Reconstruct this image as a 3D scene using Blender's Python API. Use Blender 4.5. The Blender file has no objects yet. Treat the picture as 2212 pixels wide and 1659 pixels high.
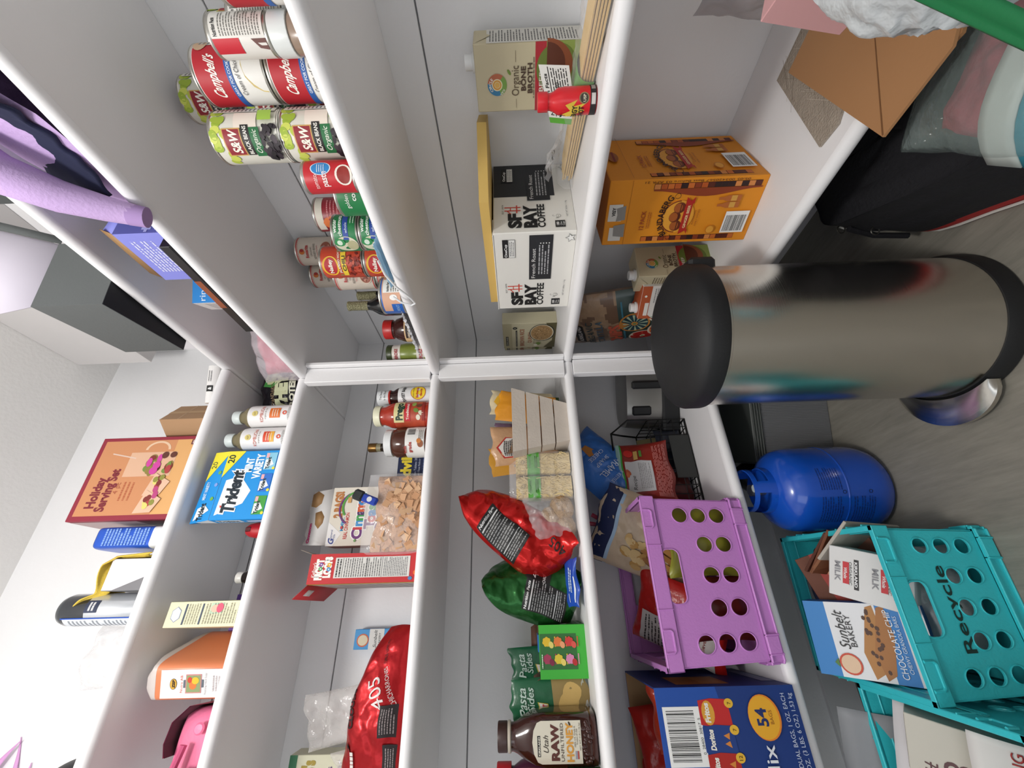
import bpy, math, random
from mathutils import Vector, Matrix, noise
from math import sin, cos, pi, radians, sqrt

sc = bpy.context.scene
COL = sc.collection
# ---------------- camera (a phone held sideways, ultra wide lens) ----------------
cam_d = bpy.data.cameras.new('camera'); cam_d.sensor_width = 36.0; cam_d.lens = 14.4746
cam = bpy.data.objects.new('camera', cam_d); COL.objects.link(cam); sc.camera = cam
_M = Matrix(((0.4841798563, -0.8744638805, 0.0297117550), (0.8742728206, 0.4848697290, 0.0234175361), (-0.0348841201, 0.0146378806, 0.9992841590)))
_r, _f, _u = _M.col[0], _M.col[1], _M.col[2]
cam.matrix_world = Matrix(((-_u[0], _r[0], -_f[0], 1.0115), (-_u[1], _r[1], -_f[1], -0.5989), (-_u[2], _r[2], -_f[2], 1.0), (0, 0, 0, 1)))
cam_d.clip_start = 0.02
# ---------------- view and world ----------------
sc.view_settings.view_transform = 'Standard'; sc.view_settings.look = 'None'
sc.view_settings.gamma = 1.0; sc.view_settings.use_curve_mapping = False
sc.view_settings.exposure = 0.0
wd = bpy.data.worlds.new('world'); sc.world = wd; wd.use_nodes = True
bg = wd.node_tree.nodes['Background']; bg.inputs[0].default_value = (0.80, 0.88, 1.0, 1); bg.inputs[1].default_value = 0.5
# ---------------- lights: a ceiling fitting and an added fill lamp behind the camera ----------------
def area(name, loc, target, size, power, color, shape='DISK', size_y=None):
    l = bpy.data.lights.new(name, 'AREA'); l.shape = shape; l.size = size; l.energy = power; l.color = color
    if size_y: l.size_y = size_y
    o = bpy.data.objects.new(name, l); COL.objects.link(o); o.location = loc
    o.rotation_euler = (Vector(target) - Vector(loc)).to_track_quat('-Z', 'Y').to_euler()
    return o
pl = bpy.data.lights.new('ceiling_lamp_light', 'POINT'); pl.energy = 34; pl.color = (1.0, .975, .94); pl.shadow_soft_size = .11
po = bpy.data.objects.new('ceiling_lamp_light', pl); COL.objects.link(po); po.location = (.95, -.80, 2.10)
area('fill_light', (1.9, -2.05, 1.35), (0.0, 0.0, 1.0), 0.9, 7.5, (0.90, 0.95, 1.0), 'RECTANGLE', 1.9)  # added unseen fill lamp, lifts the ambient light on the lower shelves

# ---------------- materials ----------------
def lin(h):
    h = h.lstrip('#'); c = [int(h[i:i+2], 16)/255 for i in (0, 2, 4)]
    return tuple(x/12.92 if x <= .04045 else ((x+.055)/1.055)**2.4 for x in c) + (1,)
_mc = {}
def mat(color, rough=.5, metal=0., spec=.5, alpha=1., bump=0., bscale=60., coat=0., var=.03, vscale=8., trans=0., emit=0., aniso=0.):
    key = (color, rough, metal, spec, alpha, bump, bscale, coat, var, vscale, trans, emit, aniso)
    if key in _mc: return _mc[key]
    m = bpy.data.materials.new('m_' + color.lstrip('#')); m.use_nodes = True
    nt = m.node_tree; b = nt.nodes['Principled BSDF']
    b.inputs['Roughness'].default_value = rough; b.inputs['Metallic'].default_value = metal
    b.inputs['Specular IOR Level'].default_value = spec; b.inputs['Alpha'].default_value = alpha
    b.inputs['Coat Weight'].default_value = coat; b.inputs['Transmission Weight'].default_value = trans
    b.inputs['Anisotropic'].default_value = aniso
    c = lin(color)
    tc = nt.nodes.new('ShaderNodeTexCoord'); n = nt.nodes.new('ShaderNodeTexNoise'); n.inputs['Scale'].default_value = vscale
    nt.links.new(tc.outputs['Object'], n.inputs['Vector'])
    mx = nt.nodes.new('ShaderNodeMix'); mx.data_type = 'RGBA'
    mx.inputs[6].default_value = tuple(min(1, x*(1-var)) for x in c[:3]) + (1,)
    mx.inputs[7].default_value = tuple(min(1, x*(1+var)+var*.01) for x in c[:3]) + (1,)
    nt.links.new(n.outputs['Fac'], mx.inputs[0]); nt.links.new(mx.outputs[2], b.inputs['Base Color'])
    if bump:
        n2 = nt.nodes.new('ShaderNodeTexNoise'); n2.inputs['Scale'].default_value = bscale; n2.inputs['Detail'].default_value = 3
        nt.links.new(tc.outputs['Object'], n2.inputs['Vector'])
        bp = nt.nodes.new('ShaderNodeBump'); bp.inputs['Strength'].default_value = bump; bp.inputs['Distance'].default_value = .01
        nt.links.new(n2.outputs['Fac'], bp.inputs['Height']); nt.links.new(bp.outputs[0], b.inputs['Normal'])
    _mc[key] = m
    return m
def ink(c): return mat(c, .55, var=.0)
def plas(c, r=.35): return mat(c, r)
def foil(c, r=.26): return mat(c, r, metal=.6, bump=.5, bscale=22, var=.12)
def clear(c='F4F4F6', a=.22, r=.18): return mat(c, r, alpha=a, bump=.5, bscale=45, spec=.8)
def card(c): return mat(c, .62, bump=.02, bscale=200)

# ---------------- mesh builder ----------------
class MB:
    def __init__(s): s.v = []; s.f = []; s.m = []; s.mats = []
    def mi(s, m):
        if isinstance(m, str): m = ink(m)
        for i, k in enumerate(s.mats):
            if k is m: return i
        s.mats.append(m); return len(s.mats)-1
    def add(s, vs, fs, m):
        o = len(s.v); s.v += [tuple(p) for p in vs]; i = s.mi(m)
        for f in fs: s.f.append(tuple(o+k for k in f)); s.m.append(i)
        return s
    def quad(s, a, b, c, d, m): return s.add([a, b, c, d], [(0, 1, 2, 3)], m)
    def box(s, x0, x1, y0, y1, z0, z1, m, b=.0006):
        """chamfered box; m = one material or dict with keys of -x +x -y +y -z +z and 'd'"""
        if not isinstance(m, dict): m = {'d': m}
        b = min(b, (x1-x0)/3, (y1-y0)/3, (z1-z0)/3)
        g = lambda k: m.get(k, m['d'])
        X, Y, Z = (x0, x1), (y0, y1), (z0, z1); sg = (1, -1)
        P = {}
        def pt(i, j, k, ax):
            e = (X[i]+(0 if ax == 0 else b*sg[i]), Y[j]+(0 if ax == 1 else b*sg[j]), Z[k]+(0 if ax == 2 else b*sg[k]))
            return e
        for i in (0, 1): s.add([pt(i, 0, 0, 0), pt(i, 1, 0, 0), pt(i, 1, 1, 0), pt(i, 0, 1, 0)], [(0, 1, 2, 3) if i else (3, 2, 1, 0)], g('+x' if i else '-x'))
        for j in (0, 1): s.add([pt(0, j, 0, 1), pt(1, j, 0, 1), pt(1, j, 1, 1), pt(0, j, 1, 1)], [(3, 2, 1, 0) if j else (0, 1, 2, 3)], g('+y' if j else '-y'))
        for k in (0, 1): s.add([pt(0, 0, k, 2), pt(1, 0, k, 2), pt(1, 1, k, 2), pt(0, 1, k, 2)], [(0, 1, 2, 3) if k else (3, 2, 1, 0)], g('+z' if k else '-z'))
        d = m['d']
        for i in (0, 1):
            for j in (0, 1): s.quad(pt(i, j, 0, 0), pt(i, j, 0, 1), pt(i, j, 1, 1), pt(i, j, 1, 0), d)
            for k in (0, 1): s.quad(pt(i, 0, k, 0), pt(i, 0, k, 2), pt(i, 1, k, 2), pt(i, 1, k, 0), d)
        for j in (0, 1):
            for k in (0, 1): s.quad(pt(0, j, k, 1), pt(0, j, k, 2), pt(1, j, k, 2), pt(1, j, k, 1), d)
        for i in (0, 1):
            for j in (0, 1):
                for k in (0, 1): s.add([pt(i, j, k, 0), pt(i, j, k, 1), pt(i, j, k, 2)], [(0, 1, 2)], d)
        return s
    def lathe(s, prof, m, n=28, c=(0, 0), cap=True):
        """prof: list of (r, z[, material for the band above])"""
        R = [p for p in prof]
        o = len(s.v)
        for p in R:
            for k in range(n): s.v.append((c[0]+p[0]*cos(2*pi*k/n), c[1]+p[0]*sin(2*pi*k/n), p[1]))
        for i in range(len(R)-1):
            mm = s.mi(R[i][2] if len(R[i]) > 2 else m)
            for k in range(n):
                k2 = (k+1) % n
                s.f.append((o+i*n+k, o+i*n+k2, o+(i+1)*n+k2, o+(i+1)*n+k)); s.m.append(mm)
        if cap:
            if R[0][0] > 1e-5: s.f.append(tuple(o+k for k in reversed(range(n)))); s.m.append(s.mi(m))
            if R[-1][0] > 1e-5: s.f.append(tuple(o+(len(R)-1)*n+k for k in range(n))); s.m.append(s.mi(R[-1][2] if len(R[-1]) > 2 else m))
        return s
    def tube(s, pts, r, m, n=8, closed=False):
        pts = [Vector(p) for p in pts]; o = len(s.v); N = len(pts)
        up = None
        for i, p in enumerate(pts):
            a = pts[(i-1) % N] if (closed or i > 0) else p; b = pts[(i+1) % N] if (closed or i < N-1) else p
            t = (b-a).normalized()
            if up is None: up = t.orthogonal().normalized()
            else:
                up = up - t*up.dot(t)
                up = up.normalized() if up.length > 1e-6 else t.orthogonal().normalized()
            w = t.cross(up); rr = r[i] if isinstance(r, (list, tuple)) else r
            for k in range(n):
                q = p + up*rr*cos(2*pi*k/n) + w*rr*sin(2*pi*k/n); s.v.append(tuple(q))
        mm = s.mi(m)
        for i in range(N if closed else N-1):
            j = (i+1) % N
            for k in range(n):
                k2 = (k+1) % n
                s.f.append((o+i*n+k, o+i*n+k2, o+j*n+k2, o+j*n+k)); s.m.append(mm)
        if not closed:
            s.f.append(tuple(o+k for k in reversed(range(n)))); s.m.append(mm)
            s.f.append(tuple(o+(N-1)*n+k for k in range(n))); s.m.append(mm)
        return s
    def surf(s, fn, nu, nv, m, u0=-1, u1=1, v0=-1, v1=1, flip=False, mf=None):
        o = len(s.v)
        for j in range(nv+1):
            for i in range(nu+1): s.v.append(tuple(fn(u0+(u1-u0)*i/nu, v0+(v1-v0)*j/nv)))
        mm = s.mi(m)
        for j in range(nv):
            for i in range(nu):
                a = o+j*(nu+1)+i; q = (a, a+1, a+nu+2, a+nu+1)
                k = mm
                if mf:
                    r = mf(u0+(u1-u0)*(i+.5)/nu, v0+(v1-v0)*(j+.5)/nv)
                    if r is not None: k = s.mi(r)
                s.f.append(q[::-1] if flip else q); s.m.append(k)
        return s
    def xf(s, M, start=0):
        for i in range(start, len(s.v)): s.v[i] = tuple(M @ Vector(s.v[i]))
        return s
    def build(s, name, parent=None, smooth=38, loc=None, rot=None):
        me = bpy.data.meshes.new(name); me.from_pydata(s.v, [], s.f)
        for m in s.mats: me.materials.append(m)
        me.polygons.foreach_set('material_index', s.m)
        me.polygons.foreach_set('use_smooth', [smooth > 0]*len(s.f))
        me.update()
        if smooth > 0: me.set_sharp_from_angle(angle=radians(smooth))
        o = bpy.data.objects.new(name, me); COL.objects.link(o)
        if parent: o.parent = parent
        if loc: o.location = loc
        if rot: o.rotation_euler = rot
        return o
def solidify(o, t, off=0):
    md = o.modifiers.new('thickness', 'SOLIDIFY'); md.thickness = t; md.offset = off; return o

# ---------------- things ----------------
def tag(o, label, cat, group=None):
    o['label'] = label; o['category'] = cat
    if group: o['group'] = group
    return o
def thing(name, label, cat, loc, rz=0, rx=0, ry=0, group=None):
    o = bpy.data.objects.new(name, None); COL.objects.link(o); o.empty_display_size = .05
    o.location = loc; o.rotation_euler = (radians(rx), radians(ry), radians(rz))
    return tag(o, label, cat, group)
def put(o, label, cat, loc, rz=0, rx=0, ry=0, group=None):
    o.location = loc; o.rotation_euler = (radians(rx), radians(ry), radians(rz)); return tag(o, label, cat, group)
def struct(o): o['kind'] = 'structure'; return o
def dup(root, loc, label, rz=None, group=None, rx=None):
    r = root.copy(); COL.objects.link(r); r.location = loc; r['label'] = label
    if rz is not None: r.rotation_euler = (r.rotation_euler[0] if rx is None else radians(rx), r.rotation_euler[1], radians(rz))
    if group: r['group'] = group
    for ch in list(root.children):
        c = ch.copy(); COL.objects.link(c); c.parent = r
        for g in list(ch.children):
            d = g.copy(); COL.objects.link(d); d.parent = c
    return r

# ---------------- printing: flat shapes and letters laid on a surface through a map (x, y, height) -> point ----------------
_tc = {}
def glyphs(t, bold, res=3):
    k = (t, bold, res)
    if k in _tc: return _tc[k]
    cu = bpy.data.curves.new('t', 'FONT'); cu.body = t; cu.size = 1; cu.resolution_u = res; cu.offset = bold
    cu.fill_mode = 'FRONT'
    ob = bpy.data.objects.new('t', cu); COL.objects.link(ob)
    me = bpy.data.meshes.new_from_object(ob, depsgraph=None) if False else ob.to_mesh()
    vs = [(v.co.x, v.co.y) for v in me.vertices]; fs = [tuple(p.vertices) for p in me.polygons]
    ob.to_mesh_clear(); bpy.data.objects.remove(ob); bpy.data.curves.remove(cu)
    if not vs: vs = [(0, 0)]; fs = []
    x0 = min(v[0] for v in vs); x1 = max(v[0] for v in vs); y0 = min(v[1] for v in vs); y1 = max(v[1] for v in vs)
    _tc[k] = (vs, fs, x0, x1, y0, y1); return _tc[k]
class Pr:
    """printer: mb, map function, first layer height"""
    def __init__(s, mb, mp, h=.0004, step=.0002): s.mb = mb; s.mp = mp; s.h = h; s.st = step
    def up(s, n=1): s.h += s.st*n; return s
    def poly(s, pts, c, h=None):
        h = s.h if h is None else h
        s.mb.add([s.mp(x, y, h) for x, y in pts], [tuple(range(len(pts)))], c); return s
    def rect(s, x0, x1, y0, y1, c, n=1, m=1):
        o = []; f = []
        for j in range(m+1):
            for i in range(n+1): o.append(s.mp(x0+(x1-x0)*i/n, y0+(y1-y0)*j/m, s.h))
        for j in range(m):
            for i in range(n): a = j*(n+1)+i; f.append((a, a+1, a+n+2, a+n+1))
        s.mb.add(o, f, c); s.h += s.st*.25; return s
    def ell(s, x, y, rx, ry, c, n=20, rot=0):
        pts = [(x+rx*cos(a)*cos(rot)-ry*sin(a)*sin(rot), y+rx*cos(a)*sin(rot)+ry*sin(a)*cos(rot)) for a in [2*pi*k/n for k in range(n)]]
        s.mb.add([s.mp(x, y, s.h)]+[s.mp(a, b, s.h) for a, b in pts], [(0, k+1, (k+1) % n+1) for k in range(n)], c); s.h += s.st*.25; return s
    def ring(s, x, y, r0, r1, c, a0=0, a1=2*pi, n=24, sy=1):
        o = []; f = []
        for k in range(n+1):
            a = a0+(a1-a0)*k/n; o += [s.mp(x+r0*cos(a), y+r0*sin(a)*sy, s.h), s.mp(x+r1*cos(a), y+r1*sin(a)*sy, s.h)]
        for k in range(n): f.append((2*k, 2*k+1, 2*k+3, 2*k+2))
        s.mb.add(o, f, c); s.h += s.st*.25; return s
    def text(s, t, x, y, size, c, al='C', bold=.0, shear=0., w=None, sx=1., rot=0., arc=0.):
        """x,y anchor (baseline); w = fit the width; arc = radius to bend over"""
        vs, fs, x0, x1, y0, y1 = glyphs(t, bold); W = (x1-x0)*size*sx
        if w: sx *= w/W; W = w
        dx = {'C': -W/2, 'L': 0, 'R': -W}[al]; out = []
        for a, b in vs:
            px = (a-x0)*size*sx+dx+shear*b*size; py = b*size
            if arc:
                an = px/arc; px, py = (arc+py)*sin(an), (arc+py)*cos(an)-arc
            if rot: px, py = px*cos(rot)-py*sin(rot), px*sin(rot)+py*cos(rot)
            out.append(s.mp(x+px, y+py, s.h+s.st))
        s.mb.add(out, fs, c); s.h += s.st*.05; return s
    def lines(s, x0, x1, y0, y1, n, c, fill=.45, seed=1, th=.4):
        """rows of print too small to read"""
        rd = random.Random(seed); d = (y1-y0)/n; vs = []; fs = []
        for k in range(n):
            y = y1-d*(k+.5); x = x0; e = x0+(x1-x0)*(rd.uniform(.55, 1) if k % 3 == 2 else 1)
            while x < e:
                w = min(rd.uniform(.04, .16)*(x1-x0), e-x); o = len(vs)
                vs += [s.mp(x, y-d*th/2, s.h), s.mp(x+w, y-d*th/2, s.h), s.mp(x+w, y+d*th/2, s.h), s.mp(x, y+d*th/2, s.h)]
                fs.append((o, o+1, o+2, o+3)); x += w+.012*(x1-x0)+(x1-x0)*.02*(1-fill)
        s.mb.add(vs, fs, c); return s
    def barcode(s, x0, x1, y0, y1, seed=3, vert=False, paper=True):
        rd = random.Random(seed)
        if paper: s.rect(x0, x1, y0, y1, 'F2F2F0')
        vs = []; fs = []
        L0, L1 = (x0, x1) if not vert else (y0, y1); p = (L1-L0)*.08; a = L0+p
        while a < L1-p:
            w = rd.choice((.008, .014, .022))*(L1-L0); o = len(vs)
            if not vert: q = [(a, y0+(y1-y0)*.18), (a+w, y0+(y1-y0)*.18), (a+w, y1-(y1-y0)*.08), (a, y1-(y1-y0)*.08)]
            else: q = [(x0+(x1-x0)*.08, a), (x1-(x1-x0)*.18, a), (x1-(x1-x0)*.18, a+w), (x0+(x1-x0)*.08, a+w)]
            vs += [s.mp(i, j, s.h) for i, j in q]; fs.append((o, o+1, o+2, o+3)); a += w+rd.choice((.008, .012, .02))*(L1-L0)
        s.mb.add(vs, fs, '141414'); return s
def front(x0, y, z0): return lambda a, b, h: (x0+a, y-h, z0+b)      # face towards local -y
def sideR(x, y0, z0): return lambda a, b, h: (x+h, y0+a, z0+b)      # face towards local +x, reading left to right = +y
def sideL(x, y1, z0): return lambda a, b, h: (x-h, y1-a, z0+b)
def topf(x0, y0, z): return lambda a, b, h: (x0+a, y0+b, z+h)
def cyl(r, z0, a0=-pi/2, c=(0, 0)):                                   # r a number or a function of z
    def f(x, y, h):
        rr = r(z0+y) if callable(r) else r
        rn = r if not callable(r) else rr
        return (c[0]+(rr+h)*cos(a0+x/rn), c[1]+(rr+h)*sin(a0+x/rn), z0+y)
    return f
def rot_map(mp, ang, x, y):                                           # turn a printed group
    ca, sa = cos(ang), sin(ang)
    return lambda a, b, h: mp(x+a*ca-b*sa, y+a*sa+b*ca, h)
# ================= the room =================
def paint(c='F1F0F1', groove=False, rough=.45):
    m = mat(c, rough, bump=.03, bscale=90, var=.012)
    return m
WHITE = paint(); WALL = mat('EFEFF0', .6, bump=.05, bscale=120, var=.015); CEIL = mat('EDECEA', .85, bump=.12, bscale=90, var=.02)
WX, WY = -0.295, 0.325
FZ = .148     # height of the floor
def wall_groove(mb, axis, a0, a1, z0, z1, pos, grooves):
    """lining boards with fine v grooves"""
    zs = [z0]+grooves+[z1]; g = .0016
    for i in range(len(zs)-1):
        lo = zs[i]+(g if i else 0); hi = zs[i+1]-(g if i < len(zs)-2 else 0)
        if axis == 'x': mb.box(pos-.02, pos, a0, a1, lo, hi, WALL, b=.0012)
        else: mb.box(a0, a1, pos, pos+.02, lo, hi, WALL, b=.0012)
    if axis == 'x': mb.box(pos-.04, pos-.006, a0, a1, z0, z1, mat('8a8a8c', .8))
    else: mb.box(a0, a1, pos+.006, pos+.04, z0, z1, mat('8a8a8c', .8))
mb = MB(); wall_groove(mb, 'x', -2.6, WY+.09, .855, 1.82, WX, [1.155, 1.515]); mb.box(WX-.09, WX-.05, -2.6, WY+.09, 0, .85, WALL)
mb.box(WX-.04, WX, -2.6, WY, 1.824, 2.56, WALL); struct(mb.build('wall_left'))
mb = MB(); wall_groove(mb, 'y', WX-.09, 2.4, .855, 1.82, WY, [1.155, 1.515]); mb.box(WX-.09, 2.4, WY+.05, WY+.09, 0, .85, WALL)
mb.box(WX-.04, 2.4, WY, WY+.04, 1.824, 2.56, WALL); struct(mb.build('wall_right'))
mb = MB(); mb.box(-.45, 2.5, -2.7, .45, 2.53, 2.6, CEIL); struct(mb.build('ceiling'))
mb = MB(); mb.box(2.4, 2.45, -2.6, .4, 0, 2.53, WALL)
struct(mb.build('wall_east'))
mb = MB(); mb.box(-.34, 1.35, -2.65, -2.6, 0, 2.53, WALL); mb.box(1.35, 2.25, -2.65, -2.6, 2.05, 2.53, WALL); mb.box(2.25, 2.45, -2.65, -2.6, 0, 2.53, WALL)
struct(mb.build('wall_south'))
# floor: grey vinyl boards
fm = bpy.data.materials.new('vinyl_floor'); fm.use_nodes = True; nt = fm.node_tree; b = nt.nodes['Principled BSDF']
tc = nt.nodes.new('ShaderNodeTexCoord'); mp_ = nt.nodes.new('ShaderNodeMapping'); mp_.inputs['Rotation'].default_value = (0, 0, radians(8)); mp_.inputs['Scale'].default_value = (2.2, 16, 1)
nt.links.new(tc.outputs['Object'], mp_.inputs[0])
n1 = nt.nodes.new('ShaderNodeTexNoise'); n1.inputs['Scale'].default_value = 3.2; n1.inputs['Detail'].default_value = 8; n1.inputs['Roughness'].default_value = .68
nt.links.new(mp_.outputs[0], n1.inputs['Vector'])
cr = nt.nodes.new('ShaderNodeValToRGB'); cr.color_ramp.elements[0].position = .3; cr.color_ramp.elements[0].color = lin('78756C'); cr.color_ramp.elements[1].position = .72; cr.color_ramp.elements[1].color = lin('948F84')
nt.links.new(n1.outputs['Fac'], cr.inputs[0]); nt.links.new(cr.outputs[0], b.inputs['Base Color']); b.inputs['Roughness'].default_value = .5
bp = nt.nodes.new('ShaderNodeBump'); bp.inputs['Strength'].default_value = .12; bp.inputs['Distance'].default_value = .004
nt.links.new(n1.outputs['Fac'], bp.inputs['Height']); nt.links.new(bp.outputs[0], b.inputs['Normal'])
mb = MB(); mb.box(-.45, 2.5, -2.7, .45, FZ-.05, FZ, fm); struct(mb.build('floor'))
# boxed-in duct on the ceiling above the right shelves
mb = MB(); mb.box(-.165, 1.6, .19, WY-.001, 2.27, 2.529, mat('CFCCCB', .7)); o = mb.build('trim_1'); struct(o)
# baseboard
mb = MB(); mb.box(WX-.05, WX-.038, -2.6, WY+.05, FZ, FZ+.085, WHITE); struct(mb.build('baseboard_left'))
mb = MB(); mb.box(WX-.05, 2.4, WY+.038, WY+.05, FZ, FZ+.085, WHITE); struct(mb.build('baseboard_right'))

# ================= shelving =================
# heights of the tops, fronts of the boards
TH = .024
ZS = [1.8635, 1.6237, 1.2376, .8537, .4742]        # middle of the nosing
YF = [.046, .005, .003, .030, .015]                 # front of the right-hand boards
def nosed(mb, x0, x1, y0, y1, z, axis, th):
    """shelf board with a rounded front nosing; axis 'x' front at +x (left unit), 'y' front at -y (right unit)"""
    r = th/2; n = 8
    if axis == 'x':
        mb.box(x0, x1-r, y0, y1, z-r, z+r, WHITE, b=.0003)
        pr = [(x1-r+r*sin(pi*k/n), z+r*cos(pi*k/n)) for k in range(n+1)]
        vs = [(p[0], y, p[1]) for y in (y0, y1) for p in pr]
    else:
        mb.box(x0, x1, y0+r, y1, z-r, z+r, WHITE, b=.0003)
        pr = [(y0+r-r*sin(pi*k/n), z+r*cos(pi*k/n)) for k in range(n+1)]
        vs = [(x, p[0], p[1]) for x in (x0, x1) for p in pr]
    mb.add(vs, [(k, k+1, n+1+k+1, n+1+k) for k in range(n)]+[tuple(range(n+1)), tuple(range(n+1, 2*n+2))], WHITE)
side = {0: 'highest', 1: 'second highest', 2: 'middle', 3: 'second lowest', 4: 'lowest'}
for i, z in enumerate(ZS):
    th = .026 if i else .027
    mb = MB(); nosed(mb, (WX if i < 4 else WX-.05)+.0005, 0, -2.2, YF[i]-.0005, z, 'x', th)
    put(mb.build('shelf_board'), f'white shelf board with rounded edge, {side[i]} one on the left wall', 'shelf', (0, 0, 0), group='white shelves of the left wall')
    mb = MB(); nosed(mb, (WX if i < 4 else WX-.05)+.0005, 2.0, YF[i], (WY if i < 4 else WY+.05)-.0005, z, 'y', th)
    put(mb.build('shelf_board'), f'white shelf board with rounded edge, {side[i]} one on the right wall', 'shelf', (0, 0, 0), group='white shelves of the right wall')
r_ = thing('shelf_post', 'white painted upright board at the inside corner between the left and right shelves', 'post', (0, 0, .4872))
for i in range(1, 4):
    z1 = ZS[i]-.0125; z0 = ZS[i+1]+.0125
    a = MB(); a.box(-.02, .0035, -.012, .034, z0-.4872, z1-.4872, WHITE, b=.0015)
    a.build('post_board', r_)
    a = MB(); a.box(.001, .019, .0345, .046, z0-.4872, z1-.4872, WHITE, b=.002); a.build('edge_strip', r_)
TOP = [z+.0135 if k == 0 else z+.013 for k, z in enumerate(ZS)]
# ================= shared shapes =================
def corner(cx, cy, w, d, a, right=True):
    """centre of a rotated box from its front right (or left) corner"""
    a = radians(a); s = -1 if right else 1
    return cx+s*w/2*cos(a)-d/2*sin(a), cy+s*w/2*sin(a)+d/2*cos(a)
def hn(x, y, z, k=1.): return noise.noise(Vector((x*k, y*k, z*k)))
def ridge(x, y, z): return 1-2*abs(noise.noise(Vector((x, y, z))))
class Bag:
    """puffed pouch: front to local -y, stands on z = 0, sealed edges"""
    def __init__(s, W, H, T, seed=0, amp=.006, waist=.05, fr=14, top=.5, bot=.7, taper=0., lean=0., ut=0., twist=0.): s.__dict__.update(locals())
    def pt(s, u, v, side, h=0.):
        W, H, T, sd = s.W, s.H, s.T, s.seed
        au, av = min(1, abs(u)), min(1, abs(v))
        e = (1-au**2.2)**.62 if au < 1 else 0
        g = (1-av**2.6)**(s.top if v > 0 else s.bot) if av < 1 else 0
        x = u*W/2*(1-s.waist*(1-av**2)+s.taper*v)+hn(v*2.1+sd, sd, u)*.008*e
        z = H/2*(1+v)*(1-s.ut*max(0, u)**1.6)+hn(u*1.7, sd*3.1, v)*.012*(av**2)
        k = s.fr
        c = ridge(x*k+sd, z*k, side*5+sd)*.6+ridge(x*k*2.3, z*k*2.3+sd, side*3)*.3+hn(x*k*.6, z*k*.6, sd+side)*.8
        if s.amp >= .008:
            vd = noise.voronoi(Vector((x*k*1.5+sd, z*k*1.5, side*4+sd)))[0]; c += 1.3*min(.5, vd[1]-vd[0])-.5
        t = T/2*e*g+s.amp*c*(e*g)**.35*(.35+.65*e)
        y = side*(t+h)+s.lean*sin(v*1.5)
        if s.twist:
            a = radians(s.twist)*(v+.15)*abs(v); x, y = x*cos(a)-y*sin(a), x*sin(a)+y*cos(a)
        return (x, y, z)
    def body(s, mb, m, nu=34, nv=44, back=None, mf=None):
        mb.surf(lambda u, v: s.pt(u, v, -1), nu, nv, m, mf=mf)
        mb.surf(lambda u, v: s.pt(u, v, 1), nu, nv, back or m, flip=True)
        # crimped seals
        return mb
    def map(s, h0=.0012): return lambda x, y, h: s.pt(2*x/s.W, 2*y/s.H-1, -1, h+h0)
def cap(mb, r, z0, z1, m, c=(0, 0), n=32, ribs=True):
    o = len(mb.v); k = n*2 if ribs else n
    prof = [(r*.98, z0), (r, z0+.0005), (r, z1-.0016), (r*.95, z1), (r*.9, z1), (0.0001, z1)]
    mb.lathe(prof, m, n=k, c=c)
    if ribs:
        for i in range(3*k):
            if i % 2: x, y, z = mb.v[o+i]; mb.v[o+i] = (c[0]+(x-c[0])*.975, c[1]+(y-c[1])*.975, z)
def carton(name, label, cat, w, d, h, m, loc, rz, deco, capx=None, slope=.0, group=None, capc='F2F2F0'):
    """brick carton with a screw cap"""
    t = thing(name, label, cat, loc, rz, group=group)
    a = MB(); a.box(-w/2, w/2, -d/2, d/2, 0, h, m, b=.0015)
    # folded ears on the sides
    for sx in (-1, 1): a.add([(sx*w/2, -d*.46, h-.001), (sx*w/2, d*.46, h-.001), (sx*(w/2+.0018), 0, h-d*.48)], [(0, 1, 2) if sx > 0 else (2, 1, 0)], m['d'] if isinstance(m, dict) else m)
    deco(a, w, d, h); a.build('carton_body', t)
    if capx is not None:
        b = MB(); b.lathe([(.0155, h), (.0155, h+.004), (.0125, h+.005)], plas('E8E8E6'), c=(capx, -d*.08)); cap(b, .0125, h+.004, h+.018, plas(capc), c=(capx, -d*.08)); b.build('screw_cap', t)
    return t

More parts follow.
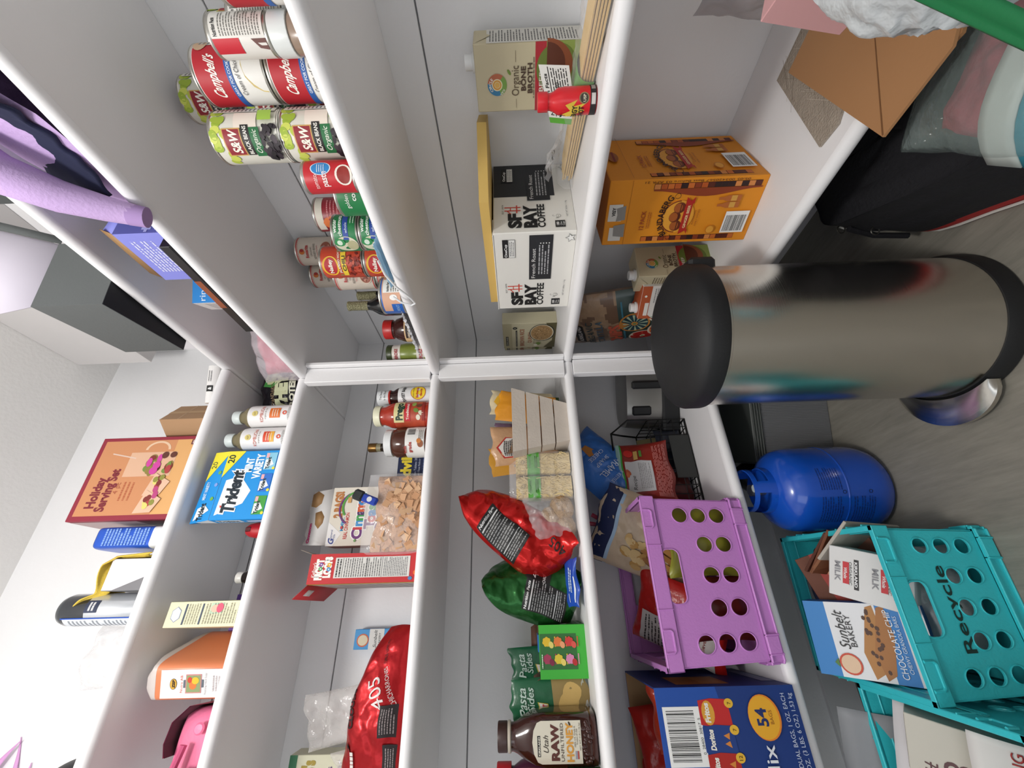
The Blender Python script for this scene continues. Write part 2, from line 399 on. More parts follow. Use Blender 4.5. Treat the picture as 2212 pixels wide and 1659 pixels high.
# ================= right wall, second lowest shelf =================
Z4, Z5, Z3, Z2, Z1 = TOP[3], TOP[4], TOP[2], TOP[1], TOP[0]
def coffee_face(p, w, h, dark=False):
    K = '17181A'
    p.text('SF', .055*w, .665*h, .15*h/.72, K, 'L', bold=.06, w=.20*w)
    p.text('BAY', .055*w, .475*h, .15*h/.72, K, 'L', bold=.06, w=.31*w)
    p.text('COFFEE', .055*w, .37*h, .09*h/.72, K, 'L', bold=.03, w=.32*w)
    # red bridge over the F
    R = 'D0402E'
    for x in (.29, .335): p.rect(x*w, (x+.012)*w, .66*h, .86*h, R)
    p.rect(.26*w, .37*w, .70*h, .715*h, R); p.rect(.29*w, .345*w, .78*h, .79*h, R); p.poly([(.25*w, .79*h), (.30*w, .84*h), (.30*w, .825*h), (.25*w, .775*h)], R)
    p.text('EST.1979', .315*w, .87*h, .03*h, '555555', w=.13*w)
    p.rect(.05*w, .14*w, .13*h, .25*h, K); p.up()
    p.text('100', .095*w, .205*h, .045*h, 'F0F0EE', bold=.03); p.text('One', .095*w, .17*h, .035*h, 'F0F0EE'); p.text('Cups', .095*w, .14*h, .035*h, 'F0F0EE')
    p.ring(.20*w, .215*h, .026*h, .03*h, K, sy=.5); p.ring(.20*w, .20*h, .024*h, .028*h, K, pi, 2*pi); p.rect(.17*w, .175*w, .20*h, .235*h, K); p.ring(.205*w, .26*h, .012*h, .015*h, K, 0, 4)
    p.text('NET WT 38.8oz / 1.1kg', .19*w, .085*h, .03*h, '77777A', 'L', w=.22*w)
    p.rect(.43*w, .97*w, .28*h, .57*h, '26282C', n=1); p.up()
    p.text('French Roast', .45*w, .49*h, .07*h, 'EDEDEA', 'L', w=.37*w)
    p.lines(.50*w, .86*w, .31*h, .46*h, 4, 'B9BABC', seed=5)
    for k in range(4): p.ell((.88+.0*k)*w, (.43-.035*k)*h, .009*h, .009*h, 'EDEDEA', 8)
    p.rect(.72*w, .93*w, .83*h, .90*h, K); p.text('OneCup', .73*w, .845*h, .045*h, 'F4F4F2', 'L', bold=.02, w=.15*w)
    p.rect(.72*w, .93*w, .745*h, .825*h, '8a8a8a'); p.rect(.725*w, .925*w, .75*h, .82*h, 'ECECE8'); p.lines(.74*w, .91*w, .755*h, .815*h, 3, '555555', seed=2)
    p.poly([(.93*w+.012*cos(a)*(1 if i % 2 else .45), .07*h+.012*sin(a)*(1 if i % 2 else .45)) for i, a in enumerate([pi/2-pi/5+2*pi*k/10 for k in range(10)])], '777777')
    p.poly([(.93*w+.0095*cos(a)*(1 if i % 2 else .45), .07*h+.0095*sin(a)*(1 if i % 2 else .45)) for i, a in enumerate([pi/2-pi/5+2*pi*k/10 for k in range(10)])], 'ECECE8', h=p.h+.0002)
w, d, h = .232, .237, .174
t = thing('coffee_box', 'white carton of coffee cups with black lettering on the right wall shelf', 'box', (*corner(.419, .086, w, d, 2), Z4), 2)
a = MB(); a.box(-w/2, w/2, -d/2, d/2, 0, h, card('E9E7E0'), b=.0015)
coffee_face(Pr(a, front(-w/2, -d/2, 0)), w, h)
p = Pr(a, sideR(w/2, -d/2, 0)); p.rect(.50*d, d*.998, .22*h, .995*h, '2A2C30')
coffee_face(Pr(a, sideR(w/2, -d/2, 0), h=.0009), d, h)
a.build('carton', t)
b = MB(); b.box(-w/2+.002, w/2-.002, -.001, .0, h*.2, h, card('DAD6CC')); 
b = MB(); b.box(-w/2-.0004, w/2-.004, -d/2-.0012, -d/2+.05, h+.0002, h+.0022, card('F1EFE9')); b.build('torn_flap', t)
# yellow envelope lying on the coffee carton
ol = [(.175, .112), (.492, .088), (.560, .235), (.53, .318), (.19, .318)]
a = MB(); z0, z1 = Z4+.1775, Z4+.196
n = len(ol)
a.add([(x, y, z0) for x, y in ol]+[(x, y, z1) for x, y in ol], [tuple(reversed(range(n))), tuple(range(n, 2*n))]+[(i, (i+1) % n, n+(i+1) % n, n+i) for i in range(n)], card('D9B565'))
put(a.build('padded_envelope'), 'thick yellow envelope lying flat on top of the white coffee carton', 'envelope', (0, 0, 0))
# two quinoa cartons
def quinoa(a, w, d, h, m=front):
    p = Pr(a, front(-w/2, -d/2, 0))
    p.rect(.0, w, .83*h, h, 'B5AC8A'); p.rect(.16*w, .42*w, .80*h, .97*h, '2B2A26') if 0 else None
    p.rect(.10*w, .50*w, .90*h, .95*h, '23231F'); p.up(); p.text('KIRKLAND', .30*w, .912*h, .032*h, 'E8E4D6', w=.36*w)
    p.rect(.06*w, .74*w, .73*h, .76*h, '2f2f2a'); p.up(); p.text('ORGANIC ANCIENT GRAIN BLEND', .40*w, .737*h, .02*h, 'CFCABA', w=.62*w)
    p.text('BROWN RICE', .44*w, .60*h, .115*h, 'A65A3C', w=.70*w, bold=.01)
    p.text('QUINOA', .44*w, .46*h, .10*h, 'A65A3C', w=.46*w, bold=.01)
    p.text('WITH GARLIC & OLIVE OIL', .42*w, .40*h, .028*h, '4c463a', w=.5*w)
    p.ell(.83*w, .77*h, .05*w, .05*w, '3c3c34'); p.text('6', .83*w, .755*h, .05*h, 'D8D2C0')
    p.rect(0, w, 0, .015*h, '5f5a3c')
    p.poly([(0, 0), (w, 0), (w, .20*h), (.6*w, .06*h), (.3*w, .06*h), (0, .22*h)], '5B5434')
    p.up(); p.ell(.62*w, .26*h, .34*w, .24*h, '2c2a20', 30); p.ell(.62*w, .265*h, .32*w, .22*h, 'D8CFB4', 30); p.ell(.62*w, .27*h, .30*w, .205*h, 'A98658', 30); p.up()
    rd = random.Random(4)
    for k in range(70):
        r, an = rd.random()**.5*.27, rd.uniform(0, 6.28); p.ell((.62+r*cos(an))*w, .27*h+r*sin(an)*.19/.27*h, .018*w, .008*w, rd.choice(['8E6A3E', 'C4A273', '6E5230', 'D7BC8E']), 6, rd.uniform(0, 3))
    p.up(); p.ell(.22*w, .33*h, .06*w, .05*h, '6F8A3A', 10, .5); p.ell(.16*w, .38*h, .045*w, .045*w, 'E4E0CE', 14)
w, d, h = .150, .045, .178
for (x, y, rz, lb) in ((-.1355, .245, -3, 'tan carton of brown rice and quinoa, next to the white coffee carton'), (-.236, .292, -4, 'tan brown rice and quinoa carton half hidden by the shelf post')):
    a = MB(); a.box(-w/2, w/2, -d/2, d/2, 0, h, card('C9C1A2'), b=.001); quinoa(a, w, d, h)
    put(a.build('quinoa_carton'), lb, 'box', (x+.0, y, Z4), rz, group='brown rice cartons')
# bone broth cartons
def full_circle(p, x, y, r):
    cs = ['3B7FA8', '79A04B', 'B9694A']
    for k in range(3): p.ring(x, y, r*.52, r, cs[k], radians(100-150)+k*2*pi/3+ (2.3 if k == 0 else 2.3), radians(100-150)+(k+1)*2*pi/3+2.3)
    p.ell(x, y, r*.55, r*.55, 'E9DDB8'); p.ring(x, y, r*.3, r*.45, 'D99B3D'); p.ell(x, y, r*.26, r*.26, 'E2B25C')
    p.text('CIRCLE', x, y+r*.63, r*.34, 'F2F0E4', arc=r*.63, bold=.02); p.up(.5)
    p.text('FULL', x-r*.62, y-r*.45, r*.3, 'F2F0E4', rot=.9*pi/1.1, bold=.02)
def broth(a, w, d, h):
    p = Pr(a, front(-w/2, -d/2, 0))
    p.rect(0, w, .0, .34*h, '8E9F4F'); p.rect(0, w, .34*h, .44*h, 'B02A35'); p.up()
    p.ell(.62*w, .24*h, .36*w, .19*h, '6B7C35', 28); p.poly([(.28*w, .335*h)]+[(.66*w+.38*w*cos(t), .335*h-.24*h*abs(sin(t))) for t in [pi*k/16+pi for k in range(17)]]+[(w*.995, .335*h)], '8A4A2C'); p.up()
    p.poly([(.36*w, .335*h)]+[(.68*w+.31*w*cos(t), .335*h-.17*h*abs(sin(t))) for t in [pi*k/16+pi for k in range(17)]], '5E2F1E')
    full_circle(p, .42*w, .80*h, .165*w)
    p.text('Organic', .47*w, .595*h, .10*h, '5B4A36', w=.44*w); p.rect(.06*w, .2*w, .62*h, .623*h, '5B4A36'); p.rect(.74*w, .9*w, .62*h, .623*h, '5B4A36')
    p.ell(.60*w, .685*h, .05*w, .012*h, '6F8A3A', 8, .6)
    p.text('BONE', .5*w, .53*h, .062*h, '4A3527', bold=.03, w=.36*w); p.text('BROTH', .5*w, .468*h, .062*h, '4A3527', bold=.03, w=.44*w)
    p.lines(.2*w, .8*w, .445*h, .463*h, 1, '6a5a48'); p.text('BEEF', .44*w, .365*h, .055*h, 'F0E6D8', bold=.01, w=.28*w)
    p.ell(.10*w, .28*h, .07*w, .07*w, 'E8E6DA', 14); p.text('Certified', .12*w, .18*h, .035*h, '3c4420', 'L'); p.text('Organic', .12*w, .145*h, .035*h, '3c4420', 'L')
    p.lines(.1*w, .5*w, .03*h, .12*h, 4, '5c6b30', seed=8)
    q = Pr(a, sideR(w/2, -d/2, 0)); q.rect(0, d, 0, .88*h, 'D9D6CC'); q.lines(.1*d, .9*d, .05*h, .86*h, 30, '4c4a46', seed=3)
    q = Pr(a, sideL(-w/2, d/2, 0)); q.rect(0, d, .0, .34*h, '8E9F4F'); q.rect(0, d, .34*h, .44*h, 'B02A35'); q.lines(.1*d, .9*d, .5*h, .8*h, 9, '6a5a48')
BC = card('C9BE9E')
carton('broth_carton', 'tan beef bone broth carton standing behind the bamboo skewers', 'carton', .105, .063, .19, BC, (.629, .268, Z4), 4, broth, .018)
carton('broth_carton', 'tan beef bone broth carton left of the orange ginger beer pack', 'carton', .095, .064, .193, BC, (.186, .195, Z5), 84, broth, -.022)
# orange and white carton beside it
def stock(a, w, d, h):
    p = Pr(a, front(-w/2, -d/2, 0)); p.rect(0, w, .86*h, h, 'B4552C'); p.up()
    p.poly([(.1*w, .87*h), (.5*w, .87*h), (.5*w, .93*h), (.1*w, .93*h)], 'E6E2DA'); p.poly([(0, .86*h), (.12*w, .86*h), (0, .78*h)], 'B4552C')
    p.ell(.70*w, .935*h, .035*w, .035*w, 'E8E6DA', 12); p.rect(.24*w, .46*w, .70*h, .76*h, '3E8A46')
    p.lines(.5*w, .93*w, .18*h, .82*h, 18, '8b8b88', seed=6); p.lines(.22*w, .46*w, .18*h, .68*h, 12, '9b9b98', seed=7); p.rect(.04*w, .06*w, .05*h, .8*h, '7FA27E')
    q = Pr(a, sideL(-w/2, d/2, 0)); q.rect(0, d, .86*h, h, 'B4552C'); q.up(); q.rect(.08*d, .92*d, .1*h, .8*h, 'E8ECE6'); q.rect(.12*d, .88*d, .70*h, .72*h, '37683B'); q.lines(.12*d, .88*d, .2*h, .68*h, 9, '37683B', seed=4, th=.5); q.text('Facts', .5*d, .735*h, .05*h, '2E5A33', bold=.03, w=.6*d); q.ell(.5*d, .9*h, .1*d, .1*d, 'E8E6DA', 12)
carton('stock_carton', 'white and orange broth carton with printed facts panel and white cap', 'carton', .100, .062, .176, {'d': card('DDDAD4'), '+z': card('B4552C')}, (.128, .150, Z5), 18, stock, -.03)

# bundle of bamboo skewers in a clear bag with a green band
a = MB(); rd = random.Random(2); P0 = Vector((.83, .060, Z4+.003)); P1 = Vector((.452, .232, Z4+.003)); ax = (P1-P0).normalized(); sd_ = Vector((-ax.y, ax.x, 0))
t = thing('skewer_pack', 'bamboo skewers in clear bag with green band, along the front edge of shelf', 'skewers', (P0+P1)/2)
c0 = (P0+P1)/2; L = (P1-P0).length
r = MB()
for k in range(64):
    row = k // 13; off = Vector((0, 0, .0016+row*.0042))+sd_*((k % 13-6)*.0036+rd.uniform(-.001, .001)-.002*row*0)
    e0 = P0+off+ax*rd.uniform(0, .02); e1 = P1+off-ax*rd.uniform(0, .02)
    r.tube([e0-c0, e1-c0], .0017, mat('D8B777', .55), n=5)
o = r.build('skewers', t); o['kind'] = 'stuff'
def slab(cx, half_l, half_w, zt, m, e=.0012, n=14, amp=.001, seed=1):
    b = MB(); mid = P0+ax*cx-c0
    def f(u, v):
        x = u*half_l; an = pi*(v*.5+.5); yy = cos(an)*half_w; zz = sin(an)**.5*(zt) + hn(x*40, yy*60, seed)*amp
        q = mid+ax*x+sd_*yy; return (q.x, q.y, zz+e-.001)
    b.surf(f, n, 16, m); return b
slab(L*.42, .030, .028, .0245, mat('5DAA3C', .35, bump=.2), seed=3).build('green_band', t)
slab(L*.78, .018, .0285, .026, mat('5DAA3C', .35, bump=.2), seed=3).build('green_band', t) if 0 else None
slab(L*.5, L*.53, .033, .030, clear(a=.16), n=50, amp=.006, seed=9).build('clear_bag', t)
b = MB()
def f(u, v): x = L*.80+u*.05; q = P0+ax*x+sd_*(.012+.03*v)-c0; return (q.x, q.y, .028+.035*(v*.5+.5)*(1-.3*u*u)+hn(x*50, v*3, 1)*.01)
b.surf(f, 16, 10, clear(a=.25)); 
pr = Pr(b, lambda x, y, h: f(x, y)[:2]+(f(x, y)[2]+.001+h,)); pr.ring(.1, 0, .22, .28, '333333'); pr.text('C', .1, -.15, .4, '333333')
b.build('loose_bag_end', t)
b = MB(); q0 = P0+ax*(L*.36)-c0; q1 = P0+ax*(L*.60)-c0
A_, B_ = q0+Vector((0, .01, .035)), q1+Vector((0, -.012, .012)); upv = Vector((-.010, .03, .045))
mpf = lambda x, y, h: tuple(A_+(B_-A_)*(1-x)+upv*y+Vector((-.1, -.3, .25)).normalized()*h)
pr = Pr(b, mpf); pr.rect(0, 1, 0, 1, 'E9E9E4', 4, 3); pr.up(); pr.text('Nutrition Facts', .05, .78, .17, '1c1c1c', 'L', w=.8, bold=.02); pr.rect(.03, .97, .70, .73, '1c1c1c'); pr.lines(.05, .95, .08, .66, 7, '333333', seed=2); pr.text('210', .62, .42, .2, '1c1c1c', bold=.03, w=.16)
pr.rect(-.12, 0, 0, 1, '5DAA3C'); b.build('paper_label', t)
# little red energy shot bottle
t = thing('energy_shot_bottle', 'small red energy shot bottle standing in front of the skewers', 'bottle', (.668, .082, Z4))
a = MB(); a.lathe([(.0165, 0), (.0185, .002), (.0188, .012), (.0188, .048), (.0175, .058), (.0125, .066), (.0115, .070), (.0115, .074)], plas('D8202A', .25), n=32)
p = Pr(a, cyl(.0188, 0)); p.rect(-.059*0-.055, .055, .0015, .0105, '1f1c1e', 24); p.up(); p.rect(.004, .018, .003, .009, 'C8C4C0', 4); p.rect(.024, .034, .003, .009, '9a9490', 3)
p.rect(-.034, -.004, .022, .050, 'E8C24A', 6) if 0 else None
p.poly([(-.022, .046), (-.016, .030), (-.012, .034), (-.004, .018), (-.001, .026), (.006, .016), (.002, .036), (.010, .030), (.004, .048), (-.004, .040), (-.010, .052)], 'F2D04E'); p.up()
p.text('ENERGY', -.012, .030, .0105, '1a1a1a', bold=.03, w=.030); p.text('SHOT', -.008, .020, .0105, '1a1a1a', bold=.03, w=.020)
p.ell(.012, .020, .0075, .0075, '8F7A52', 16); p.ell(.012, .020, .006, .006, '3b342c', 16); p.up(); p.text('USP', .012, .0175, .0055, 'E2D9C0', bold=.02)
p.rect(-.022, -.010, .052, .055, '1a1a1a', 3); a.build('bottle_body', t)
b = MB(); cap(b, .0135, .0735, .0885, plas('E02430', .3)); b.build('cap', t)

# ginger beer carton
w, d, h = .140, .215, .315
t = thing('ginger_beer_pack', 'tall orange twelve pack of ginger beer on the lowest right shelf', 'box', (*corner(.487, .143, w, d, 12), Z5), 12)
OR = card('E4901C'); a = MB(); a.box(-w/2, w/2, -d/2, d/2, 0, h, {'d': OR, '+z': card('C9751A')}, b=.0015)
def barrel_band(p, x0, x1, y0, y1, seed=1):
    rd = random.Random(seed); p.rect(x0, x1, y0, y1, '4A1F16'); p.up(.5)
    n = 16
    for k in range(n):
        a0 = y0+(y1-y0)*k/n; p.rect(x0+(x1-x0)*.06, x1-(x1-x0)*.06, a0+.0006, a0+(y1-y0)/n-.0006, rd.choice(['B5551F', 'C96A2A', 'D98A48', '8A3A1A', '5A2417', '2E1A18']))
def ginger(p, W, H, side=False):
    # printed panel between the two window strips
    barrel_band(p, .05*W, .13*W, .10*H, .80*H, 3); barrel_band(p, .86*W, .94*W, .04*H, .78*H, 5)
    p.poly([(.84*W, .03*H)]+[(.84*W-.10*W*sin(pi*k/12)**2*(1 if k < 12 else 0), (.03+.75*k/12)*H) for k in range(13)]+[(.86*W, .78*H), (.86*W, .03*H)], '8E3C1C'); p.up()
    c = 'DF8E20'
    p.text('12 PACK', .40*W, .80*H, .045*H, 'A8481E', bold=.02, w=.30*W); p.lines(.27*W, .53*W, .755*H, .785*H, 2, 'B5601F')
    p.ell(.44*W, .565*H, .25*W, .115*H, 'E8A238', 30); p.up(); p.ring(.44*W, .565*H, .235*W, .25*W, '7a3018', 0, pi, sy=H/W*.46)
    for k in range(3): p.ell((.30+.14*k)*W, (.565+(.02 if k == 1 else 0))*H, .085*W, .042*H, '6B2E16', 14); p.ell((.30+.14*k)*W, (.575+(.02 if k == 1 else 0))*H, .07*W, .030*H, 'A95A26', 14); p.rect((.24+.14*k)*W, (.36+.14*k)*W, .555*H, .56*H, '2e1510'); p.up(.5)
    p.text('BUNDABERG', .45*W, .668*H, .062*H, '2B1410', bold=.02, w=.60*W, arc=.44*W); p.ring(.12*W, .60*H, .035*W, .042*W, '2B1410', 1, 6); p.ring(.76*W, .60*H, .035*W, .042*W, '2B1410', 2.4, 8)
    p.poly([(.16*W, .47*H), (.22*W, .485*H), (.16*W, .53*H), (.24*W, .53*H), (.64*W, .53*H), (.74*W, .53*H), (.68*W, .495*H), (.74*W, .47*H), (.64*W, .47*H), (.64*W, .48*H), (.24*W, .48*H), (.24*W, .47*H)], 'B4281E'); p.up(); p.text('GINGER BEER', .44*W, .492*H, .026*H, 'F4DCA8', bold=.02, w=.36*W)
    p.text('AUSTRALIAN', .42*W, .44*H, .018*H, '9A4A1C', w=.22*W); p.text('FAMILY OWNED', .42*W, .415*H, .018*H, '9A4A1C', w=.26*W)
    p.ell(.22*W, .30*H, .07*W, .033*H, 'C87A1C', 18); p.ell(.22*W, .30*H, .055*W, .026*H, 'E4A03A', 18)
    for k in range(2):
        x = (.60+.1*k)*W; p.poly([(x-.045*W, .15*H), (x+.045*W, .15*H), (x+.045*W, .24*H), (x+.02*W, .275*H), (x+.02*W, .305*H), (x-.02*W, .305*H), (x-.02*W, .275*H), (x-.045*W, .24*H)], 'B9682E'); p.up(.5); p.rect(x-.04*W, x+.04*W, .18*H, .22*H, 'D8A24A')
    p.barcode(.16*W, .50*W, .05*H, .22*H, vert=True)
mpF = front(-w/2, -d/2, 0); ginger(Pr(a, lambda x, y, hh: mpF(x, y, hh)), w, h*.92)
pf = Pr(a, mpF, h=.0012); pf.text('05:05 003420567 Best Before 03 APR 21', .975*w, .12*h, .018*h, '5c2c14', 'L', rot=pi/2, w=.66*h)
pf.rect(.40*w, .66*w, .895*h, .985*h, 'D9D6CE'); pf.up(); pf.text('VISY', .55*w, .94*h, .03*h, '222222', bold=.04, w=.14*w); pf.poly([(.42*w, .87*h), (.64*w, .875*h), (.60*w, .935*h), (.50*w, .925*h), (.40*w, .93*h)], '8E8A84')
pf.rect(.08*w, .30*w, .88*h, .965*h, 'D9D6CE'); pf.up(); pf.poly([(.14*w, .86*h), (.36*w, .865*h), (.33*w, .94*h), (.16*w, .935*h)], '8E8A84'); pf.rect(0, w, .855*h, .857*h, 'A05A14')
ps = Pr(a, sideR(w/2, 0-d/2, 0)); ginger(ps, d*.98, h*.92, True); ps.rect(0, d, .855*h, .857*h, 'A05A14'); ps.ell(.5*d, .93*h, .12*d, .035*h, 'A05A20', 20); ps.up(); ps.rect(.38*d, .62*d, .92*h, .935*h, '7B1E16')
a.build('carton', t)

# tortilla chip bag leaning in the corner of the lowest shelf
B = Bag(.265, .345, .09, seed=4, amp=.006, fr=11)
def mfc(u, v):
    if v > .0: return None
    return '3D6C62'
t = thing('tortilla_chip_bag', 'clear and patterned tortilla chip bag leaning in the corner, right of post', 'bag', (.010, .205, Z5+.012), rz=-2, ry=-16, rx=-4)
a = MB(); B.body(a, mat('A98A6C', .3, bump=.3, bscale=50, var=.25, vscale=30), mf=lambda u, v: (mat('7C5F4A', .3) if v > .05 and hn(u*3, v*4, 2) > .12 else None) if v > .05 else mat('40544F', .28))
p = Pr(a, B.map()); 
p.rect(-.085, .02, .292, .322, '1C1614', 8, 3); p.up(); p.text('KIRKLAND', -.032, .300, .018, 'EFEAE2', bold=.02, w=.092)
p.text('ORGANIC', -.03, .262, .030, '35474A', w=.15, bold=.01); p.text('TORTILLA', -.03, .232, .030, '4C6A7C', w=.16, bold=.01)
p.text('CHIPS', -.045, .178, .05, 'E0674A', bold=.05, w=.14); p.ell(-.10, .285, .013, .013, 'E6E4DC', 16); p.rect(-.11, .11, .165, .170, '3F7F94', 16, 1)
rd = random.Random(3)
def flower(x, y, r, c1, c2, c3, n=12):
    p.up(1.5); p.ell(x, y, r, r, c3, 26); p.up(); p.ell(x, y, r*.88, r*.88, c1, 26); p.up()
    for k in range(n):
        an = 2*pi*k/n; p.poly([(x+r*.2*cos(an), y+r*.2*sin(an)), (x+r*.82*cos(an-.10), y+r*.82*sin(an-.10)), (x+r*.86*cos(an), y+r*.86*sin(an)), (x+r*.82*cos(an+.10), y+r*.82*sin(an+.10))], c2)
    p.up(); p.ell(x, y, r*.22, r*.22, c3, 12); p.up(); p.ell(x, y, r*.12, r*.12, '7A8A50', 10)
flower(.02, .135, .046, '27454E', 'B7C7A6', 'D08A3C'); flower(-.070, .115, .042, 'B5221C', 'D8483A', 'E8D8C0', 7); flower(-.035, .050, .050, 'E58A3C', 'C92D26', 'F0DCC4', 14); flower(.055, .052, .045, 'D9542E', '27454E', 'E8DCC8')
flower(.095, .115, .028, 'C9452E', 'E8C06C', '27454E', 8); flower(-.105, .048, .026, '2C5C50', 'D8B86C', 'B5221C', 8)
a.build('pouch', t)
# ================= left wall, second lowest shelf =================
# whitewashed wooden crate with slatted sides, wider at the top
WD = mat('CFC4B8', .7, bump=.12, bscale=160, var=.10, vscale=25)
t = thing('wooden_crate', 'small whitewashed slatted wooden crate of snacks at the end by the post', 'crate', (-.070, -.146, Z4), 90)
def slatwall(P00, P10, P01, P11, n, nm, th=.004):
    """four slats between bottom edge P00-P10 and top edge P01-P11"""
    P00, P10, P01, P11 = map(Vector, (P00, P10, P01, P11)); N = (P10-P00).cross(P01-P00).normalized(); b = MB(); g = .012
    for k in range(n):
        v0, v1 = k/n+(g if k else 0), (k+1)/n-(g if k < n-1 else 0)
        q = [P00.lerp(P01, v0), P10.lerp(P11, v0), P10.lerp(P11, v1), P00.lerp(P01, v1)]
        r = [p-N*th for p in q]
        b.add([tuple(p) for p in q+r], [(0, 1, 2, 3), (7, 6, 5, 4), (0, 4, 5, 1), (1, 5, 6, 2), (2, 6, 7, 3), (3, 7, 4, 0)], WD)
    b.build(nm, t, smooth=0)
bx, tx, by, ty, hh = .055, .093, .045, .075, .152
B0 = [(-bx, -by, 0), (bx, -by, 0), (bx, by, 0), (-bx, by, 0)]; T0 = [(-tx, -ty, hh), (tx, -ty, hh), (tx, ty, hh), (-tx, ty, hh)]
for i in range(4): slatwall(B0[i], B0[(i+1) % 4], T0[i], T0[(i+1) % 4], 4, 'slatted_side')
b = MB(); b.box(-bx+.004, bx-.004, -by+.004, by-.004, .001, .005, WD); b.build('crate_floor', t)
def simple_bag(name, label, cat, W, H, T, m, loc, rz, rx=0, ry=0, seed=1, amp=.005, deco=None, group=None, ut=0., twist=0., fr=14, top=.5, bot=.7, taper=0., lean=0., waist=.05, back=None, mf=None, nu=30, nv=36, part='pouch'):
    B = Bag(W, H, T, seed=seed, amp=amp, fr=fr, top=top, bot=bot, taper=taper, lean=lean, waist=waist, ut=ut, twist=twist)
    a = MB(); B.body(a, m, nu=nu, nv=nv, back=back, mf=mf)
    if deco: deco(Pr(a, B.map()), W, H)
    o = a.build(name); put(o, label, cat, loc, rz, rx, ry, group); return o
def d_orange(p, W, H): p.rect(-W*.4, W*.4, H*.1, H*.14, 'B9701A', 8)
simple_bag('snack_pouch', 'orange snack pouch sticking out of the wooden crate', 'bag', .095, .16, .02, mat('DE9420', .35, bump=.1), (-.055, -.105, Z4+.035), 90, ry=8, rx=6, seed=11, deco=d_orange)
def d_bread(p, W, H):
    p.poly([(-W*.34, H*.55), (W*.10, H*.52), (W*.16, H*.80), (-W*.1, H*.93), (-W*.36, H*.86)], 'B8312A'); p.up(2); p.poly([(-W*.31, H*.575), (W*.08, H*.55), (W*.13, H*.79), (-W*.1, H*.90), (-W*.33, H*.84)], 'DCD6CE'); p.up(2)
    p.lines(-W*.3, W*.06, H*.70, H*.84, 5, '3c3836', th=.55); p.text('BEEF', -W*.1, H*.62, .022, '55504c', rot=.1, bold=.01)
simple_bag('snack_pouch', 'clear pouch of tan snacks with red-edged white label in the wooden crate', 'bag', .115, .185, .032, mat('C79C76', .3, bump=.5, bscale=28, var=.18, vscale=30), (-.085, -.185, Z4+.03), 90, ry=-6, rx=12, seed=12, deco=d_bread)
simple_bag('padded_envelope', 'yellow padded envelope standing behind the snacks in the wooden crate', 'envelope', .085, .20, .012, card('D59A2C'), (-.13, -.205, Z4+.022), 90, ry=-5, seed=13, amp=.001)
def d_nuts(p, W, H):
    p.rect(-W*.3, W*.25, H*.66, H*.80, '9E2A22', 4, 2); p.up(2); p.lines(-W*.25, W*.2, H*.69, H*.77, 2, 'EFDFC0', th=.7); p.poly([(-W*.3, H*.84), (W*.3, H*.8), (W*.2, H*.9), (0, H*.93)], 'E8B32E')
simple_bag('snack_pouch', 'yellow and white snack pouch with a red panel, nearest the post in the crate', 'bag', .08, .19, .02, mat('D9C9A4', .35, var=.35, vscale=45), (-.10, -.062, Z4+.03), 90, ry=2, rx=8, seed=14, deco=d_nuts) 
simple_bag('plastic_wrapper', 'crumpled purple plastic wrapper rising behind the crate', 'wrapper', .035, .11, .008, mat('8C6C88', .25, alpha=.8, bump=.4), (-.15, -.115, Z4+.10), 90, ry=0, rx=10, seed=15, amp=.006)
def d_leaf(p, W, H):
    rd = random.Random(5)
    for k in range(16): p.ell(rd.uniform(-.4, .4)*W, rd.uniform(.1, .9)*H, .012, .007, rd.choice(['7FA04A', '4F7A34', 'A33E26', '2F4D22']), 8, rd.uniform(0, 3)); p.up(.3)
simple_bag('salad_bag', 'green printed bag squeezed between wooden crate and shelf post', 'bag', .085, .155, .03, mat('4A6B35', .3, var=.4, vscale=30), (-.19, -.035, Z4+.003), 82, ry=8, seed=16, deco=d_leaf)

# two bricks of dried noodles in a clear wrapper
t = thing('noodle_pack', 'clear wrapped pack of two pale noodle bricks with green bands', 'noodles', (-.078, -.283, Z4), 90)
NO = mat('D9BF82', .6, bump=.9, bscale=90, var=.2, vscale=60)
for i, x in enumerate((-.032, .032)):
    b = MB()
    b.surf(lambda u, v: (x+.0295*abs(cos(u*pi))**.45*(1 if cos(u*pi) > 0 else -1), -.0*v+.027*abs(sin(u*pi))**.45*(1 if sin(u*pi) > 0 else -1), .075+v*.072*(1)), 40, 12, NO, flip=False)
    b.add([(x+.0295*abs(cos(a))**.45*(1 if cos(a) > 0 else -1), .027*abs(sin(a))**.45*(1 if sin(a) > 0 else -1), .147) for a in [2*pi*k/40 for k in range(40)]], [tuple(range(40))], NO)
    rd = random.Random(i)
    for k in range(85):      # single strands on the face
        cx, cz = x+rd.uniform(-.024, .024), rd.choice([rd.uniform(.008, .045), rd.uniform(.008, .085), rd.uniform(.115, .143)]); an = rd.gauss(1.5, .5); L = rd.uniform(.006, .016)
        b.tube([(min(max(cx+q*L*cos(an), x-.028), x+.028), -.0275-.0012*(1-q*q), min(max(cz+q*L*sin(an)+.002*sin(q*3), .003), .146)) for q in (-1, -.4, .3, 1)], .0011, mat('E3CB92', .5), n=4)
    o = b.build('noodle_brick', t)
    b = MB(); mp = front(x-.0305, -.030, 0); b.surf(lambda u, v: (x+.0310*abs(cos(u*pi))**.4*(1 if cos(u*pi) > 0 else -1), .0295*abs(sin(u*pi))**.4*(1 if sin(u*pi) > 0 else -1), .100+v*.0165), 40, 2, mat('57A83E', .3, bump=.3))
    p = Pr(b, mp, h=.0004); p.text('ORGANIC', .0305, .108, .007, '2E5E26', w=.032); p.ring(.0305, .128, .004, .0048, '3a3020'); p.text('U', .0305, .1255, .005, '3a3020'); p.lines(.014, .047, .089, .098, 2, '2E5E26')
    b.build('paper_band', t)
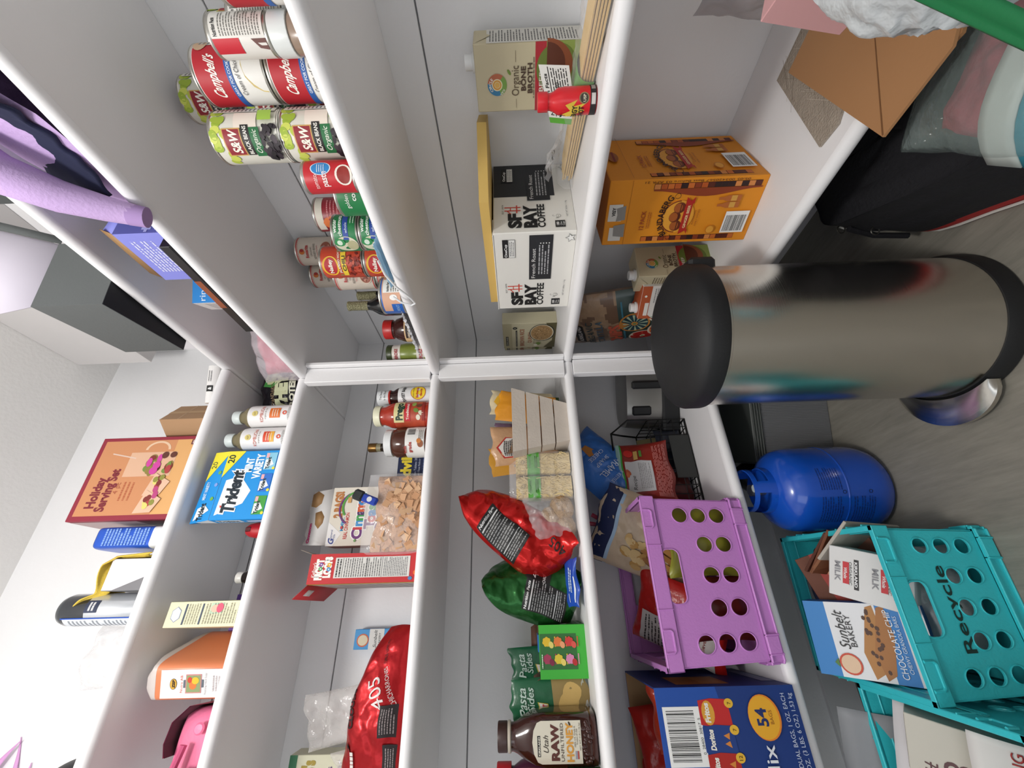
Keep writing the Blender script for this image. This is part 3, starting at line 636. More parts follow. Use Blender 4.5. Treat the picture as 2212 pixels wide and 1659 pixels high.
b = MB(); b.surf(lambda u, v: ((.066+.004*hn(u*6, v*5, 1))*abs(cos(u*pi))**.5*(1 if cos(u*pi) > 0 else -1)*(1 if v < .6 else 1-.35*(v-.6)), (.033+.005*hn(u*7, v*8, 3))*abs(sin(u*pi))**.5*(1 if sin(u*pi) > 0 else -1)*(1 if v < .6 else 1-.8*(v-.6)), .0835+v*.0815), 60, 30, clear(a=.20, r=.10)); b.build('clear_wrapper', t)
# clear bag of brown noodles
t = thing('brown_noodle_bag', 'crumpled clear bag with nests of brown noodles beside the green-banded pack', 'noodles', (-.062, -.400, Z4), 90)
for k, (x, z, r) in enumerate(((.028, .034, .030), (-.020, .030, .029), (.006, .062, .026))):
    b = MB()
    b.surf(lambda u, v: (x+r*1.15*cos(u*pi)*cos(v*pi/2)+.003*hn(u*9, v*9, k), r*.75*sin(u*pi)*cos(v*pi/2), max(.002, z+r*sin(v*pi/2)+.003*hn(u*7, v*7, k+9))), 30, 18, mat('B79468', .6, bump=.9, bscale=120, var=.25, vscale=60)); b.build('noodle_nest', t)
B = Bag(.125, .125, .075, seed=7, amp=.012, fr=22, top=.6, bot=.4); b = MB(); B.body(b, clear(a=.24, r=.08)); b.build('clear_bag', t)

# red and green bags of pork rinds
def d_facts(x0, y0, w, h, rot=0, head='Nutrition Facts'):
    def f(p, W, H):
        mp = p.mp; q = Pr(p.mb, lambda x, y, hh: mp(x0*W+x*cos(rot)-y*sin(rot), y0*H+x*sin(rot)+y*cos(rot), hh))
        q.rect(0, w, 0, h, '151515', 14, 14); q.h += .0008; q.text(head, w*.04, h*.90, h*.085, 'DADADA', 'L', bold=.03, w=w*.86)
        q.rect(w*.04, w*.96, h*.82, h*.85, 'CFCFCF', 10); q.lines(w*.04, w*.96, h*.30, h*.80, 9, '9A9A9A', seed=3); q.rect(w*.04, w*.96, h*.25, h*.27, 'CFCFCF', 10); q.lines(w*.04, w*.96, h*.04, h*.23, 4, '9A9A9A', seed=6)
    return f
def d_red(p, W, H):
    d_facts(-.46, .34, W*.52, H*.40)(p, W, H)
    p.text('405', W*.28, H*.12, .03, '151515', rot=pi/2)
simple_bag('snack_bag', 'shiny red foil snack bag with black facts panel, leaning to the right', 'bag', .138, .305, .08, foil('C81E1C', .22), (-.078, -.500, Z4+.034), 90, ry=35, taper=-.18, twist=62, seed=21, amp=.014, fr=12, deco=d_red, top=.7, bot=.8, group='foil bags of pork rinds', nu=50, nv=70, waist=-.04)
def d_green(p, W, H):
    d_facts(-.34, .12, W*.48, H*.44)(p, W, H)
    p.rect(W*.12, W*.46, H*.32, H*.58, '101010', 6, 6); p.up(4); p.text('405', W*.14, H*.45, .026, 'DADADA', 'L', shear=.2); p.text('CHICHARRONES', W*.12, H*.37, .010, 'E6E6E6', 'L', w=W*.34)
simple_bag('snack_bag', 'shiny dark green foil snack bag with black facts panel', 'bag', .135, .235, .08, foil('1F5A26', .24), (-.120, -.578, Z4+.005), 90, ry=14, taper=-.12, twist=58, seed=22, amp=.010, fr=12, deco=d_green, top=.55, bot=.5, group='foil bags of pork rinds', nu=50, nv=60, waist=-.05)
# small blue wrapper lying in front
def d_blue(p, W, H): p.lines(-W*.2, W*.3, H*.3, H*.6, 2, 'BFD6EE', th=.6); p.rect(-W*.4, W*.1, H*.1, H*.18, 'D8E2EE', 6); p.rect(-W*.42, -W*.25, H*.6, H*.64, 'D8E2EE', 3)
simple_bag('cookie_packet', 'small blue cookie packet lying flat in front of the two foil bags', 'packet', .105, .045, .012, mat('1E4FB4', .3, bump=.1), (-.040, -.541, Z4+.012), 88, rx=-62, seed=23, amp=.002, deco=d_blue)

# green gummy carton
w, d, h = .104, .135, .106
t = thing('gummy_carton', 'bright green open carton with fruit pictures', 'box', (-.165, -.676, Z4), 88)
b = MB(); G = card('3FAF3A'); IN = card('6B4A3C'); gd = card('2E7A33')
def open_box(b, w, d, h, m, inner, th=.0012):
    md = m if isinstance(m, dict) else {'d': m}; g = lambda k: md.get(k, md['d'])
    b.box(-w/2, w/2, -d/2, -d/2+th, 0, h, {'d': g('-y'), '+y': inner}, b=.0002); b.box(-w/2, w/2, d/2-th, d/2, 0, h, {'d': g('+y'), '-y': inner}, b=.0002)
    b.box(-w/2, -w/2+th, -d/2+th, d/2-th, 0, h, {'d': g('-x'), '+x': inner}, b=.0002); b.box(w/2-th, w/2, -d/2+th, d/2-th, 0, h, {'d': g('+x'), '-x': inner}, b=.0002)
    b.box(-w/2+th, w/2-th, -d/2+th, d/2-th, 0, th, {'d': inner}, b=.0002)
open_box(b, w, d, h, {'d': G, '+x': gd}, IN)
p = Pr(b, front(-w/2, -d/2, 0)); p.rect(.17*w, .83*w, .20*h, .985*h, '2F6B33'); p.up()
for i in range(3):
    for j in range(2):
        x, y = (.36+.32*j)*w, (.80-.24*i)*h; c = [['A23A56', 'D9C23A', 'D886B0'], ['E0B92E', 'E0793A', 'CF3A38']][j][i]
        for k in range(7): an = 2*pi*k/7; p.ell(x+.006*cos(an), y+.006*sin(an)+.004, .004, .004, c, 10)
        p.ell(x, y+.004, .006, .006, c, 10); p.ell(x-.006, y-.006, .007, .0055, ['7C2440', 'E8D06A', 'B5282C', 'E0D070', 'E8A070', 'D8554A'][i+3*j], 12, .4); p.lines(x-.010, x+.010, y-.0165, y-.0135, 1, c, th=.9)
p.lines(.2*w, .45*w, .92*h, .97*h, 1, 'CFE6C8')
q = Pr(b, sideR(w/2, -d/2, 0)); q.rect(0, d, 0, h, '2E6E33'); q.up(); q.poly([(.2*d, .3*h), (.9*d, .25*h), (.8*d, .8*h), (.3*d, .85*h)], '6B3A34'); q.ell(.4*d, .5*h, .012, .01, 'B5282C'); q.ell(.65*d, .6*h, .014, .01, '4F8A3A'); q.ell(.1*d, .45*h, .008, .008, 'E6E4DC'); q.rect(.1*d, .9*d, .08*h, .12*h, '7FA08A')
b.build('carton', t)
b = MB(); b.add([(-w/2+.002, d/2-.001, h), (w/2-.002, d/2-.001, h), (w/2-.012, d/2+.006, h+.016), (-w/2+.012, d/2+.006, h+.016)], [(0, 1, 2, 3)], IN)
b.add([(-w/2+.0006, -d/2+.002, h), (-w/2+.0006, d/2-.002, h), (-w/2-.007, d/2-.02, h+.014), (-w/2-.007, -d/2+.02, h+.014)], [(0, 1, 2, 3)], IN); o = b.build('flap', t); solidify(o, .001)
b = MB(); b.box(-.005, .03, -.03, .03, .002, .108, mat('2F78C8', .3)); b.build('blue_packet', t)
# two pasta side pouches
def d_knorr(col):
    def f(p, W, H):
        p.rect(-W*.5, W*.5, H*.0, H*.46, col, 10, 8); p.up(1.5)
        if col == '9A8350':
            for x, y, r in ((-.12, .27, .30), (.1, .22, .26)): p.ell(x*W, y*H, r*W, r*W*.9, 'D2B06A', 16); p.up()
            for k in range(9): p.ell((-.2+.05*k)*W, (.18+.03*(k % 3))*H, .03, .004, 'B98E48', 8, k) if 0 else None
            p.poly([(-.45*W, .02*H), (.4*W, .02*H), (.3*W, .08*H), (-.4*W, .08*H)], 'B9B7AC')
        else: p.lines(-.1*W, .35*W, H*.32, H*.38, 1, 'F0DCC8')
        p.text('Pasta', -.02*W, H*.80, .026, 'BBD0C4', shear=.2, bold=.01); p.text('Sides', .04*W, H*.70, .022, 'BBD0C4', shear=.2, bold=.01)
        p.poly([(-W*.42, H*.47), (-W*.06, H*.53), (-W*.02, H*.66), (-W*.42, H*.60)], 'C7B848'); p.up(); p.poly([(-W*.40, H*.485), (-W*.08, H*.54), (-W*.04, H*.645), (-W*.40, H*.59)], 'E3DFD8'); p.up(1.5); p.text('Knorr', -W*.22, H*.535, .022, 'C0292E', bold=.03, rot=.08, w=W*.30)
    return f
KG = mat('20603F', .3, bump=.1)
simple_bag('pasta_side_pouch', 'green pasta pouch with an orange panel, behind the green carton', 'pouch', .075, .172, .018, KG, (-.205, -.705, Z4+.002), 88, ry=-3, seed=31, amp=.0015, deco=d_knorr('C95A2C'), group='green pasta pouches', waist=0)
simple_bag('pasta_side_pouch', 'green pasta pouch showing noodles, between the green carton and honey jug', 'pouch', .085, .172, .02, KG, (-.115, -.762, Z4+.002), 88, ry=-4, seed=32, amp=.002, deco=d_knorr('9A8350'), group='green pasta pouches', waist=0)
# honey jug
def sq(u, k=.42): c, s = cos(u), sin(u); return (abs(c)**k*(1 if c > 0 else -1), abs(s)**k*(1 if s > 0 else -1))
t = thing('honey_jug', 'large squared brown honey jug with dark lid and cream label', 'jug', (-.072, -.820, Z4), 88)
HB = mat('3A1710', .14, coat=.4, var=.2, vscale=10); b = MB()
prof = [(.036, 0, .5), (.0425, .004, .42), (.0435, .012, .42), (.0415, .014, .42), (.0435, .018, .42), (.0435, .105, .42), (.041, .125, .5), (.034, .145, .65), (.026, .160, .85), (.0235, .168, 1), (.0235, .176, 1)]
n = 48; o = len(b.v)
for r, z, k in prof:
    for i in range(n): c, s = sq(2*pi*i/n+.0001, k); b.v.append((r*c, r*s*.98, z))
mi = b.mi(HB)
for j in range(len(prof)-1):
    for i in range(n): b.f.append((j*n+i, j*n+(i+1) % n, (j+1)*n+(i+1) % n, (j+1)*n+i)); b.m.append(mi)
b.f.append(tuple(reversed(range(n)))); b.m.append(mi)
rd = random.Random(6)
for k in range(26):      # raised comb bumps near the foot
    x, z = rd.uniform(-.032, .032), rd.uniform(.012, .032); s0 = len(b.v); b.lathe([(.0042, 0), (.0036, .001), (.002, .0018), (.0001, .002)], HB, n=8, cap=False); b.xf(Matrix.Translation((x, -.0420, z)) @ Matrix.Rotation(pi/2, 4, 'X'), s0)
b.build('jug_body', t)
b = MB(); pts = [(-.033, .034), (.033, .034), (.033, .112), (.030, .120), (.018, .127), (0, .130), (-.018, .127), (-.030, .120), (-.033, .112)]
mp = front(0, -.0432, 0); p = Pr(b, mp); p.poly(pts, 'DCD6C4'); p.up()
p.rect(-.022, .010, .114, .120, '1a1a1a'); p.up(); p.text('KIRKLAND', -.006, .115, .0045, 'E8E4D6', bold=.03, w=.029); p.text('Utah', -.004, .099, .014, '3A3028', shear=.35)
p.text('RAW', 0, .079, .020, '5A2A22', bold=.05, w=.056); p.text('UNFILTERED', 0, .069, .0085, '4A3A30', w=.058); p.text('HONEY', 0, .051, .018, 'D99A3C', bold=.04, w=.060); p.ell(.028, .056, .004, .0018, '3A3028', 8, .5)
p.text('100% U.S. Grade A', .008, .0455, .0042, '4A3A30', w=.032); p.text('Product of USA', .008, .0415, .0038, '4A3A30'); p.rect(-.026, -.014, .0435, .0475, '9A9AA8'); p.rect(-.026, -.014, .0405, .043, 'B4403C'); p.text('NET WT 3 LB (1.36 kg)', .008, .036, .0036, '4A3A30', w=.042)
b.build('label', t)
b = MB(); b.lathe([(.0248, .172), (.0265, .174), (.0265, .1775), (.0245, .179)], plas('C9BFB0')); b.build('neck_ring', t)
b = MB(); cap(b, .0255, .180, .199, plas('3B2420', .4)); b.build('lid', t)
# bottle with a red cap behind and a carton at the picture edge
t = thing('red_capped_bottle', 'bottle with a red cap behind the honey jug', 'bottle', (-.165, -.905, Z4))
b = MB(); b.lathe([(.030, 0), (.033, .004), (.033, .13), (.026, .155), (.017, .170), (.017, .178)], mat('54203C', .2)); b.build('bottle_body', t)
b = MB(); cap(b, .024, .176, .207, plas('C3242E', .35)); b.build('cap', t)
a = MB(); w, d, h = .12, .05, .18; a.box(-w/2, w/2, -d/2, d/2, 0, h, card('3E7A3A')); p = Pr(a, front(-w/2, -d/2, 0)); p.rect(.5*w, w, .35*h, .95*h, 'B98A55')
q = Pr(a, sideR(w/2, -d/2, 0)); q.rect(0, d, .35*h, .96*h, 'B07C48'); q.up(); q.lines(.1*d, .9*d, .05*h, .3*h, 5, '2A4A2C')
put(a.build('food_carton'), 'green and brown carton in front of the honey jug', 'box', (-.028, -.925, Z4), 90)

# ================= plastic crates with round holes =================
def hole_panel(W, H, holes, slot, th):
    """flat panel with round holes and a rounded slot, as a solid; local x across, z up, thickness towards +y"""
    cu = bpy.data.curves.new('p', 'CURVE'); cu.dimensions = '2D'; cu.fill_mode = 'BOTH'; cu.extrude = th/2
    def sp(pts):
        s = cu.splines.new('POLY'); s.points.add(len(pts)-1)
        for i, (x, y) in enumerate(pts): s.points[i].co = (x, y, 0, 1)
        s.use_cyclic_u = True
    sp([(-W/2, 0), (W/2, 0), (W/2, H), (-W/2, H)])
    for x, y, r in holes: sp([(x+r*cos(2*pi*k/28), y+r*1.0*sin(2*pi*k/28)) for k in range(28)])
    if slot:
        x, y, w, h, r = slot; q = []
        for sx, sy, a0 in ((1, 1, 0), (-1, 1, pi/2), (-1, -1, pi), (1, -1, 3*pi/2)):
            for k in range(6): a = a0+pi/2*k/5; q.append((x+sx*(w/2-r)+r*cos(a), y+sy*(h/2-r)+r*sin(a)))
        sp(q)
    ob = bpy.data.objects.new('p', cu); me = ob.to_mesh()
    vs = [(v.co.x, -v.co.z, v.co.y) for v in me.vertices]; fs = [tuple(p.vertices) for p in me.polygons]
    ob.to_mesh_clear(); bpy.data.objects.remove(ob); bpy.data.curves.remove(cu); return vs, fs
def crate(name, label, col, W, D, H, loc, rz, text=None, rx=0, ry=0, group=None, col2=None):
    t = thing(name, label, 'crate', loc, rz, rx, ry, group); m = mat(col, .38, bump=.08, bscale=220, var=.03)
    f0 = .93; rimh = H*.14; footh = H*.12
    def tap(v): k = f0+(1-f0)*v[2]/H; return (v[0]*k, v[1]*k, v[2])
    def wall(Wd, off, ang, longside):
        r = .0165*W/.31; hs = []; px = Wd*.195; n = 5 if longside else 5
        if not longside: px = Wd*.19
        zr = [H*.27, H*.45, H*.63]
        for c in range(n):
            x = (c-(n-1)/2)*px
            for k, z in enumerate(zr):
                if k == 2 and abs(c-(n-1)/2) < 2: continue
                hs.append((x, z-footh, r))
        vs, fs = hole_panel(Wd-.004, H-footh-rimh*.3, hs, (0, (H-rimh-footh)-H*.065, Wd*.33, H*.16, H*.06), .003)
        M = Matrix.Rotation(ang, 4, 'Z') @ Matrix.Translation((0, -off, footh))
        b = MB(); b.add([tap(M @ Vector(v)) for v in vs], fs, m)
        # raised lips round the holes and the slot
        for x, z, rr in hs:
            b.tube([tap(M @ Vector((x+rr*cos(2*pi*k/24), -.0022, z+rr*sin(2*pi*k/24)))) for k in range(24)], .0014, m, n=5, closed=True)
        q = []; x, y, w, h, r = 0, (H-rimh-footh)-H*.065, Wd*.33, H*.16, H*.06
        for sx, sy, a0 in ((1, 1, 0), (-1, 1, pi/2), (-1, -1, pi), (1, -1, 3*pi/2)):
            for k in range(6): a = a0+pi/2*k/5; q.append(tap(M @ Vector((x+sx*(w/2-r)+r*cos(a), -.0025, y+sy*(h/2-r)+r*sin(a)))))
        b.tube(q, .0016, m, n=5, closed=True)
        if text and ang == 0:
            p = Pr(b, lambda x, y, h: tap((x, -off-.002-h, y))); p.text(text, -.0, H*.52, H*.125, '14342F' if col != 'CB88D2' else '222', w=Wd*.52, bold=.012, sx=.8)
        b.build('side_panel', t)
        # rim moulding, with hook loops
        b = MB(); e = .006
        def bx(x0, x1, y0, y1, z0, z1): s0 = len(b.v); b.box(x0, x1, y0, y1, z0, z1, m, b=.0012); b.v[s0:] = [tap(M0 @ Vector(v)) for v in b.v[s0:]]
        M0 = Matrix.Rotation(ang, 4, 'Z')
        bx(-Wd/2-e, Wd/2+e, -off-e, -off+.003, H-rimh, H-rimh+.003); bx(-Wd/2-e, Wd/2+e, -off-e, -off-e+.003, H-rimh, H-.001); bx(-Wd/2-e, Wd/2+e, -off-e, -off+.004, H-.004, H)
        for s in (-1, 1):
            bx(s*Wd*.19-.001, s*Wd*.19+.001, -off-e-.002, -off-e+.001, H-rimh, H)
            q = [(s*Wd*.36-.020, H-.003), (s*Wd*.36-.020, H-.018), (s*Wd*.36-.016, H-.022), (s*Wd*.36+.016, H-.022), (s*Wd*.36+.020, H-.018), (s*Wd*.36+.020, H-.003)]
            b.tube([tap(M0 @ Vector((x, -off-e-.001, z))) for x, z in q], .0024, m, n=6)
        b.build('rim', t)
        b = MB(); bx(-Wd/2-.004, Wd/2+.004, -off-.009, -off+.002, footh-.004, footh); bx(-Wd/2-.002, Wd/2+.002, -off-.004, -off, 0, footh)
        bx(-Wd/2-.004, Wd/2+.004, -off-.008, -off+.002, 0, .004)
        for s in (-1, 1): bx(s*Wd*.40-.025, s*Wd*.40-.021, -off-.011, -off, 0, footh); bx(s*Wd*.40+.011, s*Wd*.40+.015, -off-.011, -off, 0, footh); bx(s*Wd*.40-.021, s*Wd*.40+.011, -off-.011, -off-.008, .003, footh)
        b.build('foot_flange', t)
    wall(W, D/2, 0, True); wall(W, D/2, pi, True); wall(D, W/2, pi/2, False); wall(D, W/2, -pi/2, False)
    b = MB(); fl = []
    b.box(-W/2*f0+.002, W/2*f0-.002, -D/2*f0+.002, D/2*f0-.002, .006, .009, m)
    b.build('crate_floor', t)
    return t
crate('plastic_crate', 'purple plastic crate with round holes on the lowest left shelf', 'CB88D2', .335, .33, .238, (-.145, -.538, Z5), 90)

# ---- contents of the purple crate ----
def d_tost(p, W, H):
    p.rect(-W*.5, W*.5, H*.84, H*1.0, '16254F', 12, 4); p.rect(-W*.5, W*.5, H*.81, H*.84, 'A9C6E0', 12, 1); p.up(2)
    p.poly([(-.40*W, .30*H), (.0*W, .25*H), (.15*W, .52*H), (-.22*W, .60*H)], '8A5A24'); p.up(2)
    for k in range(5): p.poly([((-.38+.09*k)*W, (.30-.008*k)*H), ((-.31+.09*k)*W, (.294-.008*k)*H), ((-.17+.075*k)*W, (.57-.015*k)*H), ((-.22+.075*k)*W, (.585-.015*k)*H)], ['A8743A', 'B98446'][k % 2])
    p.up(2); rd = random.Random(2)
    for k in range(22): p.ell((-.38+rd.random()*.34)*W, (.50+rd.random()*.20)*H, .014, .009, rd.choice(['D6B070', 'C79A55', 'E2C48A']), 8, rd.uniform(0, 3)); p.up(.2)
simple_bag('tortilla_chip_bag', 'cream and navy chip bag sticking out of the purple crate', 'bag', .215, .30, .085, mat('CDB99E', .28, bump=.15, var=.05), (-.150, -.498, Z5+.035), 66, ry=20, rx=-16, seed=41, amp=.010, deco=d_tost, nu=44, nv=50)
def d_jerky(p, W, H):
    p.rect(-W*.5, -W*.02, H*.42, H*.9, 'C9C6C2', 8, 10); p.rect(-W*.5, -W*.02, H*.10, H*.34, 'C9C6C2', 8, 8); p.up(3); p.lines(-W*.46, -W*.06, H*.5, H*.86, 9, '3a3836', seed=3); p.text("DEEP RIVER", -W*.26, H*.25, .018, '2c2422', w=W*.4, bold=.02, rot=0); p.text('We believe', -W*.26, H*.19, .012, '8a2a22', w=W*.38)
simple_bag('snack_bag', 'red bag with a white back panel in the front left of the purple crate', 'bag', .180, .215, .05, mat('B81F1A', .3, bump=.2), (-.105, -.664, Z5+.055), 62, rx=-40, ry=8, seed=42, amp=.008, deco=d_jerky, group='snack bags in the purple crate', nu=40, nv=44)
simple_bag('snack_bag', 'dull yellow bag seen through the holes of the purple crate', 'bag', .16, .16, .05, mat('9A9A32', .35, var=.2), (-.035, -.46, Z5+.015), 90, seed=43, group='snack bags in the purple crate')
simple_bag('snack_bag', 'dark red bag low in the middle of the purple crate', 'bag', .13, .13, .04, mat('7A2A20', .35, var=.3, vscale=30), (-.045, -.60, Z5+.015), 88, seed=44, group='snack bags in the purple crate')
def d_rees(p, W, H): p.ell(0, H*.6, W*.25, H*.2, 'E4A63C', 16); p.up(); p.ell(-.02, H*.55, .015, .012, 'C8322C', 12); p.ell(.02, H*.65, .014, .01, '2F8FA8', 12)
simple_bag('snack_bag', 'small patterned orange and white bag leaning at the back of the purple crate', 'bag', .10, .14, .03, mat('C98A7A', .35, var=.4, vscale=40), (-.20, -.63, Z5+.05), 70, ry=-20, rx=-20, seed=45, deco=d_rees, group='snack bags in the purple crate')

# ---- blue carton of chip bags ----
w, d, h = .42, .27, .268
t = thing('chip_variety_carton', 'large open blue carton of chip bags on the lowest left shelf', 'box', (-.125, -.945, Z5), 90)
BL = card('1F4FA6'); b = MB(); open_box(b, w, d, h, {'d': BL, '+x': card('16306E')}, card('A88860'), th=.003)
p = Pr(b, front(-w/2, -d/2, 0)); x1 = w
p.rect(0, w, 0, .45*h, '17387E'); p.poly([(0, .45*h), (w*.62, .45*h), (w, .56*h), (w, .45*h)], '17387E'); p.up()
p.barcode(x1-.118, x1-.030, .70*h, .965*h, seed=8, vert=False); p.text('0  28400  30817  5', x1-.074, .71*h, .007, '222222')
for k, (c, nme, num) in enumerate((('C5292A', 'Fritos', '7'), ('1F3F86', 'Doritos', '7'), ('B3261F', 'Doritos', '12'), ('D05A22', 'Cheetos', '12'))):
    x = x1-.040-.040*k; y = (.60)*h; p.poly([(x-.020, y-.030), (x+.020, y-.028), (x+.022, y+.004), (x+.019, y+.028), (x-.018, y+.029), (x-.022, y)], c); p.up()
    if k == 0: p.ell(x, y+.012, .019, .012, 'E0A23A', 16)
    if k in (1, 2): p.poly([(x-.012, y-.020), (x-.002, y-.018), (x-.006, y-.008)], 'D98A3C'); p.poly([(x+.0, y-.018), (x+.010, y-.020), (x+.006, y-.008)], 'D98A3C')
    p.up(); p.text(nme, x, y+.010, .013, 'F2EEE4' if k != 3 else 'E9C13A', bold=.05, shear=.1, w=.030); p.ell(x+.014, y-.030, .0075, .0085, 'E9B93A', 16); p.up(); p.text(num, x+.014, y-.0335, .009, '4a2a12')
p.up(); p.ell(x1-.048, .26*h, .035, .030, 'E8852A', 28); p.ell(x1-.048, .265*h, .033, .028, 'F0B02E', 28); p.up(); p.text('54', x1-.048, .245*h, .028, '1E2F6A', bold=.03); p.text('BAGS', x1-.048, .205*h, .009, 'A0621E')
p.text('Classic Mix', x1-.088, .245*h, .030, 'E9ECF2', 'R', w=.17, bold=.01)
p.text('54 INDIVIDUAL BAGS, 1 OZ. EACH', x1-.012, .085*h, .011, 'C9D2E6', 'R', w=.15); p.text('TOTAL NET WT. 54 OZ. (3 LBS. 6 OZ.) 1.53 kg', x1-.012, .035*h, .011, 'C9D2E6', 'R', w=.205)
q = Pr(b, sideR(w/2, -d/2, 0)); q.rect(.12*d, .5*d, .40*h, .80*h, 'B57A2C'); q.up(); q.rect(.16*d, .46*d, .44*h, .6*h, 'C98F3C'); q.rect(.2*d, .8*d, .02*h, .12*h, '7C86A0')
b.build('carton', t)
def d_chip(c1, c2):
    def f(p, W, H): p.ell(0, H*.55, W*.34, H*.2, c1, 20); p.up(2); p.poly([(-W*.3, H*.3), (W*.1, H*.2), (W*.3, H*.35), (-W*.05, H*.45)], c2)
    return f
rd = random.Random(8)
for k, (x, y, z, c, c1, c2, rz, rx, lb) in enumerate(((-.045, -.815, .09, 'C9442C', 'D8D4CC', 'B5281E', 70, -25, 'white and red chip bag in the right corner of the open blue carton'), (-.045, -.965, .085, '8E1C18', 'D89A3C', 'C9C4BC', 95, -30, 'dark red chip bag with gold shape in the front of blue carton'), (-.175, -.835, .10, 'B3251F', 'D9D2C8', '8a1a16', 100, -15, 'red chip bag lying behind others in the open blue carton'), (-.175, -.985, .10, '9A1F1A', 'E0A23A', 'D9D2C8', 80, -20, 'deep red chip bag towards the back of blue carton'), (-.11, -1.09, .09, 'C9792C', 'D8D4CC', 'A8281E', 88, -30, 'orange chip bag by the picture edge in the blue carton'))):
    simple_bag('chip_bag', lb, 'bag', .135, .175, .05, mat(c, .28, bump=.2, var=.15), (x, y, Z5+z), rz, rx=rx, ry=rd.uniform(-12, 12), seed=50+k, amp=.008, deco=d_chip(c1, c2), group='chip bags in the blue carton')
# ================= pedal bin =================
t = thing('pedal_bin', 'tall stainless steel pedal bin with a black lid in the corner', 'bin', (.325, -.126, FZ), -26)
SS = bpy.data.materials.new('brushed_steel'); SS.use_nodes = True; nt = SS.node_tree; b_ = nt.nodes['Principled BSDF']
b_.inputs['Metallic'].default_value = 1; b_.inputs['Roughness'].default_value = .30; b_.inputs['Anisotropic'].default_value = .6; b_.inputs['Base Color'].default_value = lin('D2CEC6')
tc = nt.nodes.new('ShaderNodeTexCoord'); mpn = nt.nodes.new('ShaderNodeMapping'); mpn.inputs['Scale'].default_value = (1, 1, 90); nz = nt.nodes.new('ShaderNodeTexNoise'); nz.inputs['Scale'].default_value = 9; nz.inputs['Detail'].default_value = 4
nt.links.new(tc.outputs['Object'], mpn.inputs[0]); nt.links.new(mpn.outputs[0], nz.inputs['Vector']); bpn = nt.nodes.new('ShaderNodeBump'); bpn.inputs['Strength'].default_value = .05; bpn.inputs['Distance'].default_value = .002
nt.links.new(nz.outputs['Fac'], bpn.inputs['Height']); nt.links.new(bpn.outputs[0], b_.inputs['Normal'])
mr = nt.nodes.new('ShaderNodeMapRange'); mr.inputs['To Min'].default_value = .17; mr.inputs['To Max'].default_value = .30; nt.links.new(nz.outputs['Fac'], mr.inputs['Value']); nt.links.new(mr.outputs[0], b_.inputs['Roughness'])
b = MB(); b.lathe([(.1355, .032), (.1355, .030), (.1360, .26), (.1360, .488), (.1370, .489), (.1370, .492)], SS, n=96, cap=False); b.build('steel_drum', t)
BK = mat('17181A', .62, bump=.05, bscale=250)
b = MB(); b.lathe([(.138, 0), (.1405, .003), (.1405, .026), (.137, .036), (.1340, .036)], BK, n=80); b.build('base_ring', t)
b = MB(); b.lathe([(.1365, .493), (.1410, .494), (.1420, .498), (.1420, .522), (.1400, .528), (.1330, .536), (.110, .5475), (.08, .553), (.04, .556), (.0001, .557)], BK, n=96, cap=False); 
b.box(-.055, .055, .118, .146, .470, .520, BK, b=.006); b.build('lid', t)
b = MB(); pr = []; N = 26
def ped(u, v):   # crescent plate: u along the arc, v across
    a = radians(-0)+u*radians(42); w = .050*(1-u*u)**.75; r = .1425+(v*.5+.5)*w
    return (r*sin(a), -r*cos(a), .030+.006*(1-(v*.5+.5))-.010*(v*.5+.5)**2)
def pedb(u, v): x, y, z = ped(u, v); return (x, y, z-.008)
b.surf(ped, N, 8, SS, flip=False); b.surf(pedb, N, 8, SS, flip=True)
b.surf(lambda u, v: (ped(u, 1)[0], ped(u, 1)[1], ped(u, 1)[2]-.004+v*.004), N, 2, SS)
b.build('pedal', t)

# ================= blue tank =================
t = thing('helium_tank', 'glossy blue gas tank with a top collar, standing on the floor', 'tank', (-.030, -.348, FZ), 40)
TB = mat('1452C0', .2, coat=.5, var=.06, vscale=6)
b = MB(); R = .100
prof = [(.070, 0), (.084, .004), (.094, .018), (.0985, .036), (.100, .055), (.100, .115), (.1012, .1165), (.1012, .1185), (.100, .120), (.100, .185), (.0975, .205), (.090, .224), (.076, .238), (.058, .247), (.045, .250)]
b.lathe(prof, TB, n=64)
p = Pr(b, cyl(lambda z: .1002, 0, a0=-pi/2)); p.lines(-.02, .045, .13, .18, 9, '0A2F7C', seed=4); p.lines(.06, .11, .13, .18, 9, '0A2F7C', seed=5); p.lines(-.02, .045, .06, .11, 9, '0A2F7C', seed=6)
p.ring(.055, .128, .003, .0042, '0A2050'); p.ring(.055, .070, .003, .0042, '0A2050')
b.build('tank_body', t)
b = MB()      # collar with three windows
wins = [(0.25, .75), (2.35, .75), (4.45, .75)]; n = 72
for k in range(n):
    a0, a1 = 2*pi*k/n, 2*pi*(k+1)/n; am = (a0+a1)/2
    op = any(abs((am-w+pi) % (2*pi)-pi) < ww for w, ww in wins)
    def seg(z0, z1, r0=.056, r1=.053):
        P = lambda a, z, r: ((r-.02*(z-.235)/.07*.3)*cos(a), (r-.02*(z-.235)/.07*.3)*sin(a), z)
        b.add([P(a0, z0, r0), P(a1, z0, r0), P(a1, z1, r0), P(a0, z1, r0), P(a0, z0, r1), P(a1, z0, r1), P(a1, z1, r1), P(a0, z1, r1)], [(0, 1, 2, 3), (5, 4, 7, 6), (3, 2, 6, 7), (1, 0, 4, 5)], TB)
    if op: seg(.240, .262); seg(.289, .299)
    else: seg(.240, .299)
b.build('collar', t)
b = MB(); b.lathe([(.012, .248), (.012, .262), (.008, .264), (.008, .275), (.014, .277), (.014, .285), (.0001, .286)], mat('A8A59C', .3, metal=.9), n=20); b.build('valve', t)
b = MB(); b.lathe([(.009, .262), (.009, .290)], plas('BFC8C6'), c=(.02, -.02)); b.build('valve_tag', t)

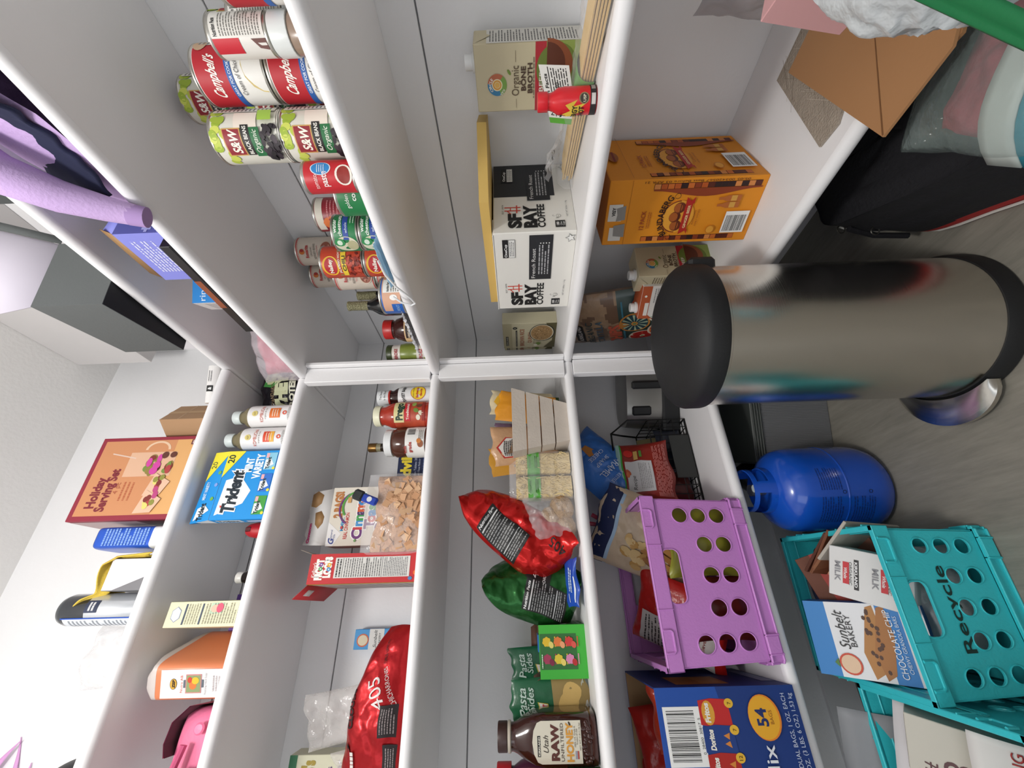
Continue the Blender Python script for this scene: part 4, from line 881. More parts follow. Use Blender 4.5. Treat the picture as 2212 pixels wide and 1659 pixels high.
# ================= small grey ribbed box and dark jug behind the tank =================
t = thing('ribbed_box', 'grey ribbed storage box under the lowest left shelf, between bin and tank', 'box', (-.120, -.102, FZ), 70)
b = MB(); w, d, h = .27, .17, .185; G1 = mat('77787A', .5); b.box(-w/2, w/2, -d/2, d/2, 0, h, G1, b=.002)
for k in range(58):
    x = -w/2+.003+k*(w-.006)/57; b.tube([(x, -d/2, .004), (x, -d/2, h-.002)], .0012, G1, n=5)
b.build('box_body', t)
b = MB(); b.box(-w/2-.004, w/2+.004, -d/2-.004, d/2+.004, h, h+.03, mat('3E4340', .45), b=.004)
for k in range(4): b.box(-w/2-.006, w/2+.006, -d/2-.006, d/2+.006, h+.004+.007*k, h+.0065+.007*k, mat('3E4340', .45), b=.001)
b.build('lid', t)
t = thing('dark_jug', 'black jug with a looped handle and grey cap behind the ribbed box', 'jug', (-.215, -.262, FZ), 90)
b = MB(); JB = plas('0E0E10', .3); b.lathe([(.045, 0), (.05, .006), (.05, .15), (.042, .185), (.022, .215), (.0165, .222), (.0165, .232)], JB, n=32); b.build('jug_body', t)
b = MB(); b.tube([(.020, 0, .215), (.045, 0, .226), (.062, 0, .205), (.064, 0, .17), (.050, 0, .145)], .009, JB, n=10); b.build('handle', t)
b = MB(); cap(b, .020, .230, .250, plas('77787A')); b.build('cap', t)

# ================= teal crates =================
TE = '38C6CF'
crate('plastic_crate', 'teal plastic crate marked Recycle with round holes, full of empty cartons, beside the blue tank', TE, .262, .285, .215, (.048, -.600, FZ), 86, text='Recycle', group='teal plastic crates on the floor')
crate('plastic_crate', 'teal plastic crate holding notebooks and papers at the bottom left corner of the room', TE, .290, .262, .215, (.150, -.880, FZ), -4, group='teal plastic crates on the floor')
# --- in the first teal crate ---
def bx_item(name, label, cat, w, d, h, m, loc, rz, rx=0, ry=0, deco=None, group=None):
    b = MB(); b.box(-w/2, w/2, -d/2, d/2, 0, h, m, b=.001)
    if deco: deco(b, w, d, h)
    return put(b.build(name), label, cat, loc, rz, rx, ry, group)
def sunbelt(b, w, d, h, choc=True):
    p = Pr(b, front(-w/2, -d/2, 0)); p.rect(0, w, 0, h, 'E2E4E6'); p.rect(0, w, .80*h, h, '2F7FC4'); p.rect(0, w, .18*h, .36*h, '2F7FC4'); p.up()
    p.rect(.1*w, .95*w, .10*h, .14*h, '2453A8')
    for k in range(2): p.poly([(.02*w, (.52-.09*k)*h), (.35*w, (.56-.09*k)*h), (.95*w, (.44-.09*k)*h), (.98*w, (.38-.09*k)*h), (.6*w, (.36-.09*k)*h), (.1*w, (.44-.09*k)*h)], ['B07A3E', 'A56C34'][k]); p.up(.5)
    rd = random.Random(3)
    for k in range(22): p.ell(rd.uniform(.12, .9)*w, (.49-.11*rd.random())*h, .004, .003, '4A2A18', 6)
    p.text('Sunbelt', .62*w, .66*h, .024, '222222', shear=.3, w=.5*w); p.text('BAKERY', .62*w, .60*h, .014, '222222', w=.42*w)
    p.ell(.18*w, .70*h, .018, .018, 'C9482E', 20); p.up(); p.ell(.18*w, .70*h, .015, .015, 'E0C0A0', 20); p.poly([(.12*w, .80*h), (.18*w, .84*h), (.24*w, .80*h)], '4F7A34')
    p.text('CHOCOLATE CHIP', .5*w, .255*h, .014, 'EEF2F6', w=.85*w); p.text('CHEWY GRANOLA BARS', .5*w, .21*h, .008, 'D8E4F0', w=.7*w); p.text('NET WEIGHT 10.56 OZ (299g)', .5*w, .108*h, .006, 'D0DAF0', w=.75*w)
    q = Pr(b, topf(-w/2, -d/2, h)); q.rect(0, w, 0, d, '2A6EB4', 3, 3); q.rect(.2*w, .8*w, .3*d, .7*d, 'D9E4EE')
    q = Pr(b, lambda x, y, hh: (-w/2+x, -d/2+y, -hh)); 
bx_item('granola_bar_box', 'blue and white chewy granola bar box tilted in the front left of the Recycle crate', 'box', .128, .045, .185, card('2F74BC'), (.130, -.668, FZ+.130), 84, rx=-48, deco=sunbelt)
def milk(b, w, d, h):
    p = Pr(b, front(-w/2, -d/2, 0)); 
    for y0 in (.62, .16):
        p.rect(.2*w, .8*w, (y0-.0)*h, (y0+.06)*h, '1c1c1e'); p.up(); mp = p.mp
        q = Pr(b, lambda x, y, hh: mp(w-x, 2*(y0+.03)*h-y, hh), h=p.h+.0004); q.text('KIRKLAND', .5*w, (y0+.01)*h, .05*h, 'EFEFEF', bold=.03, w=.5*w); q.text('ORGANIC', .5*w, (y0-.06)*h, .05*h, '555555', w=.46*w); q.text('MILK', .5*w, (y0-.24)*h, .10*h, '8A8A8E', bold=.02, w=.4*w)
        p.rect(.28*w, .72*w, (y0+.12)*h, (y0+.20)*h, 'C4252E'); q.text('Whole', .5*w, (y0-.125)*h, .06*h, 'F2E8E6', bold=.02, shear=.2)
bx_item('milk_carton', 'empty white milk carton upside down at the front of the Recycle crate', 'carton', .092, .060, .125, card('DEDEDC'), (.158, -.578, FZ+.140), 72, rx=-52, ry=10, deco=milk)
bx_item('chocolate_carton', 'flattened brown and red chocolate carton at the right side of Recycle crate', 'carton', .100, .030, .150, card('6E3B26'), (.075, -.520, FZ+.110), 96, rx=-40, ry=-14, deco=lambda b, w, d, h: (lambda p: (p.rect(0, w, .55*h, .8*h, 'A83226'), p.up(), p.text('CHOCOLATE', .5*w, .64*h, .016, 'D9A27A', w=.8*w), p.lines(.1*w, .9*w, .2*h, .5*h, 5, 'B07A4A')))(Pr(b, front(-w/2, -d/2, 0))), group='flattened cartons in the Recycle crate')
for k, (x, y, c, a, lb) in enumerate(((.015, -.498, '8A5A3C', 26, 'thin brown carton leaning behind the chocolate carton in the Recycle crate'), (-.010, -.500, '5A3020', 34, 'dark brown folded carton deep in the right of Recycle crate'), (.0, -.512, '7B4A30', 42, 'brown folded carton leaning to the middle of the Recycle crate'), (.04, -.488, 'B9B2A6', 30, 'pale grey folded carton at the back right of Recycle crate'))):
    bx_item('folded_carton', lb, 'carton', .10, .006, .17, card(c), (x, y, FZ+.07), 10+a, rx=14, ry=12+2*k, group='flattened cartons in the Recycle crate')
b = MB(); b.lathe([(.040, 0), (.044, .006), (.044, .09), (.040, .10), (.0001, .101)], plas('142A6E'), n=32); put(b.build('blue_canister'), 'dark blue round canister at the back of the Recycle crate', 'canister', (-.045, -.572, FZ+.08), 0, ry=-10)
def sheet(name, label, cat, w, h, c, loc, rz, rx=0, ry=0, bend=.01, group=None, deco=None):
    b = MB(); f = lambda u, v: (u*w/2, bend*(v*v)+bend*.4*sin(u*3), (v+1)*h/2); b.surf(f, 10, 10, mat(c, .6) if isinstance(c, str) else c)
    if deco: deco(Pr(b, lambda x, y, hh: (x, bend*((2*y/h-1)**2)+bend*.4*sin(6*x/w)-.0012-hh, y)), w, h)
    o = b.build(name); solidify(o, .0008); return put(o, label, cat, loc, rz, rx, ry, group)
sheet('paper_sheet', 'white paper scrap standing in the back of the Recycle crate', 'paper', .085, .10, 'D2D0D2', (-.035, -.640, FZ+.14), 80, rx=-50, ry=-6, deco=lambda p, w, h: p.ring(.02, .04, .03, .031, '444444', 0, 3))
sheet('paper_sheet', 'second white paper leaning in front of blue canister in the Recycle crate', 'paper', .09, .09, 'DAD8D8', (.02, -.622, FZ+.14), 70, rx=-40, ry=8, deco=lambda p, w, h: p.ring(0, .03, .025, .0258, '444444', .5, 3))
bx_item('yellow_package', 'black and yellow package in the middle of Recycle crate', 'box', .05, .03, .12, card('D8B81E'), (.06, -.60, FZ+.10), 80, rx=-55, deco=lambda b, w, d, h: Pr(b, front(-w/2, -d/2, 0)).rect(0, w, .45*h, h, '151515'))
simple_bag('clear_bag', 'clear plastic bag on the left side of Recycle crate', 'bag', .12, .15, .03, clear(a=.28), (.0, -.69, FZ+.10), 70, rx=-45, seed=61, amp=.01)
simple_bag('clear_bag', 'crumpled grey plastic bag seen through the holes of Recycle crate', 'bag', .2, .12, .05, mat('B9BBBD', .4, bump=.5, bscale=40, var=.2), (.125, -.60, FZ+.013), 86, seed=62, amp=.012)
# --- in the second teal crate ---
sheet('spiral_notebook', 'grey spiral notebook leaning in the second teal crate', 'notebook', .21, .25, '8E9094', (.06, -.905, FZ+.03), 72, rx=-24, bend=.004, deco=lambda p, w, h: [p.ell(-w*.46+.0*k, h*(.04+.046*k), .0022, .0015, '222222', 6) for k in range(21)] and [p.poly([(-.02, .02), (.10, .02), (.10, .15), (.02, .12)], '3F6F8E'), p.ell(-.06, .2, .003, .003, '222222', 8), p.ell(-.06, .06, .003, .003, '222222', 8)])
def cat8(b, w, d, h):
    p = Pr(b, front(-w/2, -d/2, 0)); p.text('8', .3*w, .5*h, .05, '5a3a3c'); p.text('A', .5*w, .25*h, .05, '5a3a3c'); p.text('#', .2*w, .75*h, .03, '5a3a3c')
    q = Pr(b, topf(-w/2, -d/2, h)); q.rect(.06*w, .94*w, .1*d, .9*d, '6E675C', 2, 2)
bx_item('white_carton', 'small open white carton with handwritten digits in the second teal crate', 'carton', .085, .045, .15, card('C4C0B4'), (.195, -.835, FZ+.11), 74, rx=-42, ry=6, deco=cat8)
def booklet(p, w, h):
    p.rect(-w/2, -.0, 0, h*.5, '4FA3D0', 6, 6) if 0 else p.poly([(-w*.5, 0), (w*.5, 0), (w*.5, h*.42), (-w*.5, h*.46)], '3F9BD6'); p.up(3); p.text('LION KING', 0, h*.62, .018, 'A5302C', w=w*.8); p.text('We', 0, h*.16, .03, 'E6EEF4', shear=.3)
sheet('theatre_booklet', 'white and blue show booklet standing in the second teal crate', 'booklet', .12, .14, 'D8D6D2', (.262, -.855, FZ+.09), 70, rx=-35, deco=booklet)
sheet('paper_sheet', 'long white paper edge between notebook and carton in the second teal crate', 'paper', .20, .18, 'D4D2D4', (.125, -.89, FZ+.06), 68, rx=-30, ry=4)
simple_bag('red_cloth', 'red fabric item in the second teal crate', 'cloth', .12, .12, .05, mat('C0201C', .7), (.13, -.93, FZ+.11), 60, seed=63, rx=-30)
simple_bag('orange_toy', 'crumpled orange fabric item at the front of the second teal crate', 'cloth', .10, .12, .05, mat('C4601E', .7, bump=.4), (.245, -.915, FZ+.08), 70, seed=64, rx=-30, amp=.012)

# ================= lowest left shelf, by the post =================
t = thing('toaster', 'stainless steel and black appliance at the back corner of the lowest left shelf', 'appliance', (-.235, .045, Z5), 62)
b = MB(); w, d, h = .25, .16, .165
def tb(u, v): a = u*pi; k = .55; r = 1-.06*(v*.5+.5)**3; return (w/2*r*abs(cos(a))**k*(1 if cos(a) > 0 else -1), d/2*r*abs(sin(a))**k*(1 if sin(a) > 0 else -1), .03+(v*.5+.5)*(h-.03))
ST2 = mat('8E8C88', .32, metal=.85); b.surf(tb, 56, 16, ST2); b.surf(lambda u, v: tuple([q*(.5-v*.5) for q in tb(u, 1)[:2]])+(h+.004*(1-(.5-v*.5)**4),), 56, 6, ST2); b.build('housing', t)
b = MB(); b.box(-w/2-.004, w/2+.004, -d/2-.006, d/2+.004, 0, .055, BK, b=.006); b.build('black_base', t)
b = MB(); b.box(-.075, -.045, -d/2-.004, -d/2+.01, .09, .15, BK, b=.006); b.build('lever_slot', t)
b = MB(); b.box(.01, .035, -d/2-.016, -d/2+.01, .02, .15, BK, b=.005); b.build('black_band', t)
# black wire basket
t = thing('wire_basket', 'black wire basket of snack bags on the lowest left shelf', 'basket', (-.245, -.215, Z5+.002), 90)
WB = mat('121212', .4, metal=.4); w, d, h = .255, .145, .115
b = MB()
for z in (.003, .04, .08, h): b.tube([(-w/2, -d/2, z), (w/2, -d/2, z), (w/2, d/2, z), (-w/2, d/2, z)], .0022 if z in (.003, h) else .0014, WB, n=6, closed=True)
for k in range(11):
    x = -w/2+w*k/10; b.tube([(x, -d/2-.001, h), (x, -d/2-.001, .0), (x, d/2+.001, .0), (x, d/2+.001, h)], .0014, WB, n=5)
for k in range(6):
    y = -d/2+d*k/5; b.tube([(-w/2-.001, y, h), (-w/2-.001, y, .0), (w/2+.001, y, .0), (w/2+.001, y, h)], .0014, WB, n=5)
b.build('wire_frame', t)
b = MB(); b.tube([(w/2, -d/2, h), (w/2+.01, -d/2+.02, .17), (w/2-.03, -d/2+.03, .225), (-w/2+.08, -d/2+.04, .225)], .003, WB, n=7); b.tube([(w/2, d/2, h), (w/2, d/2-.02, .17), (w/2-.03, -d/2+.03, .225)], .003, WB, n=7); b.build('raised_handle', t)
b = MB(); b.box(-w/2+.07, w/2-.055, -d/2-.008, -d/2-.004, .004, .062, mat('2E302F', .6), b=.001); b.build('front_panel', t)
def d_pop(p, W, H):
    mp = p.mp; q = Pr(p.mb, lambda x, y, hh: mp(-x, H-y, hh), h=.002); q.text('CARAMEL', -.01, H*.55, .030, 'C9D4E6', w=W*.6); q.text('COPPER KETTLE', -.01, H*.68, .014, 'C9D4E6', w=W*.5); q.text('SHARP', .0, H*.45, .018, 'C9D4E6', w=W*.3); q.text('CHEESE', .0, H*.36, .018, 'C9D4E6', w=W*.34)
    p.poly([(-W*.1, H*.66), (W*.1, H*.62), (W*.05, H*.80), (-W*.05, H*.8)], 'C07F3C')
simple_bag('popcorn_bag', 'large blue popcorn bag lying with its print upside down on the wire basket', 'bag', .17, .28, .09, mat('3A74C6', .3, bump=.15, var=.12), (-.205, -.325, Z5+.165), 90, ry=48, rx=-12, seed=71, amp=.010, deco=d_pop, nu=40, nv=50)
def d_redp(p, W, H):
    p.rect(-W*.5, W*.5, H*.90, H*.93, '3FA03E', 12, 1); p.rect(-W*.5, W*.5, H*.93, H, '9FC4BC', 12, 2); p.up(3)
    p.rect(-W*.34, W*.16, H*.36, H*.86, 'C6C6C8', 8, 8); p.up(4); p.text('Recipe', -W*.2, H*.70, .016, '444444', shear=.3); p.lines(-W*.3, W*.12, H*.4, H*.62, 7, '9A9A9C'); p.ell(-W*.02, H*.82, .010, .006, 'B5542E', 10, .5); p.ell(-W*.06, H*.84, .009, .005, 'C8683A', 10)
    p.ell(W*.30, H*.78, .012, .014, 'C8261F', 12); p.rect(W*.18, W*.34, H*.60, H*.68, 'C9A35A', 3, 3); p.rect(W*.22, W*.34, H*.52, H*.57, '4F8A34', 3, 2); p.lines(-W*.42, W*.42, H*.06, H*.32, 12, 'D88A84', seed=4)
simple_bag('nut_pouch', 'red zip pouch of nuts with a white label, in front of the blue popcorn bag', 'pouch', .185, .150, .05, mat('8E2A22', .3, bump=.1), (-.158, -.252, Z5+.078), 90, rx=-14, seed=72, amp=.004, deco=d_redp, nu=40, nv=40)
bx_item('tan_package', 'small tan package standing behind the red nut pouch in the wire basket', 'box', .05, .02, .10, card('8F8258'), (-.262, -.135, Z5+.03), 90, rx=-20)
simple_bag('snack_packet', 'dark packet with light blue print low in the wire basket', 'packet', .13, .08, .03, mat('1C2230', .35, var=.5, vscale=60), (-.215, -.17, Z5+.012), 90, seed=73)
simple_bag('snack_packet', 'dark red packet at the left end of the wire basket', 'packet', .09, .09, .03, mat('5E1E1C', .35, var=.4, vscale=50), (-.215, -.285, Z5+.010), 90, seed=74)
t = None
b = MB(); b.tube([(0, 0, 0), (.004, .01, .03), (.0, .012, .055)], .006, mat('9A1F44', .4), n=8); b.tube([(.024, 0, 0), (.02, .01, .03), (.026, .012, .055)], .006, mat('9A1F44', .4), n=8); b.tube([(.002, .006, .02), (.024, .006, .02)], .004, mat('9A1F44', .4), n=6)
put(b.build('bag_clip'), 'dark pink clip beside the blue popcorn bag near the shelf above', 'clip', (-.21, -.40, Z5+.27), 90, ry=20)
# ================= tins and jars on the middle right shelf =================
TIN = mat('B9B6AE', .3, metal=.9)
def can(name, label, cat, r, h, base, deco, loc, rz, group=None):
    t = thing(name, label, cat, loc, rz, group=group)
    b = MB(); b.lathe([(r*.90, .0), (r*.99, .0015), (r*1.0, .003), (r*.97, .0045), (r*.97, h-.0045), (r*1.0, h-.003), (r*1.0, h-.001), (r*.985, h), (r*.955, h), (r*.95, h-.003), (.0001, h-.003)], TIN, n=48); b.build('tin', t)
    b = MB(); b.lathe([(r*.975, .005), (r*.978, .006), (r*.978, h-.006), (r*.975, h-.005)], base, n=64, cap=False); deco(Pr(b, cyl(r*.978, 0), h=.0005), r, h); b.build('paper_label', t)
    return t
C_ = lambda p, r: 2*pi*r
def d_sw(p, r, h):
    p.rect(-1.2*r, 1.2*r, .0, h*.0+.006, 'E8E6DC', 16); rd = random.Random(2)
    for k in range(16): p.ell(rd.uniform(-1.2, 1.2)*r, h*rd.uniform(.74, .93), .008, .006, rd.choice(['B9C84A', '9DB53A', 'CBD45E']), 10, k)
    p.up(); p.rect(.35*r, 1.0*r, .30*h, .62*h, 'E9DDD0', 8, 2); p.rect(1.05*r, 1.5*r, .05*h, .93*h, 'D9D6CE', 6); p.lines(1.1*r, 1.45*r, .1*h, .9*h, 14, '6a6a66')
    p.up(); p.rect(-.62*r, .36*r, .54*h, .80*h, 'C9A05A', 12, 3); p.rect(-.58*r, .32*r, .555*h, .785*h, '8E1F2C', 12, 3); p.up(1.5); p.text('S&W', -.13*r, .595*h, .17*h, 'EFE8DC', shear=.2, bold=.03, w=.78*r)
    p.rect(-.60*r, .46*r, .415*h, .525*h, '1A1816', 12, 2); p.up(); p.text('BLACK BEANS', -.07*r, .445*h, .075*h, 'F2EFE6', bold=.02, w=.96*r)
    p.rect(-.66*r, .36*r, .27*h, .41*h, '1F6A3C', 12, 2); p.up(); p.text('Organic', -.15*r, .31*h, .10*h, 'EEF0E4', shear=.35, w=.8*r)
    for k in range(44): p.ell(rd.uniform(-.75, .40)*r, h*rd.uniform(.045, .24), .0052, .0034, rd.choice(['231A22', '2E232C', '3A2E38', '1A141A']), 8, rd.uniform(0, 3)); p.up(.12)
    p.rect(.55*r, .95*r, .07*h, .26*h, '9FC24A', 6, 2)
def d_camp(p, r, h):
    p.rect(-1.4*r, 1.4*r, .53*h, .945*h, 'B3202C', 24, 3); p.up(); p.text("Campbell's", -.05*r, .66*h, .19*h, 'F4EEE6', shear=.45, bold=.02, w=1.35*r)
    p.rect(-1.4*r, 1.4*r, .45*h, .53*h, '2C5FA8', 24, 1); p.up(); p.text('GREAT FOR COOKING', 0, .465*h, .055*h, 'DDE6F2', w=1.3*r, bold=.02)
    p.text('Cream of Chicken', 0, .355*h, .085*h, '2E2A28', w=1.25*r, shear=.15); p.ell(.1*r, .04*h, .8*r, .27*h, 'E8D59A', 30) if 0 else p.poly([(-.55*r, .055*h), (-.52*r, .12*h), (-.35*r, .22*h), (-.05*r, .29*h), (.3*r, .31*h), (.7*r, .29*h), (.95*r, .22*h), (1.05*r, .12*h), (1.05*r, .055*h)], 'E6D08E')
    p.rect(1.12*r, 1.9*r, .06*h, .945*h, 'D9D6CE', 10, 2); p.up(); p.lines(1.16*r, 1.8*r, .1*h, .9*h, 14, '77736e'); p.ell(1.15*r, .86*h, .3*r, .09*h, 'C9A98A', 14)
def d_facts2(c):
    def f(p, r, h):
        p.rect(-.75*r, -.05*r, .50*h, .945*h, 'C42030', 12, 2); p.rect(-.0*r, 1.5*r, .06*h, .94*h, 'E2DFD8', 16, 2); p.up(); p.text('Nutrition Facts', .04*r, .84*h, .09*h, '2a2a2a', 'L', bold=.03, w=.8*r); p.lines(.05*r, 1.2*r, .1*h, .80*h, 15, '77756f', seed=c)
        p.poly([(-.6*r, .06*h), (-.1*r, .06*h), (-.1*r, .3*h), (-.5*r, .2*h)], '6E4A44')
    return f
def d_ros(p, r, h):
    for z in (.93, .055): p.rect(-1.4*r, 1.4*r, z*h, (z+.02)*h, 'C22A2C', 24)
    n = 40
    for k in range(n): p.ell(-1.4*r+2.8*r*k/n, .905*h, .0009, .0009, 'C22A2C', 6)
    p.up(); p.ell(-.02*r, .80*h, .16*r, .065*h, 'C9702C', 14); p.ell(.08*r, .80*h, .10*r, .05*h, 'A02A24', 12); p.text('Rosarita', 0, .65*h, .11*h, 'B5262A', bold=.03, w=.82*r)
    p.text('ORGANIC', 0, .56*h, .06*h, '4a4038', w=.6*r); p.text('REFRIED BEANS', 0, .475*h, .075*h, '3E352C', w=1.0*r); p.text('TRADITIONAL', 0, .415*h, .045*h, 'B5262A', w=.8*r)
    p.ell(.05*r, .21*h, .62*r, .165*h, 'D8C9B4', 26); p.up(); p.ell(.05*r, .205*h, .56*r, .14*h, '9A5844', 26); p.up(); rd = random.Random(7)
    for k in range(16): p.ell(.05*r+rd.uniform(-.4, .4)*r, h*rd.uniform(.12, .29), .0045, .0022, rd.choice(['B8745E', '7E4234', 'C48A74']), 8, rd.uniform(0, 3))
    p.ell(.0, .31*h, .004, .003, '5E8A3A', 8)
def d_nal(p, r, h):
    p.up(); p.ell(-.25*r, .74*h, .62*r, .19*h, 'E6B52A', 24); p.up(); p.ell(-.25*r, .74*h, .52*r, .145*h, 'B5202A', 24); p.up(); p.text('Nalley', -.25*r, .70*h, .12*h, 'F2ECDE', bold=.03, w=.85*r)
    p.poly([(-.9*r, .50*h), (.7*r, .50*h), (.7*r, .585*h), (-.9*r, .585*h)], '3F7F3A'); p.up(); p.text('JALAPENO HOT', -.05*r, .515*h, .07*h, 'F0EEE0', bold=.02, w=1.3*r)
    p.rect(-.9*r, .6*r, .375*h, .49*h, 'E9C93A', 14); p.up(); p.text('CHILI', -.1*r, .395*h, .10*h, '2A2420', bold=.03, w=.9*r); rd = random.Random(4)
    for k in range(50): p.ell(rd.uniform(-.9, .9)*r, h*rd.uniform(.07, .35), .005, .003, rd.choice(['8E2A1C', 'B5402A', '6E2016', 'C4563A']), 7, rd.uniform(0, 3))
def d_wat(p, r, h):
    p.rect(-.35*r, 1.3*r, .36*h, .56*h, '27489A', 16, 1); p.up(); p.text('water', .02*r, .78*h, .20*h, 'EEF2EA', 'L', bold=.02, w=.75*r); p.text('chestnuts', -.15*r, .60*h, .18*h, 'EEF2EA', 'L', bold=.02, w=1.2*r); p.text('whole', .0*r, .39*h, .14*h, 'DFE8F4', 'L', w=.55*r)
    p.ell(-.65*r, .5*h, .48*r, .42*h, 'D6D2B8', 24); p.up(); p.ell(-.50*r, .74*h, .22*r, .20*h, '2E8A4E', 16); p.up(); p.ell(-.50*r, .74*h, .15*r, .10*h, 'CFE0CC', 10); p.ell(-.7*r, .3*h, .3*r, .2*h, 'B5B08A', 16); p.lines(.5*r, 1.2*r, .1*h, .3*h, 2, 'B9D6BE')
def d_corn(p, r, h): p.text('golden sweet', 0, .60*h, .17*h, 'EEF2EA', w=1.3*r); p.text('corn', 0, .38*h, .2*h, 'EEF2EA', w=.6*r, bold=.02)
def d_tom(p, r, h):
    p.text('tomato', -.25*r, .70*h, .12*h, 'F2DCD8', w=.85*r); p.text('paste', -.1*r, .52*h, .17*h, 'F4E4E0', bold=.02, w=.9*r); p.ell(.55*r, .62*h, .42*r, .19*h, 'E6EEF4', 20); p.up(); p.ell(.55*r, .62*h, .38*r, .17*h, '2F86C8', 20); p.up(); p.lines(.3*r, .8*r, .54*h, .70*h, 4, 'DCEAF4')
    p.up(); p.ell(.1*r, .2*h, .6*r, .16*h, 'EFE6DA', 20); p.up(); p.ell(.1*r, .2*h, .5*r, .12*h, '8E2018', 20)
def stack(n, h, x, y, labels, fn, z0=Z3):
    for k in range(n): fn((x, y, z0+k*(h+.0006)), labels[k])
SWg = 'black bean tins on the middle right shelf'
cnt = {}
def mk(key, base, deco, r, h, cat='tin', name='food_tin', group=None):
    def f(loc, label, rz=None):
        az = math.degrees(math.atan2(-.5989-loc[1], 1.0115-loc[0]))+90 if rz is None else rz
        if key in cnt: return dup(cnt[key], loc, label, az)
        cnt[key] = can(name, label, cat, r, h, base, deco, loc, az, group); return cnt[key]
    return f
sw = mk('sw', mat('DAD8CC', .4), d_sw, .0395, .113, group=SWg); camp = mk('camp', mat('E9E7E2', .4), d_camp, .0415, .112, group='cream of chicken soup tins')
stack(2, .113, .622, .104, ['black bean tin with grape-green label, lower one of the front stack', 'black bean tin with grape-green label, upper one of the front stack'], sw)
stack(3, .112, .613, .252, ['black bean tin at the foot of the taller stack behind', 'black bean tin in the middle of the taller stack behind', 'black bean tin on top of the taller stack, touching the shelf shadow'], sw)
stack(2, .112, .702, .245, ['green-labelled tin at the foot of the stack against the wall', 'green-labelled tin on top of the stack against the wall'], lambda l, s: sw(l, s, 120))
stack(2, .112, .690, .156, ['cream of chicken soup tin, lower one of the red and white stack', 'cream of chicken soup tin, upper one of the red and white stack'], camp)
camp((.824, .128, Z3), 'red soup tin at the top edge of the picture')
wt = mk('wt', mat('E2DFD8', .4), d_facts2(3), .0265, .082, group='slim white and red tins standing on jars')
t = None
for x, y, l1, l2 in ((.746, .186, 'white-capped jar under the slim tin nearest picture top', 'slim white and red tin farther right, on a jar'), (.754, .116, 'white ribbed-cap jar next to the soup tins', 'slim white and red tin on a jar beside the soup tins')):
    t = thing('small_jar', l1, 'jar', (x, y, Z3), group='small jars with ribbed white caps'); b = MB(); b.lathe([(.024, 0), (.0265, .003), (.0265, .040), (.024, .044)], mat('8E7A6A', .2), n=32); b.build('jar_body', t)
    b = MB(); cap(b, .0270, .0445, .0705, plas('D6DAD8')); b.build('ribbed_cap', t)
    wt((x, y, Z3+.0712), l2)
ros = mk('ros', mat('D9CDBE', .45), d_ros, .0375, .111, group='refried bean tins')
stack(2, .111, .200, .200, ['refried bean tin below in the front stack of two', 'refried bean tin on top of the front stack of two'], ros)
stack(3, .112, .212, .284, ['refried bean tin at the foot of the right rear stack', 'refried bean tin in the middle of the right rear stack', 'refried bean tin topping the right rear stack'], ros)
stack(3, .112, .125, .282, ['refried bean tin at the foot of the left rear stack', 'refried bean tin in the middle of the left rear stack', 'refried bean tin topping the left rear stack'], ros)
nal = mk('nal', mat('C2452C', .4), d_nal, .0385, .104, group='hot chili tins'); stack(2, .104, .290, .158, ['hot chili tin, lower one behind the blue mask', 'hot chili tin, upper one with yellow and red oval'], nal)
red = mk('red', mat('8E2430', .4), lambda p, r, h: (p.rect(-1.0*r, 1.2*r, .78*h, .94*h, 'D8D2C4', 14), p.ell(-.5*r, .6*h, .4*r, .2*h, 'D8743A', 16), p.up(), p.lines(-.2*r, .9*r, .4*h, .7*h, 4, 'C97A7E')), .0385, .104, group='dark red soup tins'); stack(2, .104, .362, .240, ['dark red tin hidden below behind the water chestnuts', 'dark red tin with a white band behind the water chestnuts'], red)
wat = mk('wat', mat('1F7A45', .4), d_wat, .0365, .0535, group='green water chestnut tins'); stack(2, .0535, .434, .088, ['green water chestnut tin, lower one', 'green water chestnut tin, upper one'], wat)
mk('corn', mat('1E7A44', .4), d_corn, .0385, .062)((.528, .080, Z3), 'green sweet corn tin between tomato paste and water chestnuts')
mk('tom', mat('C4222C', .4), d_tom, .0255, .087)((.589, .040, Z3), 'small red tomato paste tin in front of the black bean tins')
t = thing('dark_jar', 'small dark brown jar behind the sweet corn tin', 'jar', (.530, .165, Z3)); b = MB(); b.lathe([(.026, 0), (.028, .004), (.028, .06), (.022, .07), (.022, .09), (.0001, .091)], plas('3A1A14', .25)); b.build('jar_body', t)
tuna = mk('tuna', mat('1F5FB4', .4), lambda p, r, h: (p.rect(-.95*r, 1.6*r, .0+.005, .85*h, 'D9A88C', 20, 2), p.up(), p.rect(.15*r, .95*r, .1*h, .80*h, 'F0EFEA', 10, 2), p.rect(-1.0*r, -.45*r, .05*h, .5*h, '1F5FB4', 8, 2), p.up(), p.text('Nutrition Facts', .2*r, .55*h, .14*h, '1a1a1a', 'L', bold=.03, w=.55*r), p.lines(.2*r, .9*r, .12*h, .5*h, 4, '555555'), p.ell(-.1*r, .38*h, .15*r, .16*h, 'F2F0EC', 14), p.text('BREAST', -.92*r, .2*h, .18*h, '9CC4E8', 'L', w=.42*r)), .0425, .054, name='chicken_tin')
tuna((.282, .052, Z3), 'wide blue chicken tin with gold lid beside the dark bottles')
